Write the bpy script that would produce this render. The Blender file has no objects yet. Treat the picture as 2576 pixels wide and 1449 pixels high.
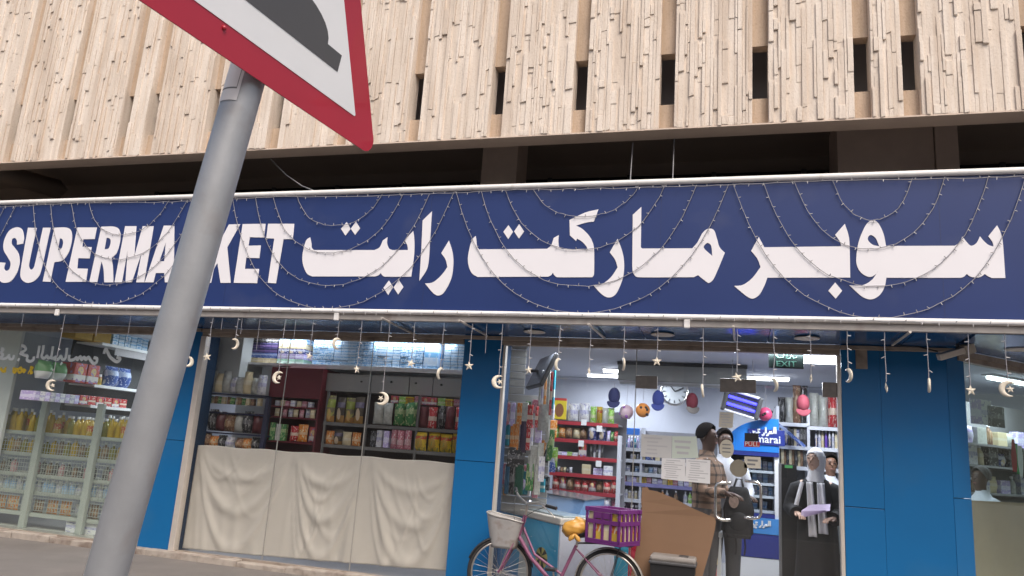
import bpy, bmesh, math, random
from mathutils import Vector, Matrix
random.seed(7)
R = math.radians
S = bpy.context.scene
COL = S.collection
# ------------------------------------------------------------------ camera
FPX, PW, PH = 1881.0, 2576.0, 1449.0
_z = Vector((612, -8724, 1881)).normalized()
_x = Vector((6482, 49, -1881)).normalized()
_x = (_x - _z * _x.dot(_z)).normalized()
_y = _z.cross(_x)
EYE = Vector((0, 0, 1.6))
cd = bpy.data.cameras.new('camera'); cam = bpy.data.objects.new('camera', cd); COL.objects.link(cam)
cd.sensor_width = 36.0; cd.lens = 36.0 * FPX / PW; cd.clip_end = 2000; cd.clip_start = 0.05
right = Vector((_x[0], _y[0], _z[0])); down = Vector((_x[1], _y[1], _z[1])); fwd = Vector((_x[2], _y[2], _z[2]))
m = Matrix((right, -down, -fwd)).transposed().to_4x4(); m.translation = EYE
cam.matrix_world = m
S.camera = cam
# ------------------------------------------------------------------ light
SUN_EL, SUN_AZ = 52, 147          # azimuth: compass-like angle the sun stands at, seen from above
w = bpy.data.worlds.new('World'); S.world = w; w.use_nodes = True
nt = w.node_tree; bg = nt.nodes['Background']
sky = nt.nodes.new('ShaderNodeTexSky'); sky.sky_type = 'NISHITA'; sky.sun_disc = False
sky.sun_elevation = R(SUN_EL); sky.sun_rotation = R(SUN_AZ); sky.air_density = 1.0; sky.dust_density = 6.0; sky.ozone_density = 0.6
nt.links.new(sky.outputs[0], bg.inputs[0]); bg.inputs[1].default_value = 0.12
sl = bpy.data.lights.new('sun', 'SUN'); so = bpy.data.objects.new('sun', sl); COL.objects.link(so)
sl.energy = 1.35; sl.angle = R(35); sl.color = (1.0, 0.95, 0.88)
_d = Vector((math.sin(R(SUN_AZ)) * math.cos(R(SUN_EL)), math.cos(R(SUN_AZ)) * math.cos(R(SUN_EL)), math.sin(R(SUN_EL))))
so.rotation_euler = (-_d).to_track_quat('-Z', 'Y').to_euler()
S.view_settings.view_transform = 'Standard'; S.view_settings.look = 'None'
S.view_settings.exposure = 0.5; S.view_settings.gamma = 1.0
S.render.engine = 'CYCLES'
# ------------------------------------------------------------------ pixel -> place
def ray(px, py):
    d = Vector((px - PW / 2, py - PH / 2, FPX)); return Vector((d.dot(_x), d.dot(_y), d.dot(_z)))
def V(px, py, Y):
    r = ray(px, py); return EYE + r * (Y / r[1])
def VX(px, py, X):
    r = ray(px, py); return EYE + r * (X / r[0])
def VZ(px, py, Z):
    r = ray(px, py); return EYE + r * ((Z - 1.6) / r[2])
SRC = 1 / 1.49068
# ------------------------------------------------------------------ materials
def mat(name, col, rough=0.6, metal=0.0, var=0.12, vscale=8.0, bump=0.0, bscale=60.0, spec=0.5, emit=None, trans=0.0, dirt=None, coat=0.0):
    M = bpy.data.materials.new(name); M.use_nodes = True; n = M.node_tree.nodes; l = M.node_tree.links
    b = n['Principled BSDF']; b.inputs['Roughness'].default_value = rough; b.inputs['Metallic'].default_value = metal
    b.inputs['Specular IOR Level'].default_value = spec; b.inputs['Coat Weight'].default_value = coat
    c = (*col, 1.0); b.inputs['Base Color'].default_value = c
    geo = None
    if var > 0 or bump > 0 or dirt:
        geo = n.new('ShaderNodeNewGeometry')
    if var > 0:
        t = n.new('ShaderNodeTexNoise'); t.inputs['Scale'].default_value = vscale; t.inputs['Detail'].default_value = 5
        l.new(geo.outputs['Position'], t.inputs['Vector'])
        mx = n.new('ShaderNodeMix'); mx.data_type = 'RGBA'
        mx.inputs[6].default_value = tuple(x * (1 - var) for x in col) + (1,)
        mx.inputs[7].default_value = tuple(min(1, x * (1 + var)) for x in col) + (1,)
        l.new(t.outputs['Fac'], mx.inputs[0]); out = mx.outputs[2]
        if dirt:
            t2 = n.new('ShaderNodeTexNoise'); t2.inputs['Scale'].default_value = dirt[1]; t2.inputs['Detail'].default_value = 6
            l.new(geo.outputs['Position'], t2.inputs['Vector'])
            rp = n.new('ShaderNodeMapRange'); rp.inputs[1].default_value = dirt[2]; rp.inputs[2].default_value = dirt[2] + 0.2
            rp.inputs[4].default_value = dirt[3]
            l.new(t2.outputs['Fac'], rp.inputs[0])
            m2 = n.new('ShaderNodeMix'); m2.data_type = 'RGBA'; m2.inputs[7].default_value = (*dirt[0], 1)
            l.new(rp.outputs[0], m2.inputs[0]); l.new(out, m2.inputs[6]); out = m2.outputs[2]
        l.new(out, b.inputs['Base Color'])
    if bump > 0:
        t = n.new('ShaderNodeTexNoise'); t.inputs['Scale'].default_value = bscale; t.inputs['Detail'].default_value = 6
        l.new(geo.outputs['Position'], t.inputs['Vector'])
        bp = n.new('ShaderNodeBump'); bp.inputs['Strength'].default_value = bump; bp.inputs['Distance'].default_value = 0.01
        l.new(t.outputs['Fac'], bp.inputs['Height']); l.new(bp.outputs[0], b.inputs['Normal'])
    if emit:
        b.inputs['Emission Color'].default_value = (*emit[0], 1); b.inputs['Emission Strength'].default_value = emit[1]
    if trans: b.inputs['Transmission Weight'].default_value = trans
    return M
def concrete(name, c1, c2, streak):
    """cast ribbed concrete: tone changes from rib to rib, rain streaks, fine pits"""
    M = bpy.data.materials.new(name); M.use_nodes = True; n = M.node_tree.nodes; l = M.node_tree.links
    b = n['Principled BSDF']; b.inputs['Roughness'].default_value = 0.92; b.inputs['Specular IOR Level'].default_value = 0.15
    g = n.new('ShaderNodeNewGeometry')
    def noise(sc, detail, scale):
        mp = n.new('ShaderNodeMapping'); mp.inputs['Scale'].default_value = sc; l.new(g.outputs['Position'], mp.inputs[0])
        t = n.new('ShaderNodeTexNoise'); t.inputs['Scale'].default_value = scale; t.inputs['Detail'].default_value = detail; l.new(mp.outputs[0], t.inputs['Vector']); return t.outputs['Fac']
    def rng(f, a, c, lo, hi):
        r_ = n.new('ShaderNodeMapRange'); r_.inputs[1].default_value = a; r_.inputs[2].default_value = c; r_.inputs[3].default_value = lo; r_.inputs[4].default_value = hi; l.new(f, r_.inputs[0]); return r_.outputs[0]
    def mix(f, a, c):
        m_ = n.new('ShaderNodeMix'); m_.data_type = 'RGBA'; l.new(f, m_.inputs[0])
        for i, v in ((6, a), (7, c)):
            if isinstance(v, tuple): m_.inputs[i].default_value = (*v, 1)
            else: l.new(v, m_.inputs[i])
        return m_.outputs[2]
    col = mix(rng(noise((14, 14, 1.2), 3, 1.0), .35, .65, 0, 1), c2, c1)
    col = mix(rng(noise((5, 5, 0.35), 5, 1.0), .52, .72, 0, .5), col, streak)
    col = mix(rng(noise((1, 1, 1), 6, 45.0), .52, .75, 0, .38), col, streak)
    l.new(col, b.inputs['Base Color'])
    bp = n.new('ShaderNodeBump'); bp.inputs['Strength'].default_value = 0.55; bp.inputs['Distance'].default_value = 0.008
    l.new(noise((1, 1, 0.45), 7, 85.0), bp.inputs['Height']); l.new(bp.outputs[0], b.inputs['Normal']); return M
def glass(name, tint=(0.975, 0.975, 0.97), refl=1.0, rough=0.0, dust_haze=0.0):
    M = bpy.data.materials.new(name); M.use_nodes = True; n = M.node_tree.nodes; l = M.node_tree.links
    n.remove(n['Principled BSDF']); o = n['Material Output']
    tr = n.new('ShaderNodeBsdfTransparent'); tr.inputs[0].default_value = (*tint, 1)
    gl = n.new('ShaderNodeBsdfGlossy'); gl.inputs['Roughness'].default_value = rough; gl.inputs[0].default_value = (refl, refl, refl, 1)
    lw = n.new('ShaderNodeLayerWeight'); lw.inputs[0].default_value = 0.5        # Schlick reflectance of a thin pane
    pw = n.new('ShaderNodeMath'); pw.operation = 'POWER'; pw.inputs[1].default_value = 5; l.new(lw.outputs['Facing'], pw.inputs[0])
    fr = n.new('ShaderNodeMath'); fr.operation = 'MULTIPLY_ADD'; fr.inputs[1].default_value = 0.95; fr.inputs[2].default_value = 0.03; l.new(pw.outputs[0], fr.inputs[0])
    mx = n.new('ShaderNodeMixShader'); l.new(fr.outputs[0], mx.inputs[0]); l.new(tr.outputs[0], mx.inputs[1]); l.new(gl.outputs[0], mx.inputs[2])
    out = mx.outputs[0]
    if dust_haze > 0:  # dust film that also paints a milky haze over what stands behind
        df = n.new('ShaderNodeBsdfDiffuse'); df.inputs[0].default_value = (0.55, 0.56, 0.53, 1)
        t = n.new('ShaderNodeTexNoise'); t.inputs['Scale'].default_value = 2.5; t.inputs['Detail'].default_value = 6
        g = n.new('ShaderNodeNewGeometry'); l.new(g.outputs['Position'], t.inputs['Vector'])
        rp = n.new('ShaderNodeMapRange'); rp.inputs[1].default_value = 0.35; rp.inputs[2].default_value = 0.75; rp.inputs[3].default_value = dust_haze * 0.4; rp.inputs[4].default_value = dust_haze
        l.new(t.outputs['Fac'], rp.inputs[0])
        m2 = n.new('ShaderNodeMixShader'); l.new(rp.outputs[0], m2.inputs[0]); l.new(out, m2.inputs[1]); l.new(df.outputs[0], m2.inputs[2]); out = m2.outputs[0]
    l.new(out, o.inputs['Surface'])
    return M
def printed(name, base, bands=(), blob=None, rough=0.4, seed=0.0, speck=None):
    """package print: horizontal bands (z0, z1, colour), a round blob (x, z, r, colour), random speckled lettering"""
    M = bpy.data.materials.new(name); M.use_nodes = True; n = M.node_tree.nodes; l = M.node_tree.links
    b = n['Principled BSDF']; b.inputs['Roughness'].default_value = rough
    tc = n.new('ShaderNodeTexCoord'); sp = n.new('ShaderNodeSeparateXYZ'); l.new(tc.outputs['Generated'], sp.inputs[0])
    oi = n.new('ShaderNodeObjectInfo')
    hs = n.new('ShaderNodeHueSaturation')
    cur = n.new('ShaderNodeRGB'); cur.outputs[0].default_value = (*base, 1); cur = cur.outputs[0]
    def over(fac, col):
        nonlocal cur
        mx = n.new('ShaderNodeMix'); mx.data_type = 'RGBA'; l.new(fac, mx.inputs[0]); l.new(cur, mx.inputs[6]); mx.inputs[7].default_value = (*col, 1); cur = mx.outputs[2]
    def math_(op, a, bb):
        k = n.new('ShaderNodeMath'); k.operation = op
        for i, v in enumerate((a, bb)):
            if isinstance(v, (int, float)): k.inputs[i].default_value = v
            else: l.new(v, k.inputs[i])
        return k.outputs[0]
    for z0, z1, c in bands:
        over(math_('MULTIPLY', math_('GREATER_THAN', sp.outputs[2], z0), math_('LESS_THAN', sp.outputs[2], z1)), c)
    if blob:
        dx = math_('SUBTRACT', sp.outputs[0], blob[0]); dz = math_('SUBTRACT', sp.outputs[2], blob[1])
        d = math_('ADD', math_('MULTIPLY', dx, dx), math_('MULTIPLY', dz, dz))
        over(math_('LESS_THAN', d, blob[2] ** 2), blob[3])
    if speck:
        t = n.new('ShaderNodeTexNoise'); t.inputs['Scale'].default_value = speck[1]; t.inputs['Detail'].default_value = 2
        ad = n.new('ShaderNodeVectorMath'); ad.operation = 'ADD'; l.new(tc.outputs['Generated'], ad.inputs[0]); ad.inputs[1].default_value = (seed, seed * 2, seed)
        l.new(ad.outputs[0], t.inputs['Vector'])
        over(math_('GREATER_THAN', t.outputs['Fac'], 0.58), speck[0])
    l.new(oi.outputs['Random'], math_('MULTIPLY', oi.outputs['Random'], 0.3).node.inputs[0])
    v = math_('ADD', math_('MULTIPLY', oi.outputs['Random'], 0.35), 0.82)
    l.new(v, hs.inputs['Value']); l.new(cur, hs.inputs['Color']); l.new(hs.outputs[0], b.inputs['Base Color'])
    return M
# ------------------------------------------------------------------ mesh helpers
class MB:
    def __init__(self): self.v = []; self.f = []; self.mi = []; self.sm = []
    def add(self, vs, fs, mi=0, smooth=False):
        o = len(self.v); self.v += [tuple(x) for x in vs]
        for f in fs: self.f.append(tuple(o + i for i in f)); self.mi.append(mi); self.sm.append(smooth)
        return self
    def box(self, x0, y0, z0, x1, y1, z1, mi=0):
        vs = [(x, y, z) for x in (x0, x1) for y in (y0, y1) for z in (z0, z1)]
        return self.add(vs, [(0, 1, 3, 2), (4, 6, 7, 5), (0, 4, 5, 1), (2, 3, 7, 6), (0, 2, 6, 4), (1, 5, 7, 3)], mi)
    def bbox(self, x0, y0, z0, x1, y1, z1, b=0.01, mi=0):
        """box with chamfered edges"""
        bm = bmesh.new(); bmesh.ops.create_cube(bm, size=1)
        for v in bm.verts: v.co = ((x0 + x1) / 2 + v.co.x * (x1 - x0), (y0 + y1) / 2 + v.co.y * (y1 - y0), (z0 + z1) / 2 + v.co.z * (z1 - z0))
        bmesh.ops.bevel(bm, geom=bm.edges[:], offset=b, segments=2, affect='EDGES', profile=0.5)
        bm.verts.index_update()
        self.add([v.co[:] for v in bm.verts], [[v.index for v in f.verts] for f in bm.faces], mi); bm.free(); return self
    def tube(self, pts, r, n=8, mi=0, caps=True):
        pts = [Vector(p) for p in pts]; k = len(pts)
        rs = r if isinstance(r, (list, tuple)) else [r] * k
        vs = []; up = None
        for i, p in enumerate(pts):
            t = (pts[min(i + 1, k - 1)] - pts[max(i - 1, 0)]).normalized()
            if up is None:
                up = Vector((0, 0, 1)) if abs(t.z) < 0.9 else Vector((1, 0, 0))
            a = t.cross(up)
            if a.length < 1e-5: a = t.cross(Vector((0, 1, 0)))
            a.normalize(); bb = a.cross(t).normalized(); up = bb
            for j in range(n):
                an = 2 * math.pi * j / n; vs.append(p + (a * math.cos(an) + bb * math.sin(an)) * rs[i])
        fs = [(i * n + j, i * n + (j + 1) % n, (i + 1) * n + (j + 1) % n, (i + 1) * n + j) for i in range(k - 1) for j in range(n)]
        self.add(vs, fs, mi, True)
        if caps: self.add(vs[:n], [tuple(range(n - 1, -1, -1))], mi); self.add(vs[-n:], [tuple(range(n))], mi)
        return self
    def lathe(self, prof, n=12, c=(0, 0, 0), mi=0, sx=1, sy=1):
        vs = [(c[0] + r * sx * math.cos(2 * math.pi * j / n), c[1] + r * sy * math.sin(2 * math.pi * j / n), c[2] + z) for r, z in prof for j in range(n)]
        k = len(prof)
        fs = [(i * n + j, i * n + (j + 1) % n, (i + 1) * n + (j + 1) % n, (i + 1) * n + j) for i in range(k - 1) for j in range(n)]
        self.add(vs, fs, mi, True)
        self.add(vs[:n], [tuple(range(n - 1, -1, -1))], mi); self.add(vs[-n:], [tuple(range(n))], mi)
        return self
    def ring(self, c, axis, R_, r, n=40, m=8, mi=0, sq=1.0):
        c = Vector(c); ax = Vector(axis).normalized(); a = ax.cross(Vector((0, 0, 1)))
        if a.length < 1e-4: a = Vector((1, 0, 0))
        a.normalize(); b = ax.cross(a)
        vs = []
        for i in range(n):
            t = 2 * math.pi * i / n; d = a * math.cos(t) + b * math.sin(t)
            for j in range(m):
                s = 2 * math.pi * j / m; vs.append(c + d * (R_ + r * math.cos(s)) + ax * r * sq * math.sin(s))
        fs = [(i * m + j, i * m + (j + 1) % m, ((i + 1) % n) * m + (j + 1) % m, ((i + 1) % n) * m + j) for i in range(n) for j in range(m)]
        return self.add(vs, fs, mi, True)
    def prism(self, pts, y0, y1, mi=0):
        """polygon in x,z extruded along y"""
        n = len(pts); vs = [(x, y0, z) for x, z in pts] + [(x, y1, z) for x, z in pts]
        fs = [tuple(range(n)), tuple(range(2 * n - 1, n - 1, -1))] + [(i, i + n, (i + 1) % n + n, (i + 1) % n) for i in range(n)]
        return self.add(vs, fs, mi)
    def ball(self, c, r, n=12, k=8, mi=0, s=(1, 1, 1)):
        vs = [(c[0], c[1], c[2] - r * s[2])]
        for i in range(1, k):
            ph = -math.pi / 2 + math.pi * i / k
            for j in range(n):
                t = 2 * math.pi * j / n; vs.append((c[0] + r * s[0] * math.cos(ph) * math.cos(t), c[1] + r * s[1] * math.cos(ph) * math.sin(t), c[2] + r * s[2] * math.sin(ph)))
        vs.append((c[0], c[1], c[2] + r * s[2])); L = len(vs) - 1
        fs = [(0, 1 + (j + 1) % n, 1 + j) for j in range(n)]
        fs += [(1 + i * n + j, 1 + i * n + (j + 1) % n, 1 + (i + 1) * n + (j + 1) % n, 1 + (i + 1) * n + j) for i in range(k - 2) for j in range(n)]
        fs += [(L, 1 + (k - 2) * n + j, 1 + (k - 2) * n + (j + 1) % n) for j in range(n)]
        return self.add(vs, fs, mi, True)
    def grid(self, fn, nu, nv, mi=0, closed_u=False):
        vs = [fn(i / nu, j / nv) for j in range(nv + 1) for i in range(nu + 1)]
        fs = [(j * (nu + 1) + i, j * (nu + 1) + i + 1, (j + 1) * (nu + 1) + i + 1, (j + 1) * (nu + 1) + i) for j in range(nv) for i in range(nu)]
        return self.add(vs, fs, mi, True)
    def mesh(self, name, mats):
        me = bpy.data.meshes.new(name); me.from_pydata(self.v, [], self.f)
        for m_ in (mats if isinstance(mats, (list, tuple)) else [mats]): me.materials.append(m_)
        me.polygons.foreach_set('material_index', self.mi); me.polygons.foreach_set('use_smooth', self.sm)
        bm = bmesh.new(); bm.from_mesh(me); bmesh.ops.recalc_face_normals(bm, faces=bm.faces[:]); bm.to_mesh(me); bm.free()
        me.update(); return me
    def build(self, name, mats, parent=None, **kw):
        return link(name, self.mesh(name, mats), parent, **kw)
def link(name, me, parent=None, loc=None, rot=None, scale=None):
    o = bpy.data.objects.new(name, me); COL.objects.link(o)
    if parent: o.parent = parent
    if loc is not None: o.location = loc
    if rot is not None: o.rotation_euler = rot
    if scale is not None: o.scale = scale
    return o
def tag(o, label=None, cat=None, group=None, kind=None):
    if label: o['label'] = label
    if cat: o['category'] = cat
    if group: o['group'] = group
    if kind: o['kind'] = kind
    return o
def thing(name, label, cat, loc=(0, 0, 0), rz=0, group=None):
    o = bpy.data.objects.new(name, None); COL.objects.link(o); o.empty_display_size = 0.1
    o.location = loc; o.rotation_euler = (0, 0, rz)
    return tag(o, label, cat, group)
def att(o, t):
    """make o (built in world coordinates) a part of t; a thing's Empty stands at its base, a part at the world origin"""
    o.parent = t
    if t.type == 'EMPTY': o.matrix_parent_inverse = (Matrix.Translation(t.location) @ t.rotation_euler.to_matrix().to_4x4()).inverted()
    return o
def struct(name, mb, m_): return tag(mb.build(name, m_), kind='structure')
def copy_tree(o, parent=None):
    c = o.copy(); COL.objects.link(c); c.parent = parent
    for ch in o.children: copy_tree(ch, c)
    return c
def curve_shape(name, loops, depth, m_, parent=None, to3d=None, fix_y=None):
    """filled outlines (2-D loops, holes allowed), extruded; to3d maps (a, b, h) -> world"""
    cu = bpy.data.curves.new(name, 'CURVE'); cu.dimensions = '2D'; cu.fill_mode = 'BOTH'; cu.extrude = depth / 2
    for lp in loops:
        sp = cu.splines.new('POLY'); sp.points.add(len(lp) - 1); sp.use_cyclic_u = True
        for p, q in zip(sp.points, lp): p.co = (q[0], q[1], 0, 1)
    tmp = bpy.data.objects.new('t', cu); me = bpy.data.meshes.new_from_object(tmp)
    bpy.data.objects.remove(tmp); bpy.data.curves.remove(cu)
    if to3d:
        for v in me.vertices: v.co = to3d(v.co.x, v.co.y, v.co.z)
    me.materials.clear(); me.materials.append(m_); me.name = name
    bm = bmesh.new(); bm.from_mesh(me); bmesh.ops.remove_doubles(bm, verts=bm.verts[:], dist=1e-5)
    bmesh.ops.recalc_face_normals(bm, faces=bm.faces[:]); bm.to_mesh(me); bm.free()
    return link(name, me, parent)
def text_shape(name, s, size, depth, m_, parent=None, to3d=None, shear=0.0, bold=0.0, align='CENTER'):
    cu = bpy.data.curves.new(name, 'FONT'); cu.body = s; cu.size = size; cu.extrude = depth / 2; cu.align_x = align; cu.align_y = 'CENTER'; cu.shear = shear; cu.offset = bold; cu.resolution_u = 2
    tmp = bpy.data.objects.new('t', cu); me = bpy.data.meshes.new_from_object(tmp)
    bpy.data.objects.remove(tmp); bpy.data.curves.remove(cu)
    if to3d:
        for v in me.vertices: v.co = to3d(v.co.x, v.co.y, v.co.z)
    me.materials.clear(); me.materials.append(m_); me.name = name
    return link(name, me, parent)
def smooth_loop(pts, n=6):
    """points (x, y) are corners, (x, y, 1) are smooth"""
    out = []; k = len(pts)
    def tan(i):
        if len(pts[i]) < 3: return None
        return ((pts[(i + 1) % k][0] - pts[i - 1][0]) / 2, (pts[(i + 1) % k][1] - pts[i - 1][1]) / 2)
    for i in range(k):
        a, b = pts[i], pts[(i + 1) % k]; ta, tb = tan(i), tan((i + 1) % k); ch = (b[0] - a[0], b[1] - a[1])
        if ta is None and tb is None: out.append((a[0], a[1])); continue
        cl = math.hypot(*ch)
        def lim(t):
            if t is None: return ch
            L = math.hypot(*t)
            return t if L <= 1.3 * cl or L == 0 else (t[0] / L * 1.3 * cl, t[1] / L * 1.3 * cl)
        ta, tb = lim(ta), lim(tb)
        for j in range(n):
            t = j / n; h0 = 2 * t ** 3 - 3 * t ** 2 + 1; h1 = t ** 3 - 2 * t ** 2 + t; h2 = -2 * t ** 3 + 3 * t ** 2; h3 = t ** 3 - t ** 2
            out.append(tuple(h0 * a[q] + h1 * ta[q] + h2 * b[q] + h3 * tb[q] for q in (0, 1)))
    return out
# ================================================================== materials of the setting
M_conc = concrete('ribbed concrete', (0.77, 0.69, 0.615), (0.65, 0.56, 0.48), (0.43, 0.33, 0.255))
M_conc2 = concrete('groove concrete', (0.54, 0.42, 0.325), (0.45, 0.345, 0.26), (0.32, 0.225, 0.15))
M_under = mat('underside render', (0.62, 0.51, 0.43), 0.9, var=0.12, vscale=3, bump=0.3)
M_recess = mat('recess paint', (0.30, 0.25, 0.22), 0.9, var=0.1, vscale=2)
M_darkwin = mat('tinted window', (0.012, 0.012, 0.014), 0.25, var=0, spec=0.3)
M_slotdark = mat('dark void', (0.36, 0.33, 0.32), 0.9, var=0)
M_blue = mat('blue cladding', (0.004, 0.118, 0.315), 0.4, var=0.14, vscale=1.2, spec=0.4, bump=0.03, bscale=2.2, dirt=((0.03, 0.13, 0.27), 1.7, 0.52, 0.35))
M_bluejoint = mat('cladding joint', (0.004, 0.03, 0.08), 0.8, var=0)
M_soffit = mat('glossy soffit panel', (0.02, 0.085, 0.22), 0.2, var=0.25, vscale=1.3, spec=0.6, bump=0.05, bscale=2.5)
M_alu = mat('weathered aluminium', (0.33, 0.275, 0.23), 0.5, metal=0.25, var=0.2, vscale=14, dirt=((0.12, 0.09, 0.07), 6, 0.52, 0.6))
M_alu2 = mat('pale aluminium', (0.56, 0.51, 0.46), 0.45, metal=0.3, var=0.12, vscale=10)
M_signblue = mat('sign blue vinyl', (0.018, 0.036, 0.138), 0.32, var=0.12, vscale=1.5, spec=0.4, bump=0.12, bscale=1.3, dirt=((0.10, 0.11, 0.17), 1.6, 0.58, 0.25))
M_signwhite = mat('sign white vinyl', (0.76, 0.75, 0.79), 0.4, var=0.04, vscale=3, spec=0.3)
M_frame = mat('white sign tube', (0.78, 0.77, 0.76), 0.4, var=0.1, vscale=12, dirt=((0.35, 0.30, 0.26), 9, 0.62, 0.5))
M_lip = mat('sign lip', (0.36, 0.335, 0.32), 0.7, var=0.25, vscale=6, dirt=((0.16, 0.11, 0.09), 5, 0.58, 0.7))
M_wire = mat('cream light wire', (0.27, 0.265, 0.29), 0.5, var=0.1)
M_bulb = mat('clear bulb', (0.42, 0.41, 0.42), 0.2, var=0)
M_orn = mat('cream plastic ornament', (0.66, 0.60, 0.50), 0.4, var=0.12, vscale=40)
M_glass = glass('window glass', dust_haze=0.011)
M_glass_l = glass('dusty window glass', tint=(0.94, 0.97, 0.95), dust_haze=0.06)
M_glass_r = glass('green window glass', tint=(0.85, 0.92, 0.90), dust_haze=0.05)
M_pave = mat('asphalt', (0.165, 0.15, 0.14), 0.95, var=0.22, vscale=2.5, bump=0.6, bscale=120, dirt=((0.24, 0.21, 0.19), 1.5, 0.55, 0.5))
M_plinth = mat('plinth mortar', (0.36, 0.315, 0.275), 0.9, var=0.3, vscale=11, bump=0.8, bscale=25, dirt=((0.13, 0.09, 0.07), 5, 0.5, 0.8))
M_black = mat('black plastic', (0.015, 0.015, 0.017), 0.45, var=0)
M_dgrey = mat('dark grey', (0.06, 0.06, 0.065), 0.5, var=0.1)
M_grey = mat('mid grey', (0.24, 0.24, 0.25), 0.5, var=0.1)
M_white = mat('white paint', (0.74, 0.74, 0.76), 0.5, var=0.05)
M_steel = mat('polished steel', (0.72, 0.70, 0.67), 0.18, metal=1.0, var=0.05)
M_iwall = mat('shop wall paint', (0.42, 0.44, 0.51), 0.8, var=0.06, vscale=2)
M_iceil = mat('shop ceiling tile', (0.50, 0.52, 0.60), 0.85, var=0.04, vscale=3)
M_ifloor = mat('shop floor tile', (0.46, 0.44, 0.42), 0.25, var=0.1, vscale=3)
# ================================================================== ground
GZ = 0.07
struct('pavement', MB().box(-60, -2.2, -0.4, 60, 40, GZ), M_pave)
mb = MB(); mb.box(-400, -400, -0.5, 400, -2.36, -0.06); struct('road', mb, mat('road asphalt', (0.07, 0.068, 0.066), 0.9, var=0.2, vscale=1.5, bump=0.4))
struct('kerb', MB().box(-60, -2.36, -0.4, 60, -2.2, GZ + 0.01), mat('kerb stone', (0.4, 0.38, 0.36), 0.9, var=0.15, bump=0.4))
# the far side of the street: it only shows as a reflection in the shop glass
OB = thing('street_building', 'pale building with rows of windows across the street', 'building', (0, -20, -0.06))
mb = MB(); mb.box(-40, -26, -0.06, 40, -20, 8.5); att(mb.build('wall', mat('far wall', (0.30, 0.255, 0.21), 0.9, var=0.15, vscale=0.5)), OB)
for i in range(26):
    for j in range(2):
        x = -38 + i * 3; f_ = att(MB().box(x, -19.99, 1.2 + j * 3.6, x + 1.5, -19.9, 3.0 + j * 3.6).build('window', M_darkwin if (i + j) % 3 else M_grey), OB)
# ================================================================== upper building
B = thing('concrete_building', 'beige concrete building with ribbed vertical panels overhanging the shop', 'building', (0, 7.3, 0))
def bpart(name, mb, m_, par=B):
    return att(mb.build(name, m_), par)
FY, BZ, TZ = 7.30, 4.95, 7.9            # face plane, bottom, top of the built facade
grooves = [-10.4, -9.5, -8.56, -7.62, -7.2, -6.28, -5.34, -4.42, -3.5, -2.51, -1.57, -0.64, 0.29, 1.24, 1.67, 2.69, 3.62, 4.55, 5.48, 6.41, 7.3]
GW = 0.155
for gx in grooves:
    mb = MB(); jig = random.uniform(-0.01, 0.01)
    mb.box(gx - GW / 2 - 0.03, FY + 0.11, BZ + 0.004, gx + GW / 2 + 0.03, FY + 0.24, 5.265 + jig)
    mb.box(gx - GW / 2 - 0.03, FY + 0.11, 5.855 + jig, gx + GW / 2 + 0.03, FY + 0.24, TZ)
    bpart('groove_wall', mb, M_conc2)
strip_meshes = []
for k in range(8):
    bm = bmesh.new(); bmesh.ops.create_cube(bm, size=1)
    for v in bm.verts:
        v.co.x += random.uniform(-0.05, 0.05); v.co.z += random.uniform(-0.012, 0.012)
    bmesh.ops.bevel(bm, geom=[e for e in bm.edges if all(v.co.y < 0 for v in e.verts)], offset=0.05, segments=1, affect='EDGES')
    me = bpy.data.meshes.new('strip'); bm.to_mesh(me); bm.free(); me.materials.append(M_conc); strip_meshes.append(me)
edges = grooves[:]
nstrip = 0
order = sorted(range(len(edges) - 1), key=lambda i: (edges[i] > 2.6, -edges[i]))   # nearest panels (right side) first
stuffmb = MB()
for i in order:
    x0, x1 = edges[i] + GW / 2, edges[i + 1] - GW / 2
    rnd = random.Random(100 + i)
    pan = bpart('panel', MB().box(x0, FY + 0.035, BZ, x1, FY + 0.24, TZ), M_conc)
    x = x0 + 0.002; cx_left = x0 < -2.6
    while x < x1 - 0.012:
        wd = rnd.choice([0.026, 0.034, 0.042, 0.05, 0.062]);
        if x1 - x - wd < 0.025: wd = x1 - x - 0.001
        z = BZ + rnd.uniform(0.0, 0.012); last = -1
        while z < TZ - 0.05:
            L = rnd.choice([0.10, 0.2, 0.3, 0.4, 0.5, 0.6, 0.8, 1.0, 1.2] if cx_left else [0.08, 0.14, 0.2, 0.3, 0.4, 0.5, 0.65, 0.9]) * rnd.uniform(0.75, 1.3)
            L = min(L, TZ - z)
            pr = rnd.choice([0.004, 0.010, 0.016, 0.023, 0.031])
            while abs(pr - last) < 0.003: pr = rnd.choice([0.004, 0.010, 0.016, 0.023, 0.031])
            last = pr
            cx, cy, cz = x + wd / 2, FY + 0.04 - pr / 2 + 0.005, z + L / 2
            sc = (wd - 0.003, pr + 0.01, L - 0.002)
            top_vis = 6.35 + max(0, (2.0 - cx)) * 0.12
            if nstrip < 300 and z < top_vis and cx < 2.7:
                o = att(link('strip', strip_meshes[rnd.randrange(8)]), pan)
                o.location = (cx, cy, cz); o.scale = sc; nstrip += 1
            else:
                me = strip_meshes[rnd.randrange(8)]
                stuffmb.add([(cx + v.co.x * sc[0], cy + v.co.y * sc[1], cz + v.co.z * sc[2]) for v in me.vertices], [p.vertices[:] for p in me.polygons])
            z += L
        x += wd
st = bpart('strips', stuffmb, M_conc); st['kind'] = 'stuff'
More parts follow.
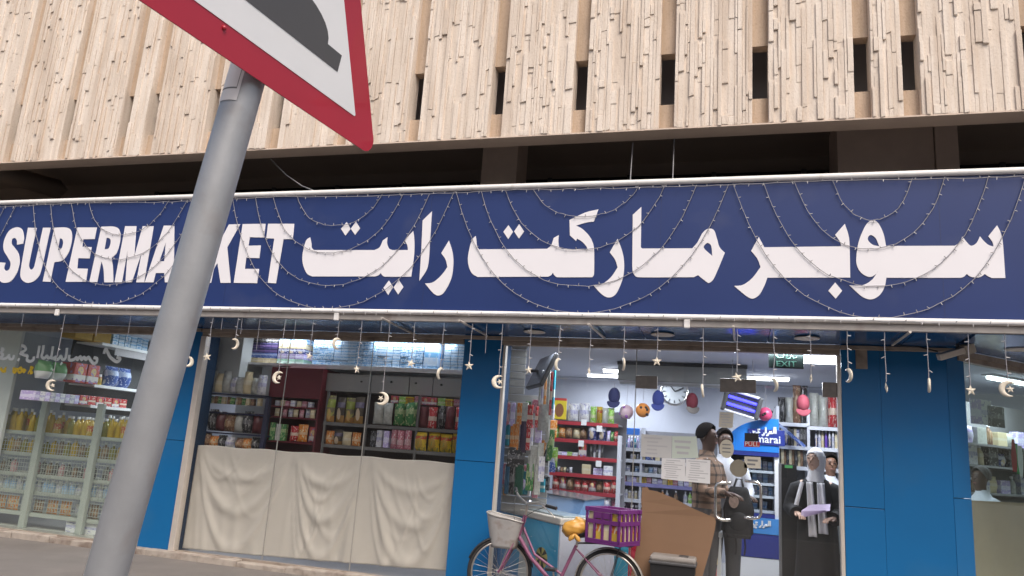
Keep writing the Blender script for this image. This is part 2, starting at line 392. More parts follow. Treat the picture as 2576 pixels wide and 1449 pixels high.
# underside beam, recess, slab
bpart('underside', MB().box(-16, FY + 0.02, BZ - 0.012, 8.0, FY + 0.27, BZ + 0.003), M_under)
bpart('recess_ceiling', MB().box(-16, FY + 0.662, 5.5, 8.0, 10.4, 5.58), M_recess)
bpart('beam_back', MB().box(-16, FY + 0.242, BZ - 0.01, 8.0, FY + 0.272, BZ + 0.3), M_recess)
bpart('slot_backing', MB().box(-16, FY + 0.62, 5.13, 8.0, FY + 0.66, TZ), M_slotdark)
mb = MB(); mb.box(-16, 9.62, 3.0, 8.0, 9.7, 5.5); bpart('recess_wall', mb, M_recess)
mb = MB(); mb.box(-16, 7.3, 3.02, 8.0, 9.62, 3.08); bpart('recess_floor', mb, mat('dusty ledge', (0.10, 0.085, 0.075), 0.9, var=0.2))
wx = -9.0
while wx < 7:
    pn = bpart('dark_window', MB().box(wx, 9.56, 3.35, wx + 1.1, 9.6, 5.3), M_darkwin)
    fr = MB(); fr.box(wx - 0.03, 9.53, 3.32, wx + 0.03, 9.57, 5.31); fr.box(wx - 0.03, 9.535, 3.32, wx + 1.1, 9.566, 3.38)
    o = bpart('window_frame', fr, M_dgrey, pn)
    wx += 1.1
# columns seen in the shaded recess
a = V(1212, 420, 8.3); b = V(1300, 420, 8.3); bpart('column', MB().box(a.x, 8.3, 3.08, b.x, 8.75, 5.49), mat('recess column', (0.62, 0.50, 0.43), 0.9, var=0.1))
a = V(2108, 400, 8.3); b = V(2352, 400, 8.3); bpart('column', MB().box(a.x, 8.32, 3.08, b.x, 9.0, 5.49), bpy.data.materials['recess column'])
bpart('column_joint', MB().box(b.x, 8.36, 3.08, b.x + 0.012, 9.0, 5.49), M_black)
c = V(2413, 400, 8.3); bpart('column', MB().box(b.x + 0.012, 8.30, 3.08, c.x, 9.0, 5.488), bpy.data.materials['recess column'])
# pale end wall and sloping beam at the far left
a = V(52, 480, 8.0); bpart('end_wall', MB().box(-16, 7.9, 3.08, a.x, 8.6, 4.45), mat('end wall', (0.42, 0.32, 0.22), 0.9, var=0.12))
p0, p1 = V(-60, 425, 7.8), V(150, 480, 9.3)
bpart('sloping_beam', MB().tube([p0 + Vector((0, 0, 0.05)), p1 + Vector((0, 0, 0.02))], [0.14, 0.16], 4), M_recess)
# thin hanger wires from the recess ceiling to the sign
for (xa, ya, xb, yb) in ((1592, 360, 1585, 462), (1696, 350, 1692, 458)):
    a, b = V(xa, ya, 7.66), V(xb, yb, 7.25)
    tag(MB().tube([a, b], 0.006, 6).build('hanger_wire', M_grey), 'thin steel hanger wire above the sign, ' + ('closer to the narrow recess column' if xa == 1592 else 'closer to the wide recess column'), 'wire', 'sign hanger wires')
a = [V(680, 400, 7.7), V(720, 440, 7.6), V(760, 468, 7.45), V(800, 484, 7.25)]
tag(MB().tube(a, 0.007, 6).build('loose_cable', M_grey), 'loose grey cable drooping from the dark recess onto the sign top', 'cable')
# ================================================================== shop sign
SY = 7.15
SG = thing('shop_sign', 'long dark blue shop sign reading SUPERMARKET with white Arabic lettering', 'sign', (0, SY, 0))
SG_inv = Matrix.Translation(-SG.location)
def spart(name, mb, m_, par=SG):
    o = mb.build(name, m_); o.parent = par; o.matrix_parent_inverse = SG_inv; return o
XL, XR, ZB, ZT = -10.6, 6.0, 2.945, 4.275
spart('face', MB().box(XL, SY, ZB, XR, SY + 0.02, ZT), M_signblue)
mb = MB(); mb.tube([(XL, SY - 0.012, ZT + 0.02), (XR, SY - 0.012, ZT + 0.02)], 0.030, 10); spart('top_tube', mb, M_frame)
mb = MB(); mb.tube([(XL, SY - 0.012, ZB - 0.012), (XR, SY - 0.012, ZB - 0.012)], 0.026, 10); spart('bottom_tube', mb, M_frame)
spart('bottom_lip', MB().box(XL, SY + 0.002, ZB - 0.10, XR, SY + 0.06, ZB - 0.022), M_lip)
spart('sign_back', MB().box(XL, SY + 0.1, ZB, XR, SY + 0.12, ZT), M_grey)
spart('top_cap', MB().box(XL, SY + 0.021, ZT - 0.02, XR, SY + 0.12, ZT), M_grey)
for xs_ in (-8.0, -5.55, -3.1, -0.65, 1.8): spart('sheet_seam', MB().box(xs_, SY - 0.0012, ZB + 0.02, xs_ + 0.004, SY + 0.001, ZT - 0.01), mat('seam', (0.016, 0.028, 0.10), 0.5, var=0) if xs_ == -8.0 else bpy.data.materials['seam'])
# lettering, outlines measured on the photograph and laid on the sign face
REG = {5: (0, 680, 2.5875), 6: (960, 680, 2.5875), 7: (1920, 680, 2.5875), 8: (2880, 620, 2.26458)}
def onsign(r, x, y):
    ox, oy, s = REG[r]; p = V((ox + x / s) * SRC, (oy + y / s) * SRC, SY - 0.004); return (p.x, p.z)
def glyph(*loops, reg):
    L = []
    for lp in loops:
        pts = []
        for q in lp:
            r = reg
            if isinstance(q[0], str): r = int(q[0]); q = q[1:]
            xz = onsign(r, q[0], q[1]); pts.append(xz + ((1,) if len(q) > 2 else ()))
        L.append(smooth_loop(pts))
    return L
GL = []
GL.append(glyph([(165,615),(225,605),(232,540,1),(212,465,1),(160,446,1),(90,480,1),(42,570,1),(35,660,1),(75,735,1),(103,790,1),(92,850,1),(62,868,1),(40,845,1),(52,790),(-15,785),(-22,890,1),(0,965,1),(45,985,1),(110,965,1),(165,885,1),(190,785,1),(178,700,1),(138,640,1),(112,605,1),(118,562,1),(145,550,1),(164,575,1)], reg=5))
GL.append(glyph([(272,450),(355,452),(282,800,1),(287,845,1),(310,855,1),(335,820,1),(418,450),(490,450),(395,880,1),(340,960,1),(265,985,1),(207,945,1),(200,870,1)], reg=5))
GL.append(glyph([(528,450),(640,448,1),(688,478,1),(698,560,1),(670,680,1),(610,765,1),(528,785),(490,975),(415,972)], [(582,553),(605,562,1),(613,600,1),(598,650,1),(560,672)], reg=5))
GL.append(glyph([(752,448),(938,448),(920,560),(808,562),(798,635),(888,638),(870,748),(760,745),(748,845),(850,848),(835,975),(637,975)], reg=5))
Rl = [(985,440),(1110,440,1),(1158,475,1),(1168,560,1),(1135,690,1),(1082,745),(1094,830,1),(1100,980),(1012,980),(1005,850,1),(985,775),(945,978),(868,975)]
Rh = [(1035,548),(1065,555,1),(1075,590,1),(1055,650,1),(1012,660)]
GL.append(glyph(Rl, Rh, reg=5))
GL.append(glyph([(1215,435),(1322,435),(1302,735),(1385,435),(1490,435),(1400,980),(1322,980),(1376,690),(1280,980),(1218,980),(1240,660),(1185,980),(1112,980)], reg=5))
GL.append(glyph([(1590,430),(1690,430),(1688,980),(1600,980),(1594,890),(1512,890),(1490,980),(1405,980)], [(1610,590),(1594,775),(1545,775)], reg=5))
sh = lambda lp: [(q[0] + 852, q[1] - 8) + tuple(q[2:]) for q in lp]
GL.append(glyph(sh(Rl), sh(Rh), reg=5))
GL.append(glyph([(2052,417),(2140,417),(2104,640),(2222,418),(2330,415),(2205,640),(2240,985),(2140,985),(2110,790),(2075,850),(2050,985),(1965,985)], reg=5))
GL.append(glyph([(2355,415),(2576,412),(2562,545),(2425,542),(2410,625),(2530,622),(2517,745),(2390,742),(2375,850),(2512,850),(2496,988),(2268,985)], reg=5))
GL.append(glyph([(118,412),(370,412),(358,562),(268,560),(195,990),(115,985),(178,555),(100,552)], reg=6))
GL.append(glyph([(525,543),(538,600,1),(540,640,1),(560,667),(1150,667),(1200,640,1),(1230,575),(1275,542),(1272,600,1),(1290,650,1),(1325,667),(1475,667),(1468,620,1),(1442,570),(1525,482),(1535,560,1),(1535,700,1),(1507,925),(1250,925,1),(1225,910,1),(1210,888),(1190,910,1),(1160,923),(545,923),(495,895,1),(460,820,1),(450,740,1),(465,640,1),(490,570,1)], reg=6))
for d in ([(880,395),(917,460),(868,527),(825,462)], [(970,390),(1010,455),(962,520),(920,460)], [(1290,962),(1330,1025),(1283,1103),(1237,1033)], [(1385,955),(1430,1025),(1380,1098),(1335,1030)]): GL.append(glyph(d, reg=6))
GL.append(glyph([(1707,292),(1690,560,1),(1675,780,1),(1650,870,1),(1585,967),(1605,650,1),(1617,380)], reg=6))
GL.append(glyph([(1872,575),(1905,680,1),(1915,800,1),(1895,940,1),(1830,1070,1),(1775,1108,1),(1720,1085,1),(1640,992),(1720,978,1),(1800,910,1),(1858,832),(1840,760,1),(1798,697)], reg=6))
GL.append(glyph([(-352,530),(-345,580,1),(-340,630,1),(-320,660),(340,655),(380,620,1),(405,550),(453,522),(450,590,1),(460,640,1),(490,657),(735,665),(720,630,1),(680,585,1),(630,555),(622,580),(562,525),(558,375),(620,345,1),(720,300,1),(838,272),(795,390),(720,400,1),(620,430),(680,460,1),(750,530,1),(785,600,1),(797,680,1),(795,900,1),(780,930),(440,930,1),(410,910,1),(397,885),(380,910,1),(350,925),(-335,928),(-390,890,1),(-420,820,1),(-427,740,1),(-410,640,1),(-385,565,1)], reg=7))
for d in ([(-34,425),(10,490),(-37,560),(-84,490)], [(70,415),(118,485),(68,555),(20,487)]): GL.append(glyph(d, reg=7))
GL.append(glyph([(1025,558),(1070,680,1),(1088,800,1),(1075,940,1),(1010,1090,1),(940,1127,1),(870,1095,1),(790,1010),(870,1000,1),(960,930,1),(1025,835),(1000,760,1),(948,688)], reg=7))
GL.append(glyph([(1255,248),(1250,640),(1264,652),(1750,650),(1800,590,1),(1850,500,1),(1905,460,1),(1960,475,1),(1990,560,1),(2015,640,1),(2065,692),(2030,780,1),(1960,940,1),(1915,985,1),(1880,970,1),(1805,910),(1765,930),(1225,930,1),(1182,900,1),(1168,840,1),(1168,700,1),(1172,325)], [(1895,598,1),(1932,625,1),(1944,725),(1862,645,1)], reg=7))
GL.append(glyph([('7',2395,540),('7',2448,640),('8',620,688),('8',612,650,1),('8',570,590),('8',652,497),('8',680,580,1),('8',692,660,1),('8',698,953),('7',2478,935),('7',2450,1010,1),('7',2400,1100,1),('7',2335,1138,1),('7',2270,1110,1),('7',2155,1015),('7',2240,1005,1),('7',2330,940,1),('7',2412,832),('7',2380,750,1),('7',2320,675)], reg=8))
GL.append(glyph([(570,995),(630,1065),(575,1133),(512,1065)], reg=8))
GL.append(glyph([(890,465,1),(935,490,1),(980,580,1),(1002,685),(1585,683),(1625,655,1),(1650,605),(1690,655,1),(1725,683,1),(1770,660,1),(1800,603),(1830,640,1),(1870,675,1),(1915,690),(1905,650,1),(1870,603),(1945,510),(1975,570,1),(1992,640,1),(2003,780,1),(2015,957),(1900,957),(1865,940,1),(1842,922),(1810,945,1),(1775,953,1),(1720,945,1),(1688,922),(1665,945,1),(1635,955),(1005,955),(990,1030,1),(950,1100,1),(880,1138,1),(800,1115,1),(690,1018),(800,1018,1),(885,970,1),(945,880),(915,925,1),(860,948,1),(795,915,1),(757,855,1),(750,780,1),(770,650,1),(815,535,1),(850,485,1)], [(850,610,1),(875,592,1),(915,620,1),(945,688),(890,675,1),(852,640,1)], reg=8))
for g in GL:
    o = curve_shape('letter', g, 0.006, M_signwhite, None, lambda a, b, h: Vector((a, SY - 0.003 + h, b)))
    o.parent = SG; o.matrix_parent_inverse = SG_inv
# ================================================================== light strings on the sign
rl = random.Random(5)
def bulbs_on(pts, mb, step=0.105, first=0.05, dropdir=None):
    acc = -first
    for a, b in zip(pts[:-1], pts[1:]):
        L = (b - a).length; acc += L
        while acc >= step:
            acc -= step; p = b - (b - a).normalized() * acc
            t = (b - a).normalized(); nrm = Vector((t.z, 0, -t.x)) * (1 if rl.random() < 0.5 else -1)
            d = (nrm + Vector((rl.uniform(-.3, .3), rl.uniform(-.6, .1), rl.uniform(-.7, 0.1)))).normalized()
            mb.tube([p, p + d * 0.026], [0.0052, 0.003], 5)
def string_thing(pts, label, group, step=0.105):
    t = thing('light_string', label, 'string lights', pts[0], 0, group)
    att(MB().tube(pts, 0.0036, 5).build('wire', M_wire), t)
    mb = MB(); bulbs_on(pts, mb, step); att(mb.build('bulbs', M_bulb), t)['kind'] = 'stuff'
WY = SY - 0.013
def sx(r, x, y): p = onsign(r, x, y); return p
swags = []   # (left x,z) (right x,z) lowest z
def sw(l, r_, low): swags.append((l, r_, low))
sw(sx(5,330,215), sx(5,2075,165), ZB + 0.01); sw(sx(5,500,210), sx(5,1950,170), 3.20); sw(sx(5,700,205), sx(5,1830,175), 3.52); sw(sx(5,870,190), sx(5,1650,180), 3.83)
sw(sx(5,2265,165), sx(6,1928,105), ZB + 0.01); sw(sx(6,0,150), sx(6,1690,120), sx(6,690,1015)[1]); sw(sx(6,175,150), sx(6,1435,118), sx(6,690,695)[1]); sw(sx(6,405,145), sx(6,1235,120), sx(6,780,435)[1])
sw(sx(6,1950,105), sx(7,2100,40), ZB + 0.01); sw(sx(6,2188,98), sx(7,1790,40), sx(7,640,1022)[1]); sw(sx(6,2425,95), sx(7,1485,40), sx(7,640,665)[1]); sw(sx(7,212,85), sx(7,1232,50), sx(7,640,347)[1])
sw(sx(7,2145,30), sx(8,2195,70), ZB + 0.01); sw(sx(7,2440,20), sx(8,1880,55), sx(8,860,1030)[1]); sw(sx(8,220,135), sx(8,1505,90), sx(8,880,712)[1]); sw(sx(8,545,125), sx(8,1222,105), sx(8,920,470)[1])
dxg = swags[4][0][0] - swags[0][0][0]
for k in range(4): l, r_, low = swags[k]; sw((l[0] - dxg, l[1]), (r_[0] - dxg, r_[1]), low)
names = ['widest', 'second widest', 'third', 'shortest']
place = ['over the letters UPERMARK', 'around the Arabic word beside the last Latin T', 'over the middle Arabic word', 'over the Arabic word nearest the corner pillar', 'at the end beside the letter S']
for i, (l, r_, low) in enumerate(swags):
    pts = []
    for k in range(29):
        t = k / 28; s = 2 * t - 1; zt = l[1] + (r_[1] - l[1]) * t
        z = low + (zt - low) * (abs(s) ** 2.0 * 0.82 + abs(s) ** 5 * 0.18) + rl.uniform(-.006, .006)
        x = l[0] + (r_[0] - l[0]) * (t - 0.03 * math.sin(2 * math.pi * t)) + rl.uniform(-.004, .004)
        pts.append(Vector((x, WY - 0.01 * rl.random(), z)))
    string_thing(pts, '%s cream light string swag %s' % (names[i % 4], place[i // 4]), 'swags of string lights on the sign')
for zz, lab, rr in ((ZT - 0.03, 'cream light string running along the white top tube of the sign', 0.02), (ZB - 0.02, 'cream light string running along the white bottom tube of the sign', 0.012)):
    pts = []
    for k in range(120):
        x = -10 + 13.2 * k / 119; g = (x + 7.9) / 2.9; pts.append(Vector((x, SY - 0.05, zz - rr * abs(math.sin(math.pi * g)) + rl.uniform(-.006, .006))))
    string_thing(pts, lab, None, 0.13)
# ================================================================== shopfront
GY = 8.0
HZ0, HZ1 = 2.735, 2.83         # window head
FLZ = 0.12                     # shop floor
SF = thing('shopfront_canopy', 'glossy dark blue canopy soffit under the shop sign with aluminium head rail', 'canopy', (0, GY, HZ0))
k = 0; x = -10.6
while x < 2.0:
    x2 = min(x + 1.22, 2.05)
    att(MB().add([(x, SY + 0.06, 2.86), (x2 - 0.008, SY + 0.06, 2.86), (x2 - 0.008, GY - 0.05, 2.835), (x, GY - 0.05, 2.835), (x, SY + 0.06, 2.9), (x2 - 0.008, SY + 0.06, 2.9), (x2 - 0.008, GY - 0.05, 2.9), (x, GY - 0.05, 2.9)],
              [(0, 1, 2, 3), (4, 5, 6, 7), (0, 1, 5, 4), (1, 2, 6, 5), (2, 3, 7, 6), (3, 0, 4, 7)]).build('soffit_panel', M_soffit), SF)
    x = x2
# the soffit goes on over the recessed corner
CH = math.sqrt(0.5)
c0 = Vector((2.19, 8.19, 0)); cdir = Vector((CH, CH, 0))
pl = [(2.052, SY + 0.06), (6.05, SY + 0.06), (6.05, 11.95), (2.12, 8.06)]
mb = MB(); n = len(pl); mb.add([(a, b, 2.84) for a, b in pl] + [(a, b, 2.9) for a, b in pl], [tuple(range(n)), tuple(range(2 * n - 1, n - 1, -1))] + [(i, (i + 1) % n, (i + 1) % n + n, i + n) for i in range(n)])
att(mb.build('soffit_panel', M_soffit), SF)
att(MB().box(-10.6, SY + 0.06, 2.9, 6.1, 12.6, 2.96).build('soffit_core', M_dgrey), SF)
for xa, xb in ((-10.6, -6.9), (-6.42, -2.9), (-2.44, 1.06)):
    mb = MB(); mb.bbox(xa, GY - 0.05, HZ0 + 0.045, xb, GY + 0.05, HZ1, 0.006); mb.bbox(xa, GY - 0.03, HZ0, xb, GY + 0.05, HZ0 + 0.043, 0.005)
    att(mb.build('head_rail', M_alu), SF)
for xa, xb in ((-6.9, -6.42), (-2.9, -2.44), (1.06, 2.1)):
    att(MB().bbox(xa, GY - 0.07, HZ0 + 0.05, xb, GY - 0.035, HZ1 - 0.003, 0.005).build('head_rail', M_alu), SF)
mb = MB(); a = c0 - cdir * 0.1; b = c0 + cdir * 4.5; nn = Vector((CH, -CH, 0))
for off, z0, z1, th in ((0.05, HZ0 + 0.045, HZ1, 0.1), (0.03, HZ0, HZ0 + 0.043, 0.08)):
    p = [a + nn * off, b + nn * off, b + nn * (off - th), a + nn * (off - th)]
    mb.add([(q.x, q.y, z0) for q in p] + [(q.x, q.y, z1) for q in p], [(0, 1, 2, 3), (7, 6, 5, 4), (0, 1, 5, 4), (1, 2, 6, 5), (2, 3, 7, 6), (3, 0, 4, 7)])
att(mb.build('head_rail', M_alu), SF)
# slanting braces and a cable under the canopy
for (xa, ya, xb, yb) in ((1155, 806, 1226, 845), (1480, 815, 1522, 852), (1845, 820, 1848, 855), (2290, 835, 2245, 868), (960, 800, 1060, 850)):
    att(MB().tube([VZ(xa, ya, 2.83), VZ(xb, yb, 2.815)], 0.012, 6).build('brace', M_alu2), SF)
for (px, py) in ((1344, 834), (1667, 841), (2030, 850), (2562, 878)):
    p = VZ(px, py, 2.84)
    t = thing('downlight', {1344: 'round white downlight in the canopy nearest the pillar left of the doorway', 1667: 'round white downlight in the canopy above the air conditioner', 2030: 'round white downlight in the canopy above the exit sign', 2562: 'round white downlight in the canopy over the angled corner window'}[px], 'downlight', p, 0, 'canopy downlights')
    att(MB().lathe([(0.10, 0), (0.112, -0.004), (0.118, -0.012), (0.10, -0.016), (0.088, -0.010)], 28, (p.x, p.y, p.z + 0.004)).build('trim_ring', M_alu2), t)
    att(MB().lathe([(0.001, 0.0), (0.086, -0.003), (0.001, -0.006)], 24, (p.x, p.y, p.z)).build('diffuser', mat('downlight diffuser', (0.6, 0.6, 0.62), 0.3, var=0)), t)
# plinth under the windows and the door step
PL = thing('window_plinth', 'rough mortar plinth strip under the shop windows along the pavement', 'plinth', (-7, 7.9, GZ))
x = -10.6
rp = random.Random(3)
while x < -2.9:
    x2 = min(x + rp.uniform(0.5, 0.95), -2.89); dz = rp.uniform(-0.012, 0.012); dy = rp.uniform(-0.02, 0.02)
    att(MB().bbox(x, 7.86 + dy, GZ - 0.05, x2 - 0.004, 8.06, 0.135 + dz, 0.012).build('plinth_block', M_plinth), PL); x = x2
tag(MB().bbox(-2.88, 7.7, GZ - 0.05, 2.3, 8.1, FLZ - 0.002, 0.012).build('door_step', M_plinth), 'low mortar step in front of the shop doors', 'step')
# ------------------------------------------------------------------ pillars
def pillar(x0, x1, zj, label, depth=0.35, zs=None, xs=None):
    t = thing('clad_pillar', label, 'pillar', ((x0 + x1) / 2, GY, GZ), 0, 'blue clad shopfront pillars')
    att(MB().box(x0 + 0.012, GY - 0.004, GZ + 0.012, x1 - 0.012, GY + depth, HZ1 + 0.06).build('core', M_bluejoint), t)
    xsp = [x0] + (xs or []) + [x1]
    for a, b in zip(xsp[:-1], xsp[1:]):
        zz = [0.125] + (zs[xsp.index(a)] if zs else [zj]) + [HZ1 + 0.06]
        for z0, z1 in zip(zz[:-1], zz[1:]):
            o = att(MB().bbox(a + 0.0006, GY - 0.02, z0 + 0.003, b - 0.0006, GY + 0.02, z1 - 0.003, 0.002).build('cladding_panel', M_blue), t)
    return t
pillar(-6.89, -6.425, V(400, 1104, 8).z, 'blue clad pillar between the oil bottle window and the curtained window')
pillar(-2.89, -2.425, V(1200, 1161, 8).z, 'blue clad pillar between the curtained window and the glass doors')
P3 = pillar(1.07, 2.0, 1, 'wide blue clad corner pillar between the doors and the angled corner window', 0.3, [[V(2160, 1276, 8).z], []], [1.42])
mb = MB(); zj = V(2425, 1254, 8.1).z
for z0, z1 in ((0.125, zj - 0.004), (zj + 0.004, HZ1 + 0.06)):
    p = [(2.004, 7.985), (2.2, 8.18), (2.13, 8.25), (1.96, 8.08)]
    o = MB().add([(a, b, z0) for a, b in p] + [(a, b, z1) for a, b in p], [(0, 1, 2, 3), (7, 6, 5, 4), (0, 1, 5, 4), (1, 2, 6, 5), (2, 3, 7, 6), (3, 0, 4, 7)]).build('cladding_panel', M_blue); att(o, P3)
p = V(2168, 905, 7.97)
tag(MB().bbox(p.x - 0.055, 7.965, p.z - 0.09, p.x + 0.05, 7.982, p.z + 0.1, 0.004).build('mounting_plate', M_alu), 'small rusty bracket plate on top of the corner pillar', 'bracket')
# ------------------------------------------------------------------ windows
def pane(name, x0, x1, z0, z1, m_, t, y=GY):
    return att(MB().box(x0, y, z0, x1, y + 0.01, z1).build(name, m_), t)
LW = thing('shop_window', 'large dusty shop window with oil bottles behind and white handwritten Arabic', 'window', (-8.7, GY, 0.13))
pane('pane', -10.6, -6.9, 0.14, HZ0 + 0.01, M_glass_l, LW)
att(MB().bbox(-10.6, GY - 0.02, 0.12, -6.895, GY + 0.03, 0.155, 0.004).build('sill_rail', M_alu), LW)
MW = thing('shop_window', 'shop window with cream curtain across its lower half', 'window', (-4.6, GY, 0.13))
jx = [-6.34, V(712, 1000, 8).x, V(925, 1000, 8).x, -2.895]
for a, b in zip(jx[:-1], jx[1:]): pane('pane', a + 0.003, b - 0.003, 0.14, HZ0 + 0.01, M_glass, MW)
for a in jx[1:-1]: att(MB().box(a - 0.0035, GY - 0.0005, 0.14, a + 0.0035, GY + 0.012, HZ0).build('silicone_joint', mat('grey silicone', (0.30, 0.29, 0.27), 0.6, var=0.1)), MW)
att(MB().bbox(-6.423, GY - 0.045, 0.1, -6.345, GY + 0.05, HZ0 - 0.002, 0.006).build('frame_post', M_alu2), MW)
att(MB().bbox(-6.345, GY - 0.015, 0.12, -2.895, GY + 0.03, 0.15, 0.004).build('sill_rail', M_alu), MW)
DW = thing('door_screen', 'fixed glass screen and transom around the shop doors', 'window', (-0.7, GY, FLZ))
DZ = 2.39
pane('side_pane', -2.40, -0.945, FLZ, DZ - 0.004, M_glass, DW)
for a, b in ((-2.40, -0.945), (-0.937, 0.06), (0.066, 1.04)): pane('transom_pane', a, b, DZ + 0.004, HZ0 + 0.01, M_glass, DW)
att(MB().box(-0.945, GY - 0.002, FLZ, -0.937, GY + 0.012, HZ0).build('silicone_joint', bpy.data.materials['grey silicone']), DW)
att(MB().bbox(-2.423, GY - 0.03, FLZ, -2.39, GY + 0.045, HZ0 - 0.002, 0.005).build('frame_post', M_alu2), DW)
att(MB().bbox(1.03, GY - 0.03, FLZ, 1.066, GY + 0.045, HZ0 - 0.002, 0.005).build('frame_post', M_alu2), DW)
M_patch = mat('patch fitting steel', (0.20, 0.175, 0.155), 0.35, metal=0.6, var=0.3, vscale=20)
for a, b, z0, z1 in ((V(1599, 960, 8).x, V(1654, 960, 8).x, DZ - 0.07, DZ + 0.065), (V(1811, 970, 8).x, V(1902, 970, 8).x, DZ - 0.07, DZ + 0.07), (V(2069, 985, 8).x, 1.03, DZ - 0.075, DZ + 0.07)):
    att(MB().bbox(a, GY - 0.018, z0, b, GY + 0.028, z1, 0.006).build('patch_fitting', M_patch), DW)
for i, (a, b, hx, lab) in enumerate(((-0.937, 0.06, -0.14, 'glass door leaf with paper notices taped on it'), (0.066, 1.03, 0.25, 'glass door leaf with red PULL sticker'))):
    t = thing('glass_door', lab, 'door', (a, GY, FLZ))
    pane('pane', a, b, FLZ + 0.012, DZ - 0.004, M_glass, t)
    sgn = 1 if i == 0 else -1
    top = V((1798 if i == 0 else 1915), 1213, 7.93).z; low = V((1798 if i == 0 else 1915), 1306, 7.93).z
    xh = V(1800 if i == 0 else 1914, 1255, 7.93).x
    pts = []
    for sg, zz in ((1, top), (-1, low)):
        arc = [Vector((xh + 0.14 * sgn, GY + 0.0, zz)), Vector((xh + 0.11 * sgn, GY - 0.05, zz)), Vector((xh + 0.06 * sgn, GY - 0.068, zz)), Vector((xh + 0.018 * sgn, GY - 0.07, zz - sg * 0.012)), Vector((xh, GY - 0.07, zz - sg * 0.045))]
        pts += arc if sg == 1 else arc[::-1]
    att(MB().tube(pts, 0.0145, 10).build('handle', M_steel), t)
# notices and stickers on the door glass
M_paper = mat('paper', (0.66, 0.66, 0.67), 0.8, var=0.05, vscale=20)
M_paper2 = mat('greenish certificate', (0.50, 0.56, 0.50), 0.7, var=0.05, vscale=12)
M_paper3 = mat('cream card', (0.52, 0.49, 0.42), 0.7, var=0.08, vscale=14)
M_ink = mat('print ink', (0.18, 0.18, 0.19), 0.8, var=0)
def sheet(name, quad, Y, m_, label, cat, lines=0, parent=None, th=0.002, ink=None, group=None):
    """a thin sheet whose corners were read off the photograph (tl, tr, br, bl)"""
    c = [V(px, py, Y) for px, py in quad]
    t = thing(name, label, cat, c[3], 0, group)
    mb = MB(); mb.add([(p.x, Y, p.z) for p in c] + [(p.x, Y + th, p.z) for p in c], [(0, 1, 2, 3), (7, 6, 5, 4), (0, 1, 5, 4), (1, 2, 6, 5), (2, 3, 7, 6), (3, 0, 4, 7)])
    att(mb.build('sheet', m_), t)
    if lines:
        mb = MB(); rr = random.Random(sum(map(ord, label)))
        for i in range(lines):
            f = (i + 0.9) / (lines + 0.9); l0 = c[0].lerp(c[3], f); r0 = c[1].lerp(c[2], f); a = l0.lerp(r0, rr.uniform(0.08, 0.2)); b = l0.lerp(r0, rr.uniform(0.5, 0.93)); h = (c[0].z - c[3].z) / lines * 0.16
            mb.box(a.x, Y - 0.001, a.z - h, b.x, Y - 0.0002, a.z + h)
        att(mb.build('print', ink or M_ink), t)
    return t
M_faint = mat('faint ink', (0.42, 0.42, 0.44), 0.8, var=0)
DGY = GY - 0.004
sheet('notice', [(1614, 1092), (1690, 1097), (1689, 1153), (1612, 1148)], DGY, mat('notice paper', (0.50, 0.50, 0.50), 0.8, var=0.06), 'grey notice with a photo strip taped on the door above the white sheets', 'notice', 5, ink=M_faint)
sheet('notice', [(1691, 1097), (1752, 1098), (1765, 1130), (1752, 1152), (1690, 1153)][0:2] + [(1757, 1152), (1690, 1153)], DGY, M_paper2, 'pale green certificate on the door beside the grey notice', 'notice', 3, ink=M_faint)
sheet('notice', [(1665, 1152), (1724, 1155), (1724, 1211), (1663, 1204)], DGY, M_paper, 'white ruled sheet taped on the glass door, closer to the fixed pane', 'notice', 9, ink=M_faint)
sheet('notice', [(1726, 1154), (1787, 1158), (1786, 1217), (1724, 1211)], DGY, M_paper, 'white ruled sheet taped on the glass door, closer to the handles', 'notice', 9, ink=M_faint)
sheet('notice', [(1810, 1036), (1846, 1038), (1843, 1077), (1808, 1075)], DGY, M_paper3, 'small cream notice hanging behind the glass above the two men', 'notice', 5, ink=M_faint)
sheet('sticker', [(1873, 1148), (1914, 1150), (1914, 1179), (1872, 1177)], DGY, M_paper3, 'cream picture sticker below the PULL sticker', 'sticker', 2)
t = sheet('pull_sticker', [(1873, 1089), (1909, 1090), (1908, 1111), (1873, 1110)], DGY, M_black, 'black and red sticker reading PULL on the glass door', 'sticker', 0)
c = [V(px, py, DGY) for px, py in ((1872, 1110), (1912, 1112), (1911, 1125), (1872, 1124))]
M_red = mat('sticker red', (0.38, 0.03, 0.03), 0.5, var=0.08)
mb = MB(); mb.add([(p.x, DGY - 0.002, p.z) for p in c] + [(p.x, DGY + 0.001, p.z) for p in c], [(0, 1, 2, 3), (7, 6, 5, 4), (0, 1, 5, 4), (1, 2, 6, 5), (2, 3, 7, 6), (3, 0, 4, 7)]); att(mb.build('band', M_red), t)
ctr = (c[0] + c[2]) / 2; att(text_shape('lettering', 'PULL', 0.062, 0.002, M_paper, None, lambda a, b, h: Vector((ctr.x + a, DGY - 0.003 + h, ctr.z + b))), t)
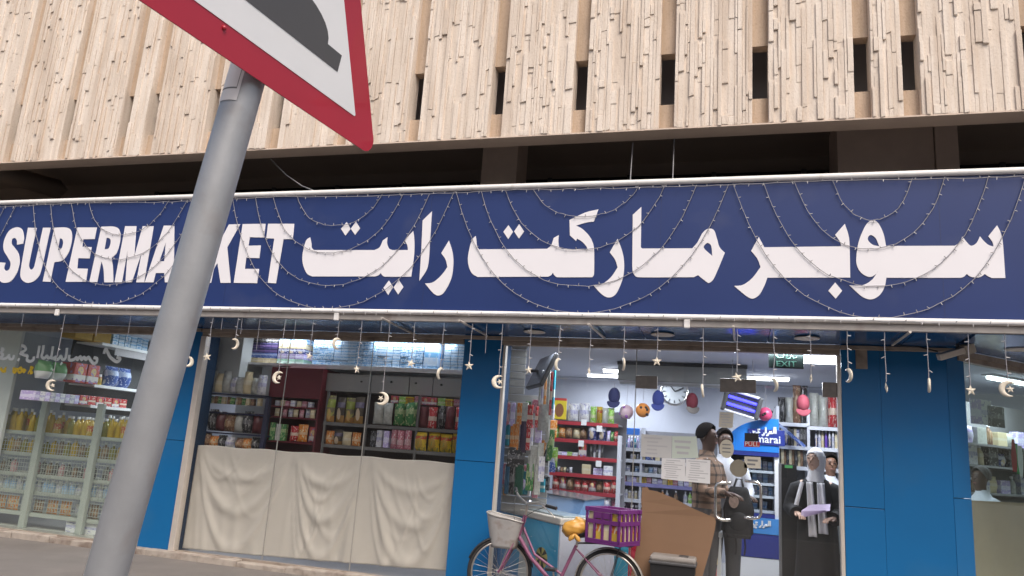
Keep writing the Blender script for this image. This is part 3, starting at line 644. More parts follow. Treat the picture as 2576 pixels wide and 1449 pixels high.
# round sticker and oval sticker
def disc(name, px, py, r, m_, label, cat, Y=DGY, sx=1, sz=1, lines=0):
    p = V(px, py, Y); t = thing(name, label, cat, p)
    pts = [(p.x + r * sx * math.cos(a), p.z + r * sz * math.sin(a)) for a in [2 * math.pi * i / 28 for i in range(28)]]
    att(MB().prism(pts, Y, Y + 0.003).build('disc', m_), t)
    if lines:
        mb = MB()
        for i in range(lines): mb.box(p.x - r * sx * 0.6, Y - 0.001, p.z + r * sz * (0.45 - 0.4 * i) - 0.006, p.x + r * sx * 0.55, Y - 0.0002, p.z + r * sz * (0.45 - 0.4 * i) + 0.006)
        att(mb.build('print', M_ink), t)
disc('sticker', 1828, 1129, 0.07, mat('beige sticker', (0.47, 0.44, 0.36), 0.6, var=0.1), 'beige oval sticker with small print on the glass door', 'sticker', sz=1.3, lines=3)
disc('lock_plate', 1858, 1178, 0.085, mat('lock brass', (0.42, 0.38, 0.30), 0.3, metal=0.7, var=0.2), 'round metal lock plate where the two glass doors meet', 'lock')
# angled corner window
CW = thing('corner_window', 'greenish corner window set back at an angle beside the wide pillar', 'window', c0)
u = cdir
for i, (s0, s1) in enumerate(((0.0, 1.5), (1.508, 3.2), (3.208, 4.5))):
    a, b = c0 + u * s0, c0 + u * s1; nn2 = Vector((-CH, CH, 0)) * 0.01
    mb = MB(); p = [a, b, b + nn2, a + nn2]
    mb.add([(q.x, q.y, FLZ) for q in p] + [(q.x, q.y, HZ0 + 0.01) for q in p], [(0, 1, 2, 3), (7, 6, 5, 4), (0, 1, 5, 4), (1, 2, 6, 5), (2, 3, 7, 6), (3, 0, 4, 7)])
    att(mb.build('pane', M_glass_r), CW)
# cctv camera on the canopy corner
p = V(2405, 886, 7.75); t = thing('security_camera', 'grey box security camera under the canopy at the corner pillar', 'camera', p)
o = MB().bbox(-0.17, -0.035, -0.03, 0.1, 0.035, 0.03, 0.008).build('body', M_alu2, t); o.rotation_euler = (0.2, -0.35, 0.2)
o2 = MB().bbox(0.07, -0.05, -0.045, 0.16, 0.05, 0.045, 0.008).build('hood', mat('camera hood', (0.42, 0.38, 0.32), 0.6), t); o2.rotation_euler = (0.2, -0.35, 0.2)
MB().tube([(0, 0, 0.02), (0.02, 0.01, 0.06), (0.02, 0.02, 0.14)], 0.012, 8).build('bracket', M_dgrey, t)
for q in ((0.12, 0.02, 0.05), ): MB().tube([(-0.15, 0, 0), (-0.3, 0.05, 0.05), (-0.42, 0.1, 0.06), (-0.55, 0.12, 0.09)], 0.008, 6).build('cable', M_black, t)
# white junction boxes on the sign's lower edge
for px, py, lab in ((145, 786, 'small white junction box under the sign below the letter U'), (847, 797, 'small white junction box under the sign beside the Latin T'), (1728, 815, 'small white junction box under the sign below the middle Arabic word')):
    p = V(px, py, SY - 0.01); tag(MB().bbox(p.x - 0.028, SY - 0.03, p.z - 0.04, p.x + 0.028, SY + 0.001, p.z + 0.04, 0.007).build('junction_box', M_frame), lab, 'box', 'junction boxes under the sign')
# ================================================================== hanging stars and moons
def star_mesh(r=0.05):
    mb = MB(); pts = []
    for i in range(10):
        a = math.pi / 2 + i * math.pi / 5; q = r if i % 2 == 0 else r * 0.42; pts.append((q * math.cos(a), q * math.sin(a)))
    vs = [(x_, 0, z_) for x_, z_ in pts] + [(0, -0.012, 0), (0, 0.012, 0)]
    mb.add(vs, [(i, (i + 1) % 10, 10) for i in range(10)] + [((i + 1) % 10, i, 11) for i in range(10)])
    return mb.mesh('star', M_orn)
def moon_mesh(r=0.085, star=False):
    mb = MB(); n = 22; A0 = R(50)
    rows = []
    for i in range(n + 1):
        t = i / n; a = A0 + (2 * math.pi - 2 * A0) * t; wdt = 0.022 * math.sin(math.pi * t) ** 0.8 + 0.002
        c_ = Vector((math.cos(a), 0, math.sin(a))); rr = r - wdt
        ring = []
        for j in range(8):
            s = 2 * math.pi * j / 8; ring.append(c_ * (rr + wdt * math.cos(s)) + Vector((0, min(0.012, wdt) * math.sin(s), 0)))
        rows.append(ring)
    vs = [v for ring in rows for v in ring]
    mb.add(vs, [(i * 8 + j, i * 8 + (j + 1) % 8, (i + 1) * 8 + (j + 1) % 8, (i + 1) * 8 + j) for i in range(n) for j in range(8)], 0, True)
    if star:
        pts = []
        for i in range(10):
            a = math.pi / 2 + 0.3 + i * math.pi / 5; q = 0.034 if i % 2 == 0 else 0.014; pts.append((0.014 + q * math.cos(a), q * math.sin(a)))
        mb.add([(x_, 0, z_) for x_, z_ in pts] + [(0.014, -0.008, 0), (0.014, 0.008, 0)], [(i, (i + 1) % 10, 10) for i in range(10)] + [((i + 1) % 10, i, 11) for i in range(10)])
    return mb.mesh('moon', M_orn)
me_star, me_moon, me_moons = star_mesh(), moon_mesh(0.064), moon_mesh(0.07, True)
OR = [  # src x, src y, kind, yaw, what is behind it
 (193, 1445, 'M', 20, 'in front of the shelved grocery window'), (706, 1356, 'm', 60, 'close to the road sign pole, before the first blue pillar'), (776, 1338, 's', 25, 'over the frame post of the curtained window'),
 (880, 1290, 'm', 75, 'before the pale cupboard end in the curtained window'), (1042, 1415, 'M', 0, 'in front of the dark red cupboard'), (1160, 1335, 's', 65, 'before the gap beside the tissue boxes'), (1263, 1288, 'm', 65, 'over the first tissue boxes near the head rail'),
 (1338, 1385, 's', 70, 'below the tissue box shelf over the grey cupboard doors'), (1433, 1495, 'M', 200, 'in front of the hanging snack bags'), (1541, 1363, 's', 40, 'over the tissue boxes beside the white carton'), (1650, 1400, 'm', 82, 'before the last tissue boxes by the pillar'),
 (1759, 1372, 's', 5, 'in front of the pillar left of the doors'), (1869, 1432, 'M', 20, 'at the edge of the pillar left of the doors'), (1982, 1388, 's', -15, 'beside the tilted television'), (2093, 1367, 'm', 70, 'in front of the bundle of wrapped brooms'), (2209, 1393, 's', 80, 'before the blank ceiling between television and air conditioner'),
 (2337, 1365, 'm', 110, 'at the end of the air conditioner'), (2463, 1355, 's', 5, 'in front of the air conditioner'), (2635, 1465, 'm', 85, 'below the air conditioner beside the red cap'), (2764, 1415, 's', 10, 'at the middle door fitting'), (2903, 1443, 'm', 115, 'before the lit ceiling tube'), (3041, 1420, 's', 84, 'below the exit lamp'),
 (3181, 1408, 'm', 115, 'in front of the wide pillar near the door frame'), (3324, 1454, 's', 86, 'in front of the middle of the wide pillar'), (3484, 1445, 'm', 80, 'in front of the wide pillar near its corner'), (3641, 1464, 's', 20, 'in front of the angled corner window, nearest the pillar'), (3781, 1458, 'M', -10, 'in front of the greenish angled corner window')]
for i, (px, py, kd, yaw, wh) in enumerate(OR):
    Yo = SY + 0.02; p = V(px * SRC, py * SRC, Yo)
    kn = 'star' if kd == 's' else 'moon'
    sw_ = {'s': 'cream star ornament hanging on a light cord', 'm': 'cream crescent ornament hanging on a light cord', 'M': 'cream crescent and star ornament on a cord'}[kd]
    t = thing('hanging_ornament', sw_ + ' ' + wh if len((sw_ + ' ' + wh).split()) <= 16 else {'s': 'cream star ornament', 'm': 'cream crescent ornament', 'M': 'cream crescent ornament with star'}[kd] + ' ' + wh, 'ornament', p, 0, 'stars and moons hanging under the sign')
    o = link(kn, me_star if kd == 's' else me_moon if kd == 'm' else me_moons, t); o.rotation_euler = (rl.uniform(-.15, .15), rl.uniform(-.25, .25) + (math.pi if kd == 'm' else 0) * (i % 2), R(yaw))
    topz = ZB - 0.03 - p.z; r0 = 0.048 if kd == 's' else 0.06
    pts = [Vector((rl.uniform(-.004, .004), 0, r0 + (topz - r0) * k / 7)) for k in range(8)]; pts[0].x = 0
    MB().tube(pts, 0.004, 5).build('cord', M_wire, t)
    mb = MB()
    for k in range(1, 7, 2):
        q = pts[k]; d = Vector((rl.choice([-1, 1]) * 0.03, rl.uniform(-.01, .01), rl.uniform(-.015, .005))); mb.tube([q, q + d], [0.007, 0.004], 5)
    MB_o = mb.build('bulbs', M_bulb, t); MB_o['kind'] = 'stuff'
# thin bare cords between the ornaments
for i, px in enumerate((60, 250, 330, 560, 610, 655, 745, 960, 1225, 1410)):
    p = V(px, 783 + px * 0.0178, SY + 0.02); q = rl.uniform(0.2, 0.45)
    tag(MB().tube([Vector((p.x, p.y, ZB - 0.03)), Vector((p.x + 0.01, p.y, ZB - 0.03 - q))], 0.0028, 5).build('bare_cord', M_wire), 'thin bare light cord hanging straight down from the sign edge', 'cord', 'bare cords under the sign')
# ================================================================== road sign and its pole
M_galv = mat('galvanised steel', (0.37, 0.385, 0.41), 0.4, metal=0.35, var=0.24, vscale=9, bump=0.08, bscale=60, dirt=((0.22, 0.17, 0.14), 7, 0.58, 0.5))
P1 = Vector((-1.164, 1.454, 2.422)); pu = Vector((.138, .001, 1)).normalized()
foot = P1 - pu * ((P1.z - GZ) / pu.z)
RS = thing('road_sign', 'triangular red bordered speed hump warning sign on a leaning grey pole', 'road sign', foot)
top = P1 + pu * 0.78
pol = att(MB().tube([foot - pu * 0.15, foot + pu * 0.02, P1 - pu * 0.5, top], 0.0445, 40).build('pole', M_galv), RS)
att(MB().lathe([(0.02, 0.01), (0.045, 0), (0.047, -0.02)], 28, tuple(top)).build('pole_cap', M_black), pol)
se = Vector((0.17, 0.985, -0.024)).normalized(); se = (se - pu * se.dot(pu)).normalized(); sn = se.cross(pu)
if sn.x < 0: sn = -sn
Q = P1 + pu * 0.05 + sn * 0.062
def onrs(a, b, h): return Q + se * a + pu * b + sn * h
def rtri(side, r, v0, n=8):
    H = side * math.sqrt(3) / 2; cs = [(-side / 2, v0), (side / 2, v0), (0, v0 + H)]; out = []
    cen = (0, v0 + H / 3)
    for i, (x_, z_) in enumerate(cs):
        d = (cen[0] - x_, cen[1] - z_); L = math.hypot(*d); c_ = (x_ + d[0] / L * 2 * r, z_ + d[1] / L * 2 * r); a0 = [R(210 - 60), R(330 - 60), R(90 - 60)][i]
        for k in range(n + 1): out.append((c_[0] + r * math.cos(a0 + R(120) * k / n), c_[1] + r * math.sin(a0 + R(120) * k / n)))
    return out
M_signred = mat('retroreflective red', (0.42, 0.018, 0.04), 0.3, var=0.18, vscale=3, spec=0.5, coat=0.3)
M_signw = mat('retroreflective white', (0.82, 0.84, 0.87), 0.3, var=0.05, vscale=6, bump=0.03, bscale=400)
M_signg = mat('sign dark grey', (0.085, 0.085, 0.09), 0.35, var=0.08, vscale=4)
v0 = -0.03
pl_ = curve_shape('plate', [rtri(0.93, 0.034, v0)], 0.004, M_signred, None, lambda a, b, h: onrs(a, b, h)); att(pl_, RS)
att(curve_shape('white_field', [rtri(0.93 - 2 * 0.073 * math.sqrt(3), 0.004, v0 + 0.073)], 0.0012, M_signw, None, lambda a, b, h: onrs(a, b, h + 0.0029)), pl_)
hump = [(-0.225, 0.123), (-0.225, 0.172), (-0.165, 0.172)] + [(0.165 * math.cos(math.pi - math.pi * i / 16), 0.172 + 0.083 * math.sin(math.pi * i / 16)) for i in range(1, 16)] + [(0.165, 0.172), (0.225, 0.172), (0.225, 0.123)]
att(curve_shape('hump_symbol', [hump], 0.001, M_signg, None, lambda a, b, h: onrs(a, b, h + 0.0042)), pl_)
for s in (0.1, 0.5):
    c_ = P1 + pu * (0.05 + s); att(MB().ring(c_, pu, 0.05, 0.006, 28, 6, sq=3).build('clamp', M_steel), RS)
    att(MB().box(-0.012, -0.11, -0.012, 0.012, 0.11, 0.012).build('rail', M_galv), RS).matrix_basis = Matrix.Translation(c_ + sn * 0.046) @ Matrix((sn, se, pu)).transposed().to_4x4()
# rivets on the plate
att(MB().ball(tuple(onrs(-0.15, 0.03, 0.003)), 0.006, 8, 6).build('rivet', M_signred), pl_)
# paper label wrapped on the pole (its code is left out)
pts = []; axis = P1 + pu * -0.01
side = (pu.cross(Vector((0, 1, 0)))).normalized(); ca = math.atan2(-axis.y, -axis.x)
def wrap(a, h, rr=0.0462): d = Vector((math.cos(a), math.sin(a), 0)); return axis + pu * h + d * rr
view = math.atan2(EYE.y - axis.y, EYE.x - axis.x)
mb = MB(); mb.grid(lambda s, t: wrap(view - 1.4 + 1.25 * s, -0.035 + 0.30 * t), 10, 4); lab = att(mb.build('label', mat('label paper', (0.72, 0.71, 0.72), 0.6, var=0.1, vscale=25)), pol)
mb = MB()
for h in (0.0, ): mb.grid(lambda s, t: wrap(view - 1.35 + 1.05 * s, -0.005 + 0.004 * t, 0.0466), 10, 1)
mb.grid(lambda s, t: wrap(view - 0.33 + 0.03 * s, -0.005 + 0.27 * t, 0.0466), 1, 6)
for hh in (0.09, 0.13, 0.17, 0.2): mb.grid(lambda s, t: wrap(view - 1.2 + 0.45 * s, hh + 0.012 * t, 0.0466), 8, 1)
att(mb.build('label_print', M_ink), pol)
# ================================================================== shop interior: shell and lamps
struct('shop_floor', MB().box(-10.6, 8.06, 0.0, 6.2, 12.7, FLZ), M_ifloor)
struct('ceiling', MB().box(-10.6, 8.06, 2.872, 6.2, 12.7, 2.896), M_iceil)
struct('wall_back', MB().box(-10.6, 12.6, FLZ, 6.2, 12.7, 2.871), M_iwall)
struct('wall_left', MB().box(-10.7, 8.06, FLZ, -10.6, 12.7, 2.9), M_iwall)
struct('wall_right', MB().box(6.2, 12.0, FLZ, 6.3, 12.7, 2.9), M_iwall)
M_tube = mat('lit tube', (0.9, 0.9, 0.9), 0.4, var=0, emit=((0.93, 0.97, 1.0), 7.0))
def tube_lamp(x, y, yaw, label, power=24, L=1.2, z=2.85, wide=0.0):
    t = thing('tube_lamp', label, 'ceiling lamp', (x, y, z + 0.02), yaw, 'ceiling tube lamps')
    MB().bbox(-L / 2, -0.06, -0.02, L / 2, 0.06, 0.0, 0.004).build('fitting', M_white, t)
    if wide: MB().bbox(-L / 2 + 0.02, -wide / 2, -0.06, L / 2 - 0.02, wide / 2, -0.0205, 0.008).build('diffuser', M_tube, t)
    else: MB().tube([(-L / 2 + 0.03, 0, -0.04), (L / 2 - 0.03, 0, -0.04)], 0.022, 10).build('tube', M_tube, t)
    ld = bpy.data.lights.new('tube_light', 'AREA'); ld.shape = 'RECTANGLE'; ld.size = L - 0.1; ld.size_y = 0.08; ld.energy = power * 1.3; ld.color = (0.86, 0.92, 1.0)
    lo = bpy.data.objects.new('tube_light', ld); COL.objects.link(lo); lo.parent = t; lo.location = (0, 0, -0.075)
p = VZ(2068, 914, 2.80); tube_lamp(p.x, p.y, 0, 'lit panel lamp on the ceiling beside the exit sign', 26, 0.5, 2.85, 0.3)
p = VZ(1932, 957, 2.81); tube_lamp(p.x, p.y, 0, 'lit tube lamp on the ceiling behind the exit sign', 26, 0.6, 2.85, 0.12)
p = VZ(1537, 937, 2.81); tube_lamp(p.x, p.y, 0, 'short lit tube lamp on the ceiling at the end of the air conditioner', 20, 0.26, 2.85, 0.1)
tube_lamp(-1.5, 8.5, 0, 'added unseen tube lamp on the ceiling just inside the fixed door pane', 20)  # added lamp, hidden by the head rail, brightens the freezer print and front goods
tube_lamp(0.3, 8.5, 0, 'added unseen tube lamp on the ceiling just inside the door leaves', 14)  # another added lamp out of view, brightens the people behind the doors
tube_lamp(-1.6, 11.9, 0, 'lit tube lamp on the ceiling along the back wall', 16, 1.2, 2.86)
tube_lamp(-5.4, 8.62, 0, 'lit tube lamp over the tissue boxes near the frame post', 2.2, 1.2, 2.86)
tube_lamp(-3.8, 8.62, 0, 'lit tube lamp over the tissue boxes near the pillar', 2.2, 1.2, 2.86)
tube_lamp(-7.6, 9.6, 0, 'lit tube lamp over the oil bottle rack', 22)
tube_lamp(-8.0, 11.2, 0, 'lit tube lamp deep behind the oil bottle rack', 22)
tube_lamp(3.4, 10.6, 0.78, 'lit tube lamp behind the angled corner window', 22)
# ================================================================== goods: shared meshes
_cache = {}
def gm(kind, w, d, h, m_):
    key = (kind, round(w, 3), round(d, 3), round(h, 3), m_.name)
    if key in _cache: return _cache[key]
    mb = MB()
    if kind == 'box': mb.bbox(-w / 2, -d / 2, 0, w / 2, d / 2, h, min(w, d, h) * 0.05)
    elif kind == 'bottle':
        r = w / 2; mb.lathe([(r * 0.92, 0), (r, h * 0.05), (r, h * 0.55), (r * 0.85, h * 0.66), (r * 0.38, h * 0.8), (r * 0.34, h * 0.87)], 12); mb.lathe([(r * 0.42, h * 0.87), (r * 0.42, h), (r * 0.3, h)], 10, mi=1)
    elif kind == 'jar':
        r = w / 2; mb.lathe([(r * 0.9, 0), (r, h * 0.08), (r, h * 0.7), (r * 0.8, h * 0.8)], 12); mb.lathe([(r * 0.85, h * 0.8), (r * 0.85, h), (r * 0.7, h)], 12, mi=1)
    elif kind == 'can': mb.lathe([(w * 0.46, 0), (w * 0.5, h * 0.03), (w * 0.5, h * 0.97), (w * 0.46, h)], 14)
    elif kind == 'bag':
        rr = random.Random(int(w * 1000 + h * 77)); N = 6
        for sgn in (-1, 1):
            def fn(s, t, sgn=sgn):
                px_ = (s - .5) * w * (1 - 0.06 * math.sin(math.pi * t)); e = (math.sin(math.pi * min(1, max(0, t * 1.02))) ** 0.55) * (math.sin(math.pi * s) ** 0.6)
                return (px_, sgn * (d / 2 * e + 0.001) + 0.012 * w * math.sin(9 * s + 7 * t + rr.random()), t * h)
            mb.grid(fn, N, 8)
    elif kind == 'pouch':   # flat card or blister hanging
        mb.bbox(-w / 2, -d / 2, 0, w / 2, d / 2, h, min(w, d) * 0.2)
    mats = [m_, M_white] if kind in ('bottle', 'jar') else [m_]
    me = mb.mesh(kind, mats); _cache[key] = me; return me
rg = random.Random(11)
def good(name, label, cat, group, kind, loc, w, d, h, m_, yaw=0.0, lean=0.0):
    me = gm(kind, w, d, h, m_)
    o = link(name, me, None, loc, (lean, 0, yaw)); tag(o, label, cat, group); return o
def row(name, label, cat, group, kind, a, b, Y, n, h, mats, d=0.1, fill=0.92, jit=0.14, hv=0.06, dz=0.0, tilt=0.0):
    """n alike goods standing on a shelf; a, b: where the row's base starts and ends in the photograph, Y: how far back it stands"""
    A, Bp = V(a[0], a[1], Y), V(b[0], b[1], Y); z = (A.z + Bp.z) / 2 + dz; st = (Bp.x - A.x) / n; w_ = abs(st) * fill
    for i in range(n):
        if n > 5 and rg.random() < 0.05: continue
        hh = h * (1 + rg.choice([-hv, 0, hv]))
        good(name, label, cat, group, kind, (A.x + st * (i + 0.5) + rg.uniform(-1, 1) * st * 0.03, Y + rg.uniform(-jit, jit) * 0.2, z), w_, d, hh, mats[i % len(mats)] if len(mats) > 1 else mats[0], rg.uniform(-jit, jit), rg.uniform(-tilt, tilt))
def shelf_at(t, a, b, Y, depth, th, m_, name='shelf', lip=None, lipm=None):
    A, Bp = V(a[0], a[1], Y), V(b[0], b[1], Y); z = (A.z + Bp.z) / 2
    o = att(MB().box(A.x, Y - 0.01, z - th, Bp.x, Y + depth, z).build(name, m_), t)
    if lip: att(MB().bbox(A.x, Y - 0.022, z - lip, Bp.x, Y - 0.0105, z + 0.006, 0.002).build('price_rail', lipm), o)
    return z
# prints
def PR(n, *a, **k): return printed(n, *a, **k)
P_oil = mat('cooking oil', (0.50, 0.33, 0.03), 0.15, var=0.2, vscale=12); P_oil2 = mat('olive oil', (0.22, 0.20, 0.03), 0.2, var=0.2, vscale=12); P_oil3 = PR('oil label', (0.48, 0.32, 0.04), [(0.25, 0.55, (0.5, 0.1, 0.04))], speck=((0.7, 0.6, 0.3), 8))
P_tissue = PR('tissue box print', (0.45, 0.62, 0.80), [(0.0, 0.14, (0.16, 0.34, 0.58)), (0.55, 0.8, (0.10, 0.33, 0.62))], (0.5, 0.35, 0.2, (0.20, 0.42, 0.70)), speck=((0.8, 0.86, 0.93), 5))
P_tissue2 = PR('white tissue print', (0.55, 0.67, 0.80), [(0.0, 0.14, (0.22, 0.40, 0.62)), (0.45, 0.65, (0.18, 0.42, 0.70))], speck=((0.45, 0.62, 0.82), 4), seed=3)
P_purple = PR('purple packs', (0.07, 0.055, 0.16), [(0.3, 0.55, (0.14, 0.09, 0.22)), (0.55, 0.9, (0.03, 0.03, 0.08))])
P_blue = PR('blue packs', (0.045, 0.10, 0.34), [(0.55, 0.8, (0.35, 0.42, 0.6))], speck=((0.5, 0.55, 0.7), 7), seed=1)
P_lilac = PR('lilac packs', (0.45, 0.38, 0.66), [(0.3, 0.6, (0.62, 0.6, 0.78))], seed=2, speck=((0.7, 0.7, 0.8), 6))
P_cream = PR('cream packs', (0.62, 0.53, 0.34), [(0.4, 0.6, (0.66, 0.6, 0.45))], seed=4)
P_mint = PR('mint packs', (0.42, 0.66, 0.52), [(0.2, 0.5, (0.6, 0.72, 0.66))], seed=5)
P_navy = PR('navy packs', (0.03, 0.04, 0.17), [(0.55, 0.8, (0.5, 0.52, 0.6))], (0.5, 0.35, 0.25, (0.55, 0.45, 0.3)), seed=6, speck=((0.5, 0.5, 0.6), 6))
P_red = PR('red packs', (0.45, 0.03, 0.035), [(0.35, 0.55, (0.62, 0.5, 0.4))], speck=((0.65, 0.5, 0.45), 6), seed=7)
P_red2 = PR('red white packs', (0.48, 0.06, 0.05), [(0.1, 0.4, (0.66, 0.62, 0.6))], (0.5, 0.6, 0.22, (0.6, 0.45, 0.2)), seed=8, speck=((0.3, 0.2, 0.4), 5))
P_yel = PR('yellow packs', (0.55, 0.38, 0.025), [(0.62, 0.8, (0.40, 0.05, 0.02))], (0.5, 0.4, 0.28, (0.35, 0.22, 0.03)), speck=((0.2, 0.22, 0.05), 5), seed=9)
P_yelbox = PR('yellow biscuit box', (0.62, 0.48, 0.03), [(0.88, 1.0, (0.45, 0.04, 0.03))], (0.5, 0.42, 0.32, (0.22, 0.09, 0.04)), seed=10)
P_org = PR('orange packs', (0.60, 0.20, 0.03), [(0.4, 0.55, (0.6, 0.4, 0.25))], speck=((0.6, 0.5, 0.3), 6), seed=11)
P_green = PR('green packs', (0.06, 0.22, 0.07), [(0.5, 0.7, (0.3, 0.42, 0.2))], speck=((0.5, 0.55, 0.3), 6), seed=12)
P_lime = PR('lime packs', (0.25, 0.50, 0.08), [(0.3, 0.5, (0.5, 0.55, 0.3))], speck=((0.6, 0.65, 0.5), 6), seed=13)
P_clear = mat('clear plastic bag', (0.42, 0.43, 0.40), 0.18, var=0.35, vscale=30, bump=0.5, bscale=40)
P_snackg = PR('snack bag', (0.20, 0.17, 0.10), [(0.55, 0.85, (0.25, 0.3, 0.05)), (0.0, 0.25, (0.40, 0.20, 0.05))], (0.5, 0.3, 0.2, (0.55, 0.35, 0.12)), rough=0.25, seed=14, speck=((0.4, 0.4, 0.1), 5))
P_snackd = PR('dark snack bag', (0.08, 0.065, 0.05), [(0.0, 0.3, (0.30, 0.17, 0.05)), (0.6, 0.8, (0.12, 0.1, 0.16))], (0.5, 0.35, 0.22, (0.5, 0.4, 0.28)), rough=0.22, seed=15)
P_white = PR('white packs', (0.62, 0.62, 0.64), [(0.4, 0.6, (0.45, 0.45, 0.6))], speck=((0.3, 0.3, 0.45), 7), seed=16)
P_bwn = PR('brown packs', (0.17, 0.085, 0.05), [(0.3, 0.6, (0.3, 0.18, 0.1))], speck=((0.4, 0.3, 0.2), 6), seed=17)
P_pink = PR('pink packs', (0.44, 0.15, 0.20), [(0.2, 0.5, (0.5, 0.3, 0.33))], speck=((0.6, 0.5, 0.5), 6), seed=18)
P_blk = PR('black packs', (0.025, 0.025, 0.028), [(0.4, 0.6, (0.12, 0.12, 0.13))], speck=((0.3, 0.3, 0.3), 7), seed=19)
P_teal = PR('teal packs', (0.03, 0.25, 0.34), [(0.3, 0.5, (0.4, 0.5, 0.5))], seed=20)
P_lblue = PR('light blue bottles', (0.40, 0.52, 0.66), [(0.35, 0.6, (0.2, 0.35, 0.6))], seed=21)
MIX = [P_red, P_blue, P_yel, P_white, P_green, P_org, P_lilac, P_bwn, P_pink, P_navy]
# ================================================================== window with oil bottles
M_rackw = mat('pale rack metal', (0.40, 0.425, 0.405), 0.5, var=0.08)
RY = 8.42
RK = thing('bottle_rack', 'pale metal rack full of oil bottles behind the dusty window', 'rack', (-8.6, RY, FLZ))
XA, XB = V(-60, 1100, RY).x, V(345, 1100, RY).x
for (pa, pb) in (((97, 1080), (64, 1330)), ((238, 1100), (205, 1345))):
    a, b = V(*pa, RY - 0.06), V(*pb, RY - 0.06); xm = (a.x + b.x) / 2
    att(MB().bbox(xm - 0.05, RY - 0.1, FLZ, xm + 0.05, RY - 0.04, 1.82, 0.008).build('post', M_rackw), RK)
zs = []
for py0, py1 in ((1084, 1106), (1140, 1158), (1192, 1211), (1236, 1255), (1290, 1312), (1330, 1350)):
    zs.append(shelf_at(RK, (-60, py0 - 8), (345, py1), RY, 0.42, 0.025, M_rackw, lip=0.045, lipm=M_rackw))
# wire mesh front of the rack
mb = MB(); x = XA
while x < XB: mb.box(x, RY - 0.034, 0.35, x + 0.006, RY - 0.030, zs[0] - 0.02); x += 0.045
z = 0.35
while z < zs[0]: mb.box(XA, RY - 0.030, z, XB, RY - 0.026, z + 0.006); z += 0.055
o = att(mb.build('wire_mesh', M_rackw), RK); o['kind'] = 'stuff'
for k, (n_, hbase, mats, nm, lb, ct, kd) in enumerate(((24, 0.29, [P_oil, P_oil3, P_oil, P_oil2, P_oil], 'oil_bottle', 'yellow cooking oil bottle on the top shelf of the window rack', 'bottle', 'bottle'), (22, 0.22, [P_oil2, P_oil, P_bwn], 'oil_bottle', 'olive coloured oil bottle on the second shelf of the window rack', 'bottle', 'bottle'), (26, 0.19, [P_bwn, P_blk, P_pink, P_blk], 'sauce_bottle', 'dark sauce bottle on the third shelf of the window rack', 'bottle', 'bottle'), (24, 0.17, [P_lblue, P_white, P_lblue], 'cleaner_bottle', 'pale blue cleaner bottle on the fourth shelf of the window rack', 'bottle', 'bottle'), (12, 0.18, [P_white, P_bwn, P_org, P_org], 'grocery_pack', 'soft grocery pack on the fifth shelf of the window rack', 'pack', 'bag'))):
    for i in range(n_):
        x = XA + (XB - XA) * (i + 0.5) / n_; w_ = (XB - XA) / n_ * 0.86 * rg.uniform(0.85, 1.08); h_ = hbase * rg.choice([0.86, 0.94, 1, 1, 1.06])
        if rg.random() < 0.06: continue
        good(nm, lb, ct, nm.replace('_', ' ') + 's on the window rack', kd, (x, RY + 0.09 + rg.uniform(-.01, .01), zs[k]), w_, 0.09, h_, mats[i % len(mats)])
        if k == 0: good(nm, lb, ct, nm.replace('_', ' ') + 's on the window rack', kd, (x + 0.02, RY + 0.24, zs[k]), w_, 0.09, h_ * 1.03, mats[(i + 1) % len(mats)])
p = V(200, 1325, RY); good('white_carton', 'white carton lying on the bottom shelf of the window rack', 'carton', None, 'box', (p.x, RY + 0.12, zs[5]), 0.5, 0.2, 0.16, P_white)
p = V(240, 1290, RY); good('orange_crate', 'orange carton on the bottom of the window rack', 'carton', None, 'box', (p.x + 0.1, RY + 0.35, zs[4]), 0.4, 0.1, 0.1, P_org)
# side wall shelves running back into the shop
WX = -8.62
WS = thing('wall_shelving', 'white wall shelves running back into the shop above the oil bottles', 'shelf', (WX, 8.8, FLZ))
def wshelf(px, py, y0=8.62, y1=11.6, depth=0.45):
    q = VX(px, py, WX); z = q.z
    o = att(MB().box(WX - depth, y0, z - 0.02, WX, y1, z).build('shelf', M_white), WS)
    att(MB().bbox(WX, y0, z - 0.035, WX + 0.012, y1, z + 0.005, 0.002).build('price_rail', M_white), o); return z
zt = wshelf(200, 851); z1 = wshelf(250, 969); z2 = wshelf(200, 1017)
att(MB().box(WX - 0.5, 8.6, 1.7, WX - 0.46, 11.6, 2.86).build('back_panel', M_dgrey), WS)
att(MB().box(WX - 0.02, 8.9, zt - 0.14, WX - 0.012, 11.6, zt - 0.021).build('fascia', mat('grey fascia', (0.36, 0.34, 0.36), 0.6, var=0.05)), WS)
def wallgoods(name, label, cat, group, kind, y0, y1, n, h, mats, z, d=0.25):
    st = (y1 - y0) / n
    for i in range(n): good(name, label, cat, group, kind, (WX - d / 2 - 0.02, y0 + st * (i + .5), z), st * 0.93, d, h, mats[i % len(mats)], R(90))
def wy(px, py): return VX(px, py, WX).y
wallgoods('yellow_carton', 'mustard carton on the top wall shelf behind the dusty window', 'carton', 'mustard cartons', 'box', wy(188, 855), wy(281, 870), 2, 0.3, [mat('mustard card', (0.46, 0.28, 0.05), 0.7)], zt)
for lv in range(4): wallgoods('tissue_box', 'blue tissue box stacked on the top wall shelf beside yellow cartons', 'tissue box', 'tissue boxes on the wall shelf', 'box', wy(283, 872), min(11.5, wy(372, 890)), 6, 0.1, [P_tissue, P_tissue2], zt + 0.1 * lv, 0.22)
wallgoods('green_pack', 'green and white diaper pack on the upper wall shelf', 'pack', 'green packs on the wall shelf', 'bag', wy(108, 950), wy(181, 960), 2, 0.24, [PR('green white pack', (0.16, 0.33, 0.16), [(0.0, 0.4, (0.62, 0.66, 0.64))], seed=30)], z1)
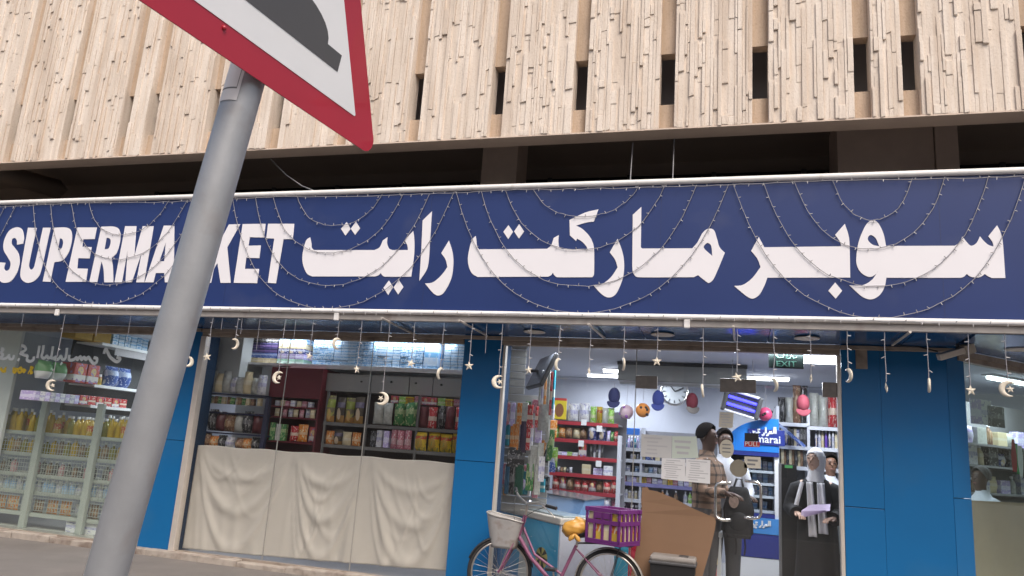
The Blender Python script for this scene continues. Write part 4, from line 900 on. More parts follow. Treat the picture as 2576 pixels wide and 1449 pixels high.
wallgoods('detergent_box', 'red detergent box with picture on the upper wall shelf', 'box', 'red detergent boxes', 'box', wy(184, 960), wy(249, 970), 2, 0.27, [P_red2], z1)
wallgoods('small_tub', 'small yellow tub between red detergent box and blue bag', 'tub', None, 'jar', wy(258, 970), wy(272, 972), 1, 0.16, [P_yel], z1)
wallgoods('blue_bag', 'blue detergent bag on the upper wall shelf', 'bag', 'blue bags on the wall shelf', 'bag', wy(276, 972), wy(340, 982), 2, 0.3, [P_blue], z1)
wallgoods('soap_pack', 'pale violet soap pack on the lower wall shelf', 'pack', 'soap packs on the wall shelf', 'box', wy(88, 1008), wy(200, 1018), 9, 0.12, [P_lilac, P_white], z2)
wallgoods('soap_pack', 'red soap pack on the lower wall shelf', 'pack', 'red soap packs', 'box', wy(201, 1018), wy(320, 1030), 6, 0.13, [P_red2, P_red], z2)
a, b = V(-80, 900, 8.3), V(52, 900, 8.3)
tag(MB().bbox(a.x, 8.28, FLZ, b.x - 0.04, 8.33, 2.86, 0.004).build('partition_wall', M_white), 'plain white partition close behind the dusty window', 'partition')
# handwriting on the dusty window
M_chalk = mat('white window marker', (0.80, 0.84, 0.84), 0.8, var=0.08); M_ymark = mat('yellow window marker', (0.72, 0.50, 0.04), 0.8, var=0.1)
HW = thing('window_writing', 'white and yellow handwritten Arabic lettering on the dusty window', 'lettering', V(60, 905, GY))
def stroke(pts, m_, r=0.022, nm='stroke'):
    q = [V((0 + x / 4.954) * SRC, (1240 + y / 4.954) * SRC, GY - 0.003) for x, y in pts]
    P = []
    for i in range(len(q) - 1):
        p0, p1_, p2, p3 = q[max(i - 1, 0)], q[i], q[i + 1], q[min(i + 2, len(q) - 1)]
        for k in range(4):
            t = k / 4; P.append(0.5 * ((2 * p1_) + (p2 - p0) * t + (2 * p0 - 5 * p1_ + 4 * p2 - p3) * t * t + (3 * p1_ - p0 - 3 * p2 + p3) * t ** 3))
    P.append(q[-1]); mb = MB(); mb.tube(P, r, 8); mb.v = [(v[0], GY - 0.0035 + (v[1] - GY) * 0.08, v[2]) for v in mb.v]
    att(mb.build(nm, m_), HW)
for s in ([(20, 330), (70, 350), (20, 400), (60, 450), (10, 500), (60, 520), (130, 500), (170, 450), (180, 520), (240, 520), (260, 450)],
          [(395, 280), (450, 290), (480, 350), (430, 390), (370, 410), (450, 450), (510, 470), (500, 540), (560, 570), (620, 540), (630, 480)], [(330, 530), (360, 545)],
          [(735, 280), (715, 400), (695, 510)], [(810, 270), (795, 400), (775, 470), (820, 515), (870, 470), (900, 510), (950, 490)], [(985, 290), (965, 420), (955, 500), (1000, 510), (1050, 480)],
          [(1000, 520), (1080, 530), (1130, 470), (1160, 530), (1210, 520), (1235, 420), (1245, 320)], [(1290, 450), (1285, 540), (1360, 540), (1420, 500), (1440, 540), (1490, 480), (1520, 540), (1560, 490), (1600, 540), (1640, 490), (1690, 560), (1740, 610), (1790, 590), (1800, 520), (1740, 500)],
          [(1930, 430), (1960, 340), (2000, 400), (2040, 480), (2090, 530), (2150, 570), (2200, 570), (2230, 520), (2170, 490)], [(850, 575), (890, 580)], [(1130, 600), (1150, 625)]): stroke(s, M_chalk)
for s in ([(10, 690), (40, 740), (80, 760), (100, 680), (90, 780)], [(260, 680), (250, 760), (290, 770), (300, 690)], [(340, 690), (350, 770), (400, 760), (390, 690), (340, 720)], [(440, 700), (440, 770), (480, 720)], [(560, 680), (610, 690), (560, 740), (600, 780), (560, 790)], [(520, 780), (540, 780)]): stroke(s, M_ymark, 0.02)
# ================================================================== curtained window
CY_ = 8.62
TS = thing('tissue_shelf', 'bright white high shelf of tissue boxes behind the curtained window', 'shelf', (-4.6, CY_, 1.9))
zt = shelf_at(TS, (735, 913), (1168, 935), CY_, 0.5, 0.03, M_white, lip=0.05, lipm=M_white)
zc = V(900, 855, CY_).z
att(MB().box(V(600, 900, CY_).x - 0.3, CY_ + 0.5, 1.4, V(1230, 900, CY_).x, CY_ + 0.52, 2.86).build('back_board', M_white), TS)
att(MB().box(V(1185, 900, CY_).x, CY_ - 0.01, zt, V(1185, 900, CY_).x + 0.02, CY_ + 0.5, 2.86).build('end_board', M_white), TS)
xa, xb = V(782, 900, CY_).x, V(1060, 920, CY_).x
nx = 15; st = (xb - xa) / nx
for i in range(nx):
    for k in range(5):
        good('tissue_box', 'pale blue tissue box stacked on the bright high shelf', 'tissue box', 'tissue boxes on the high shelf', 'box', (xa + st * (i + .5), CY_ + 0.12 + rg.uniform(0, .012), zt + 0.074 * k), st * 0.95, 0.2, 0.072, P_tissue if (i // 3) % 2 == 0 else P_tissue2)
p0, p1 = V(1062, 935, CY_), V(1090, 935, CY_)
good('white_carton', 'white carton with blue print among the tissue boxes', 'carton', None, 'box', (p0.x + 0.09, CY_ + 0.12, zt), 0.19, 0.2, 0.33, P_tissue2)
xa, xb = V(1112, 930, CY_).x, V(1166, 935, CY_).x; st = (xb - xa) / 3
for i in range(3):
    for k in range(5): good('tissue_box', 'pale blue tissue box stacked on the bright high shelf beside the pillar', 'tissue box', 'tissue boxes beside the pillar', 'box', (xa + st * (i + .5), CY_ + 0.12, zt + 0.07 * k), st * 0.94, 0.2, 0.068, P_tissue2)
for (pa, pb, nn_, mats, lb) in ((612, 690, 5, [P_purple, P_blue, P_cream], 'dark purple pack stacked on the high shelf'), (692, 760, 3, [P_mint, P_lilac, P_navy, P_cream, P_tissue], 'pastel tissue pack stacked on the high shelf')):
    xa, xb = V(pa, 905, CY_).x, V(pb, 905, CY_).x; st = (xb - xa) / nn_
    for i in range(nn_):
        for k in range(5): good('stacked_pack', lb, 'pack', 'packs stacked at the end of the high shelf', 'box', (xa + st * (i + .5), CY_ + 0.15, zt + 0.068 * k), st * 0.96, 0.22, 0.066, mats[k % len(mats)] if len(mats) == 5 else [P_cream, P_blue, P_purple, P_purple, P_blk][k])
att(MB().box(V(612, 905, CY_).x - 0.05, CY_ - 0.01, zt - 0.03, V(740, 905, CY_).x, CY_ + 0.5, zt).build('shelf', M_white), TS)
# pale cupboard end on the left of the window
a, b = V(528, 900, 8.45), V(607, 900, 8.45)
tag(MB().bbox(a.x, 8.45, V(560, 984, 8.45).z, b.x, 8.95, 2.84, 0.006).build('cupboard_end', mat('pale grey board', (0.47, 0.50, 0.50), 0.6, var=0.05)), 'plain pale grey cupboard end board beside the frame post', 'cupboard')
# grey sliding cupboard doors under the high shelf
GC = thing('wall_cupboard', 'grey wall cupboard with small dark knobs under the tissue boxes', 'cupboard', V(980, 1000, CY_))
zu, zl = V(1000, 940, CY_).z - 0.03, V(1000, 992, CY_).z
M_gdoor = mat('grey cupboard door', (0.33, 0.33, 0.325), 0.6, var=0.06, vscale=3)
cx = [V(px, 965, CY_).x for px in (815, 933, 1030, 1090, 1185)]
for i, (a, b) in enumerate(zip(cx[:-1], cx[1:])):
    o = att(MB().bbox(a + 0.004, CY_ - 0.004, zl, b - 0.004, CY_ + 0.3, zu, 0.004).build('cupboard_door', M_gdoor), GC)
for px, py in ((909, 962), (984, 963), (1046, 966), (1110, 970)):
    q = V(px, py, CY_ - 0.01); att(MB().lathe([(0.012, 0), (0.016, 0.01), (0.01, 0.02)], 10, tuple(q)).build('knob', M_black), GC)
# dark red cupboard with shelves
DR = thing('red_cupboard', 'dark red display cupboard with small packs beside the navy rack', 'cupboard', V(745, 1130, 8.55))
M_dred = mat('dark red board', (0.13, 0.012, 0.02), 0.45, var=0.1)
a, b = V(690, 925, 8.55), V(818, 935, 8.55)
zr = V(800, 1005, 8.55).z
att(MB().bbox(a.x, 8.5, zr, b.x, 8.95, V(750, 925, 8.5).z, 0.006).build('header', M_dred), DR)
att(MB().box(a.x - 0.02, 8.86, 0.9, b.x, 8.9, zr).build('back', M_dred), DR)
for q in (a.x - 0.02, b.x - 0.02): att(MB().box(q, 8.5, 0.9, q + 0.025, 8.86, zr).build('side', M_dred), DR)
for py in (1023, 1050, 1112): z = V(750, py, 8.5).z; att(MB().box(a.x + 0.006, 8.52, z - 0.02, b.x - 0.021, 8.86, z).build('shelf', M_dred), DR)
row('spice_packet', 'small pale packet in the top row of the dark red cupboard', 'packet', 'packets in the red cupboard', 'box', (690, 1020), (790, 1026), 8.56, 7, 0.07, [P_white, P_cream, P_pink], 0.05, 0.75)
row('spice_packet', 'tall pale packet in the middle row of the dark red cupboard', 'packet', 'packets in the red cupboard', 'bag', (690, 1048), (795, 1055), 8.56, 7, 0.115, [P_cream, P_pink, P_white], 0.05, 0.8)
row('tall_packet', 'green striped packet in the bottom row of the dark red cupboard', 'packet', 'green packets in the red cupboard', 'box', (680, 1106), (722, 1110), 8.56, 3, 0.22, [P_green, P_clear], 0.06, 0.85)
row('red_packet', 'red and orange packet in the bottom row of the dark red cupboard', 'packet', 'red packets in the red cupboard', 'bag', (724, 1108), (800, 1114), 8.56, 3, 0.2, [P_red, P_org, P_red2], 0.08, 0.9)
# navy rack with bags
NR = thing('navy_rack', 'navy blue wire rack with bagged goods beside the frame post', 'rack', V(590, 1130, 8.45))
M_navy = mat('navy rack paint', (0.02, 0.022, 0.055), 0.45, var=0.1)
for pa, pb in (((520, 985), (503, 1120)), ((676, 1000), (652, 1130))):
    q = V(*pa, 8.4); att(MB().box(q.x - 0.03, 8.38, 0.75, q.x + 0.03, 8.43, q.z).build('post', M_navy), NR)
zn = []
for py in (987, 1035, 1086, 1128):
    A, Bp = V(515, py, 8.42), V(672, py, 8.42); zz = (A.z + V(672, py + 8, 8.42).z) / 2; zn.append(zz)
    att(MB().box(A.x, 8.4, zz - 0.02, Bp.x, 8.8, zz).build('shelf', M_navy), NR)
row('clear_bag', 'clear plastic bag of goods on top of the navy rack', 'bag', 'clear bags on the navy rack', 'bag', (524, 985), (668, 995), 8.44, 8, 0.25, [P_clear, P_cream, P_clear, P_white], 0.12, 1.15, hv=0.15)
row('row_packet', 'small olive packet in the upper row of the navy rack', 'packet', 'olive packets on the navy rack', 'box', (524, 1010), (660, 1018), 8.5, 14, 0.09, [P_green, P_cream, P_bwn], 0.05, 0.85, dz=-0.02)
row('dark_bag', 'dark maroon bag on the middle shelf of the navy rack', 'bag', 'dark bags on the navy rack', 'bag', (520, 1082), (655, 1092), 8.46, 6, 0.25, [P_blk, mat('dusty maroon wrap', (0.10, 0.025, 0.03), 0.3), P_bwn, P_clear], 0.16, 1.1, hv=0.1)
row('dark_bag', 'brown and orange bag on the lower shelf of the navy rack', 'bag', 'brown bags on the navy rack', 'bag', (510, 1126), (650, 1134), 8.46, 7, 0.17, [P_bwn, P_org, P_blk, P_white], 0.16, 1.0, hv=0.1)
# snack shelving right half
SK = thing('snack_shelving', 'grey shelving crowded with snack bags under the wall cupboard', 'shelf', V(990, 1130, 8.6))
M_gshelf = mat('grey shelf', (0.14, 0.135, 0.13), 0.6, var=0.1)
for py0, py1 in ((1063, 1083), (1120, 1140)): shelf_at(SK, (815, py0), (1168, py1), 8.5, 0.4, 0.025, M_gshelf, lip=0.035, lipm=M_gshelf)
att(MB().box(V(815, 1050, 8.9).x, 8.9, 0.8, V(1190, 1050, 8.9).x, 8.93, zl).build('back', mat('brown back', (0.07, 0.045, 0.04), 0.8)), SK)
for px in (818, 922, 1050): q = V(px, 1060, 8.48); att(MB().box(q.x - 0.012, 8.47, 0.8, q.x + 0.012, 8.5, zl - 0.01).build('upright', M_gshelf), SK)
row('snack_bag', 'hanging snack bag with yellow and green print, upper row', 'snack bag', 'yellow green snack bags', 'bag', (818, 1062), (910, 1068), 8.52, 4, 0.32, [P_snackg, P_snackd], 0.1, 0.97, hv=0.05)
row('clear_bag', 'clear bag of pale snacks hanging in the upper row', 'snack bag', 'clear snack bags', 'bag', (935, 1064), (985, 1070), 8.52, 2, 0.28, [P_clear], 0.1, 0.97)
row('green_bag', 'dark green bag hanging beside the clear snack bags', 'snack bag', 'green bags', 'bag', (988, 1068), (1046, 1074), 8.52, 2, 0.27, [P_green], 0.12, 0.98)
row('maroon_pack', 'maroon pack in the upper row near the pillar', 'pack', 'maroon packs', 'bag', (1052, 1074), (1166, 1084), 8.52, 5, 0.27, [mat('maroon wrap', (0.12, 0.02, 0.025), 0.4), P_red, P_blk], 0.1, 0.97)
row('candy_box', 'small bright candy box above the snack bags', 'box', 'candy boxes', 'box', (985, 1012), (1160, 1026), 8.56, 9, 0.09, [P_red2, P_lime, P_yel, P_pink, P_red2], 0.06, 0.9)
row('snack_bag', 'brown and orange snack bag in the lower row', 'snack bag', 'orange snack bags', 'bag', (815, 1120), (905, 1126), 8.52, 4, 0.2, [P_org, P_snackd, P_cream], 0.12, 1.0, hv=0.1)
row('tea_pack', 'slim grey and violet pack in the lower row', 'pack', 'slim packs', 'box', (932, 1122), (978, 1128), 8.52, 3, 0.2, [P_blk, P_white, P_lilac], 0.08, 0.85)
row('pink_pack', 'pink pack in the lower row beside the yellow packs', 'pack', 'pink packs', 'bag', (980, 1128), (1034, 1132), 8.52, 3, 0.24, [P_pink], 0.1, 0.95)
row('yellow_pack', 'big yellow pack in the lower row near the pillar', 'pack', 'yellow packs', 'bag', (1042, 1132), (1166, 1142), 8.52, 4, 0.23, [P_yel], 0.14, 0.99)
# cream curtain
M_cloth = mat('cream cloth', (0.50, 0.475, 0.435), 0.9, var=0.07, vscale=6, bump=0.15, bscale=500)
tops = [V(px, py, 8.1) for px, py in ((497, 1120), (745, 1139), (925, 1152), (1160, 1167))]
X0, X1 = tops[0].x - 0.03, -2.86
att_x = [X0, V(735, 1140, 8.1).x, V(925, 1150, 8.1).x, X1]
rc = random.Random(21); folds = []
for a, b in zip(att_x[:-1], att_x[1:]):
    for k in range(7):
        m_ = rc.uniform(a + 0.2, b - 0.2); w2 = rc.uniform(0.2, 0.6) * (b - a); folds.append((max(a, m_ - w2), min(b, m_ + w2 * rc.uniform(.6, 1.2)), rc.uniform(0.1, 1.0), rc.uniform(0.006, 0.016), rc.uniform(0.03, 0.065)))
    folds.append((a + 0.02, b - 0.02, 0.98, 0.030, 0.085)); folds.append((a + 0.02, b - 0.02, 0.62, 0.026, 0.075)); folds.append((a + 0.02, b - 0.02, 0.3, 0.02, 0.06))
vf = [(rc.uniform(X0, X1), rc.uniform(0.008, 0.022), rc.uniform(0.04, 0.11), rc.uniform(-.3, .3)) for _ in range(26)]
def cloth(s, t):
    x = X0 + (X1 - X0) * s; ztop = 1.385 + 0.02 * s; zbot = 0.15 + 0.11 * max(0, s) ** 1.2; h = ztop - zbot
    y = 0.0; d = 1 - t
    for a, b, depth, amp, wd in folds:
        u_ = (x - a) / (b - a)
        if -0.05 < u_ < 1.05:
            zf = depth * h * 4 * u_ * (1 - u_) * 1.0 + 0.0; q = (d * h - zf) / wd
            y -= amp * math.exp(-q * q) * max(0, min(1, 4 * u_ * (1 - u_) * 1.6)) * min(1, d * 4 + 0.15)
    for xc, amp, wd, sl in vf:
        q = (x - xc - sl * d) / wd; y -= amp * math.exp(-q * q) * d
    if x < X0 + 0.9:
        pass
    return (x, 8.15 + y * 0.85, zbot + h * t + 0.006 * math.sin(9 * x) * (1 if t > 0.98 else 0))
CT = tag(MB().grid(cloth, 190, 70).build('window_curtain', M_cloth), 'wrinkled cream cloth curtain across the lower half of the window', 'curtain')
mdm = CT.modifiers.new('thickness', 'SOLIDIFY'); mdm.thickness = 0.003
# ================================================================== doorway: gondola with red rails
M_redrail = mat('red price rail', (0.36, 0.035, 0.05), 0.4, var=0.1)
M_shelfw = mat('white shelf steel', (0.60, 0.62, 0.68), 0.45, var=0.05)
GYd = 9.55
GD = thing('snack_gondola', 'shelf unit with red price rails full of sweets and biscuits', 'shelf', V(1470, 1300, GYd))
GD.location.z = FLZ
rails = [((1383, 1056), (1556, 1070)), ((1383, 1098), (1558, 1117)), ((1383, 1144), (1556, 1156)), ((1383, 1188), (1556, 1199)), ((1383, 1231), (1556, 1243)), ((1383, 1280), (1556, 1290))]
xg0, xg1 = V(1375, 1150, GYd).x, V(1553, 1150, GYd).x
for a, b in rails: shelf_at(GD, a, b, GYd, 0.4, 0.02, mat('grey gondola shelf', (0.30, 0.30, 0.33), 0.5) if a[1] == 1056 else bpy.data.materials['grey gondola shelf'], lip=0.04, lipm=M_redrail)
att(MB().box(xg0, GYd + 0.41, FLZ, xg1 + 0.05, GYd + 0.44, V(1470, 1028, GYd).z).build('back_panel', bpy.data.materials['grey gondola shelf']), GD)
att(MB().bbox(xg1 + 0.0, GYd - 0.03, FLZ, xg1 + 0.045, GYd + 0.06, V(1557, 1096, GYd).z, 0.004).build('upright', M_shelfw), GD)
def R2(*a, **k): row(*a, **k)
R2('biscuit_box', 'yellow biscuit box with a brown cake picture on the red railed shelf', 'box', None, 'box', (1390, 1054), (1425, 1056), GYd + 0.06, 1, 0.27, [P_yelbox], 0.08, 0.95)
R2('sweet_bag', 'white and blue sweet bag on the top red railed shelf', 'bag', 'white sweet bags', 'bag', (1428, 1057), (1482, 1061), GYd + 0.06, 2, 0.22, [P_white], 0.1, 0.95)
R2('foil_bag', 'shiny yellow green foil bag on the top red railed shelf', 'bag', 'foil bags', 'bag', (1484, 1062), (1545, 1069), GYd + 0.06, 4, 0.2, [P_lime, P_yel, P_clear], 0.1, 1.0)
R2('snack_pack', 'bright snack pack on the second red railed shelf', 'pack', 'snack packs on the second shelf', 'bag', (1387, 1097), (1475, 1106), GYd + 0.06, 5, 0.13, [P_lime, P_org, P_bwn, P_cream, P_bwn], 0.1, 1.0)
R2('navy_bag', 'navy biscuit bag on the second red railed shelf', 'bag', 'navy bags', 'bag', (1478, 1107), (1524, 1112), GYd + 0.06, 2, 0.22, [P_navy], 0.12, 0.98)
R2('snack_pack', 'lilac and green pack at the end of the second red railed shelf', 'pack', 'end packs', 'bag', (1526, 1112), (1554, 1116), GYd + 0.06, 3, 0.14, [P_lilac, P_green, P_red], 0.1, 0.98)
R2('chocolate_box', 'low white and lime sweet box on the third red railed shelf', 'box', 'low sweet boxes', 'box', (1388, 1143), (1455, 1149), GYd + 0.06, 5, 0.05, [P_lime, P_white, P_lilac], 0.12, 0.95)
R2('red_card', 'red and white packet standing on the third red railed shelf', 'packet', None, 'box', (1456, 1149), (1476, 1150), GYd + 0.04, 1, 0.2, [P_red2], 0.03, 0.95)
R2('magazine', 'slanted dark magazine on the third red railed shelf', 'magazine', 'slanted magazines', 'pouch', (1484, 1151), (1518, 1153), GYd + 0.05, 5, 0.19, [P_blk, P_white], 0.015, 0.7, tilt=0.2)
R2('candy_jar', 'small candy packet on the fourth red railed shelf', 'packet', 'small candy packets', 'bag', (1386, 1187), (1440, 1190), GYd + 0.06, 7, 0.07, [P_cream, P_blk, P_white, P_bwn], 0.08, 1.0)
R2('white_box', 'cream box on the fourth red railed shelf', 'box', 'cream boxes', 'box', (1462, 1192), (1545, 1198), GYd + 0.06, 3, 0.12, [P_cream, P_lilac, P_white], 0.1, 0.8, hv=0.3)
R2('red_pack', 'red snack pack on the fifth red railed shelf', 'pack', 'red snack packs', 'bag', (1388, 1230), (1555, 1243), GYd + 0.06, 9, 0.17, [P_red, P_red2, P_bwn, P_red], 0.12, 1.0, hv=0.15)
R2('maroon_pack', 'maroon pack on the lowest red railed shelf', 'pack', 'maroon packs on the gondola', 'bag', (1388, 1279), (1555, 1289), GYd + 0.06, 9, 0.15, [P_pink, P_bwn, P_red, P_white], 0.12, 1.0, hv=0.15)
for px, py in ((1469, 1053), (1508, 1069), (1506, 1157), (1462, 1106)):
    q = V(px, py + 6, GYd - 0.03); tag(MB().box(q.x - 0.035, GYd - 0.03, q.z - 0.055, q.x + 0.035, GYd - 0.028, q.z + 0.02).build('price_card', M_white), 'white price card clipped to a red price rail', 'price card', 'price cards on red rails')
# ------------------------------------------------------------------ white shelves at the back
BY = 11.2
BS = thing('back_shelves', 'white shelf unit with blue header and small toiletries at the back', 'shelf', V(1680, 1300, BY)); BS.location.z = FLZ
lv = [((1560, 1126), (1660, 1131)), ((1560, 1153), (1810, 1172)), ((1560, 1186), (1810, 1205)), ((1560, 1212), (1810, 1231)), ((1560, 1254), (1810, 1273)), ((1560, 1296), (1810, 1313))]
for i, (a, b) in enumerate(lv): shelf_at(BS, a, b, BY, 0.35, 0.02, M_shelfw, lip=0.045, lipm=M_shelfw if i != 3 else mat('violet rail', (0.25, 0.24, 0.5), 0.5))
xb0, xb1 = V(1560, 1150, BY).x, V(1810, 1150, BY).x
att(MB().box(xb0, BY + 0.36, FLZ, xb1, BY + 0.4, V(1600, 1080, BY).z).build('back_panel', mat('grey back panel', (0.20, 0.20, 0.22), 0.6)), BS)
for xx in (xb0, xb1 - 0.03, V(1612, 1100, BY).x): att(MB().box(xx, BY - 0.02, FLZ, xx + 0.03, BY + 0.36, V(1600, 1074, BY).z).build('upright', M_shelfw), BS)
q0, q1 = V(1561, 1092, BY), V(1610, 1078, BY); att(MB().bbox(q0.x, BY - 0.05, q0.z, q1.x, BY + 0.02, q1.z, 0.005).build('header', mat('header blue', (0.03, 0.17, 0.62), 0.4)), BS)
R2('perfume_box', 'dark blue shampoo bottle under the blue header', 'bottle', 'shampoo bottles', 'bottle', (1563, 1125), (1608, 1128), BY + 0.08, 6, 0.17, [P_navy, P_teal, P_lilac], 0.08, 0.9)
R2('lotion', 'white lotion bottle on the back shelves', 'bottle', 'lotion bottles', 'bottle', (1612, 1128), (1655, 1131), BY + 0.08, 6, 0.1, [P_white], 0.06, 0.9)
R2('cosmetic', 'small cosmetic jar on the second back shelf', 'jar', 'cosmetic jars', 'jar', (1563, 1152), (1608, 1156), BY + 0.08, 6, 0.07, [P_cream, P_white], 0.06, 0.9)
R2('cosmetic_box', 'cream and blue box on the second back shelf', 'box', 'cosmetic boxes', 'box', (1612, 1156), (1660, 1160), BY + 0.08, 4, 0.14, [P_cream, P_blue, P_navy], 0.08, 0.9)
R2('soap_pack', 'pale wrapped soap on the third back shelf', 'pack', 'wrapped soaps', 'bag', (1563, 1185), (1665, 1194), BY + 0.08, 9, 0.09, [P_lblue, P_white, P_clear], 0.1, 1.0)
R2('cream_tube', 'pink and white pack on the fourth back shelf', 'pack', 'pink white packs', 'box', (1563, 1211), (1800, 1229), BY + 0.06, 18, 0.08, [P_pink, P_white, P_lilac, P_cream, P_yel], 0.08, 0.93)
R2('egg_tray_pack', 'round cream jar on the fifth back shelf', 'jar', 'cream jars', 'jar', (1563, 1253), (1620, 1258), BY + 0.06, 7, 0.12, [P_cream, P_white], 0.08, 0.95)
R2('spray_bottle', 'coloured spray bottle on the fifth back shelf', 'bottle', 'spray bottles', 'bottle', (1660, 1261), (1800, 1272), BY + 0.06, 12, 0.17, [P_org, P_white, P_lime, P_bwn], 0.08, 0.9)
R2('dark_jar', 'dark jar on the lowest back shelf', 'jar', 'dark jars', 'jar', (1563, 1295), (1660, 1303), BY + 0.06, 9, 0.16, [P_blk, P_bwn, P_blk], 0.08, 0.95)
# ------------------------------------------------------------------ hanging goods on the slat wall beside the pillar
SWY = 8.5
SL = thing('slat_wall', 'grey slat wall with hooks beside the doorway pillar', 'display', V(1320, 1200, SWY + 0.2)); SL.location.z = FLZ
M_slat = mat('grey slat', (0.33, 0.33, 0.32), 0.6, var=0.1)
a, b = V(1262, 1000, SWY + 0.22), V(1390, 1000, SWY + 0.22)
for k in range(22):
    z = 0.9 + k * 0.09; att(MB().bbox(a.x, SWY + 0.2, z, b.x - (0.0 if z < 2.2 else 0.35), SWY + 0.225, z + 0.082, 0.003).build('slat', M_slat), SL)
def hang(label, cat, group, items, Y=SWY):
    for (px, py, w_, h_, m_, kd) in items:
        q = V(px, py, Y); good(group.split()[-1].rstrip('s') if False else cat.replace(' ', '_'), label, cat, group, kd, (q.x, Y, q.z - h_ / 2), w_, 0.03, h_, m_, rg.uniform(-.3, .3))
hang('striped pink and violet hanging pack on the slat wall', 'hanging pack', 'pink hanging packs', [(1276, 1042, 0.055, 0.27, P_pink, 'pouch'), (1290, 1043, 0.055, 0.27, P_lilac, 'pouch'), (1268, 1042, 0.04, 0.26, P_pink, 'pouch')])
hang('slim orange or teal phone case hanging on the slat wall', 'phone case', 'phone cases', [(1307, 1041, 0.06, 0.25, P_org, 'pouch'), (1266, 1098, 0.04, 0.28, P_org, 'pouch'), (1277, 1094, 0.055, 0.24, P_teal, 'pouch'), (1289, 1099, 0.05, 0.3, P_org, 'pouch'), (1300, 1099, 0.05, 0.3, P_org, 'pouch')])
hang('slim red phone case hanging on the slat wall', 'phone case', 'red phone cases', [(1333, 1047, 0.07, 0.26, P_red, 'pouch'), (1350, 1049, 0.03, 0.24, P_red, 'pouch'), (1329, 1105, 0.05, 0.25, P_red, 'pouch'), (1337, 1105, 0.035, 0.25, P_white, 'pouch')])
hang('long black umbrella pouch hanging on the slat wall', 'umbrella', 'umbrella pouches', [(1317, 1092, 0.085, 0.42, mat('umbrella nylon', (0.05, 0.03, 0.06), 0.6), 'bag')])
hang('clear blister pack hanging on the slat wall', 'blister pack', 'clear blister packs', [(1321, 1036, 0.07, 0.22, P_clear, 'pouch'), (1366, 1050, 0.14, 0.3, P_clear, 'bag'), (1360, 1142, 0.07, 0.25, P_clear, 'pouch'), (1342, 1155, 0.08, 0.3, P_clear, 'pouch'), (1352, 1205, 0.07, 0.35, P_clear, 'pouch'), (1378, 1080, 0.06, 0.3, P_clear, 'bag'), (1335, 1175, 0.07, 0.28, P_clear, 'pouch'), (1362, 1180, 0.07, 0.28, P_white, 'pouch')])
hang('dark gadget box hanging low on the slat wall', 'gadget box', 'gadget boxes', [(1298, 1150, 0.2, 0.22, P_blk, 'pouch'), (1276, 1205, 0.05, 0.33, mat('gadget blue', (0.03, 0.09, 0.16), 0.4), 'pouch'), (1288, 1205, 0.06, 0.33, P_blk, 'pouch'), (1306, 1207, 0.1, 0.33, mat('gadget green', (0.03, 0.09, 0.06), 0.4), 'pouch')])
hang('green blister card hanging on the slat wall', 'blister card', 'green blister cards', [(1333, 1200, 0.09, 0.3, P_green, 'pouch'), (1385, 1120, 0.09, 0.35, P_green, 'bag'), (1393, 1150, 0.1, 0.22, P_lime, 'bag'), (1390, 1165, 0.08, 0.2, P_blue, 'bag')])
hang('wrapped broom hanging near the television', 'broom', 'wrapped brooms', [(1364, 990, 0.03, 0.55, P_white, 'pouch'), (1372, 985, 0.03, 0.5, P_org, 'pouch'), (1380, 985, 0.035, 0.52, P_clear, 'pouch'), (1387, 990, 0.03, 0.5, P_red, 'pouch'), (1393, 980, 0.03, 0.45, P_teal, 'pouch'), (1358, 1010, 0.04, 0.5, P_clear, 'bag')], SWY + 0.05)
rh = random.Random(77)
for k in range(26):
    px, py = rh.uniform(1268, 1392), rh.choice([1030, 1085, 1140, 1190, 1222]) + rh.uniform(-8, 8)
    hang('assorted small carded item hanging on the slat wall', 'carded item', 'carded items on the slat wall', [(px, py, rh.uniform(0.05, 0.1), rh.uniform(0.14, 0.26), rh.choice([P_clear, P_white, P_blk, P_teal, P_org, P_red, P_pink, P_green, P_clear, P_lilac]), rh.choice(['pouch', 'bag', 'pouch']))], SWY + rh.uniform(0.04, 0.14))
# tilted television
t = thing('television', 'flat television tilted on a wall arm above the slat wall', 'television', V(1362, 935, 8.75))
M_screen = mat('glossy screen', (0.05, 0.055, 0.065), 0.2, var=0.0, spec=0.8)
T = Matrix.Rotation(R(-62), 4, 'Z') @ Matrix.Rotation(R(-24), 4, 'X')
for nm, mb_, m_ in (('bezel', MB().bbox(-0.36, -0.02, -0.21, 0.36, 0.03, 0.21, 0.008), M_black), ('screen', MB().box(-0.345, -0.024, -0.195, 0.345, -0.0205, 0.195), M_screen)):
    o = mb_.build(nm, m_, t); o.matrix_basis = T
MB().tube([(0, 0.03, 0), (-0.12, 0.14, 0.02), (-0.28, 0.16, 0.02)], 0.02, 8).build('arm', M_black, t)
# ------------------------------------------------------------------ air conditioner, exit sign, clock, insect killer
AY = 10.1
a, b = V(1555, 915, AY), V(1878, 962, AY)
t = thing('air_conditioner', 'long grey air conditioner unit hung under the shop ceiling', 'air conditioner', ((a.x + b.x) / 2, AY, b.z))
zT, zB = V(1700, 916, AY).z, V(1700, 972, AY).z
M_ac = mat('grey ac casing', (0.19, 0.195, 0.195), 0.5, var=0.06)
att(MB().bbox(a.x, AY, zB + 0.05, b.x, AY + 0.6, zT, 0.012).build('casing', M_ac), t)
att(MB().box(a.x - 0.01, AY - 0.008, zT - 0.03, b.x + 0.01, AY + 0.6, zT + 0.012).build('top_rail', M_black), t)
for k in range(3): att(MB().box(a.x + 0.03, AY - 0.012 + 0.004 * k, zB + 0.05 - 0.016 * k - 0.012, b.x - 0.03, AY + 0.12, zB + 0.05 - 0.016 * k).build('louvre', M_grey), t)
t2 = (a.x + b.x) / 2
EY = 8.5; a, b = V(1934, 892, EY), V(2022, 922, EY)
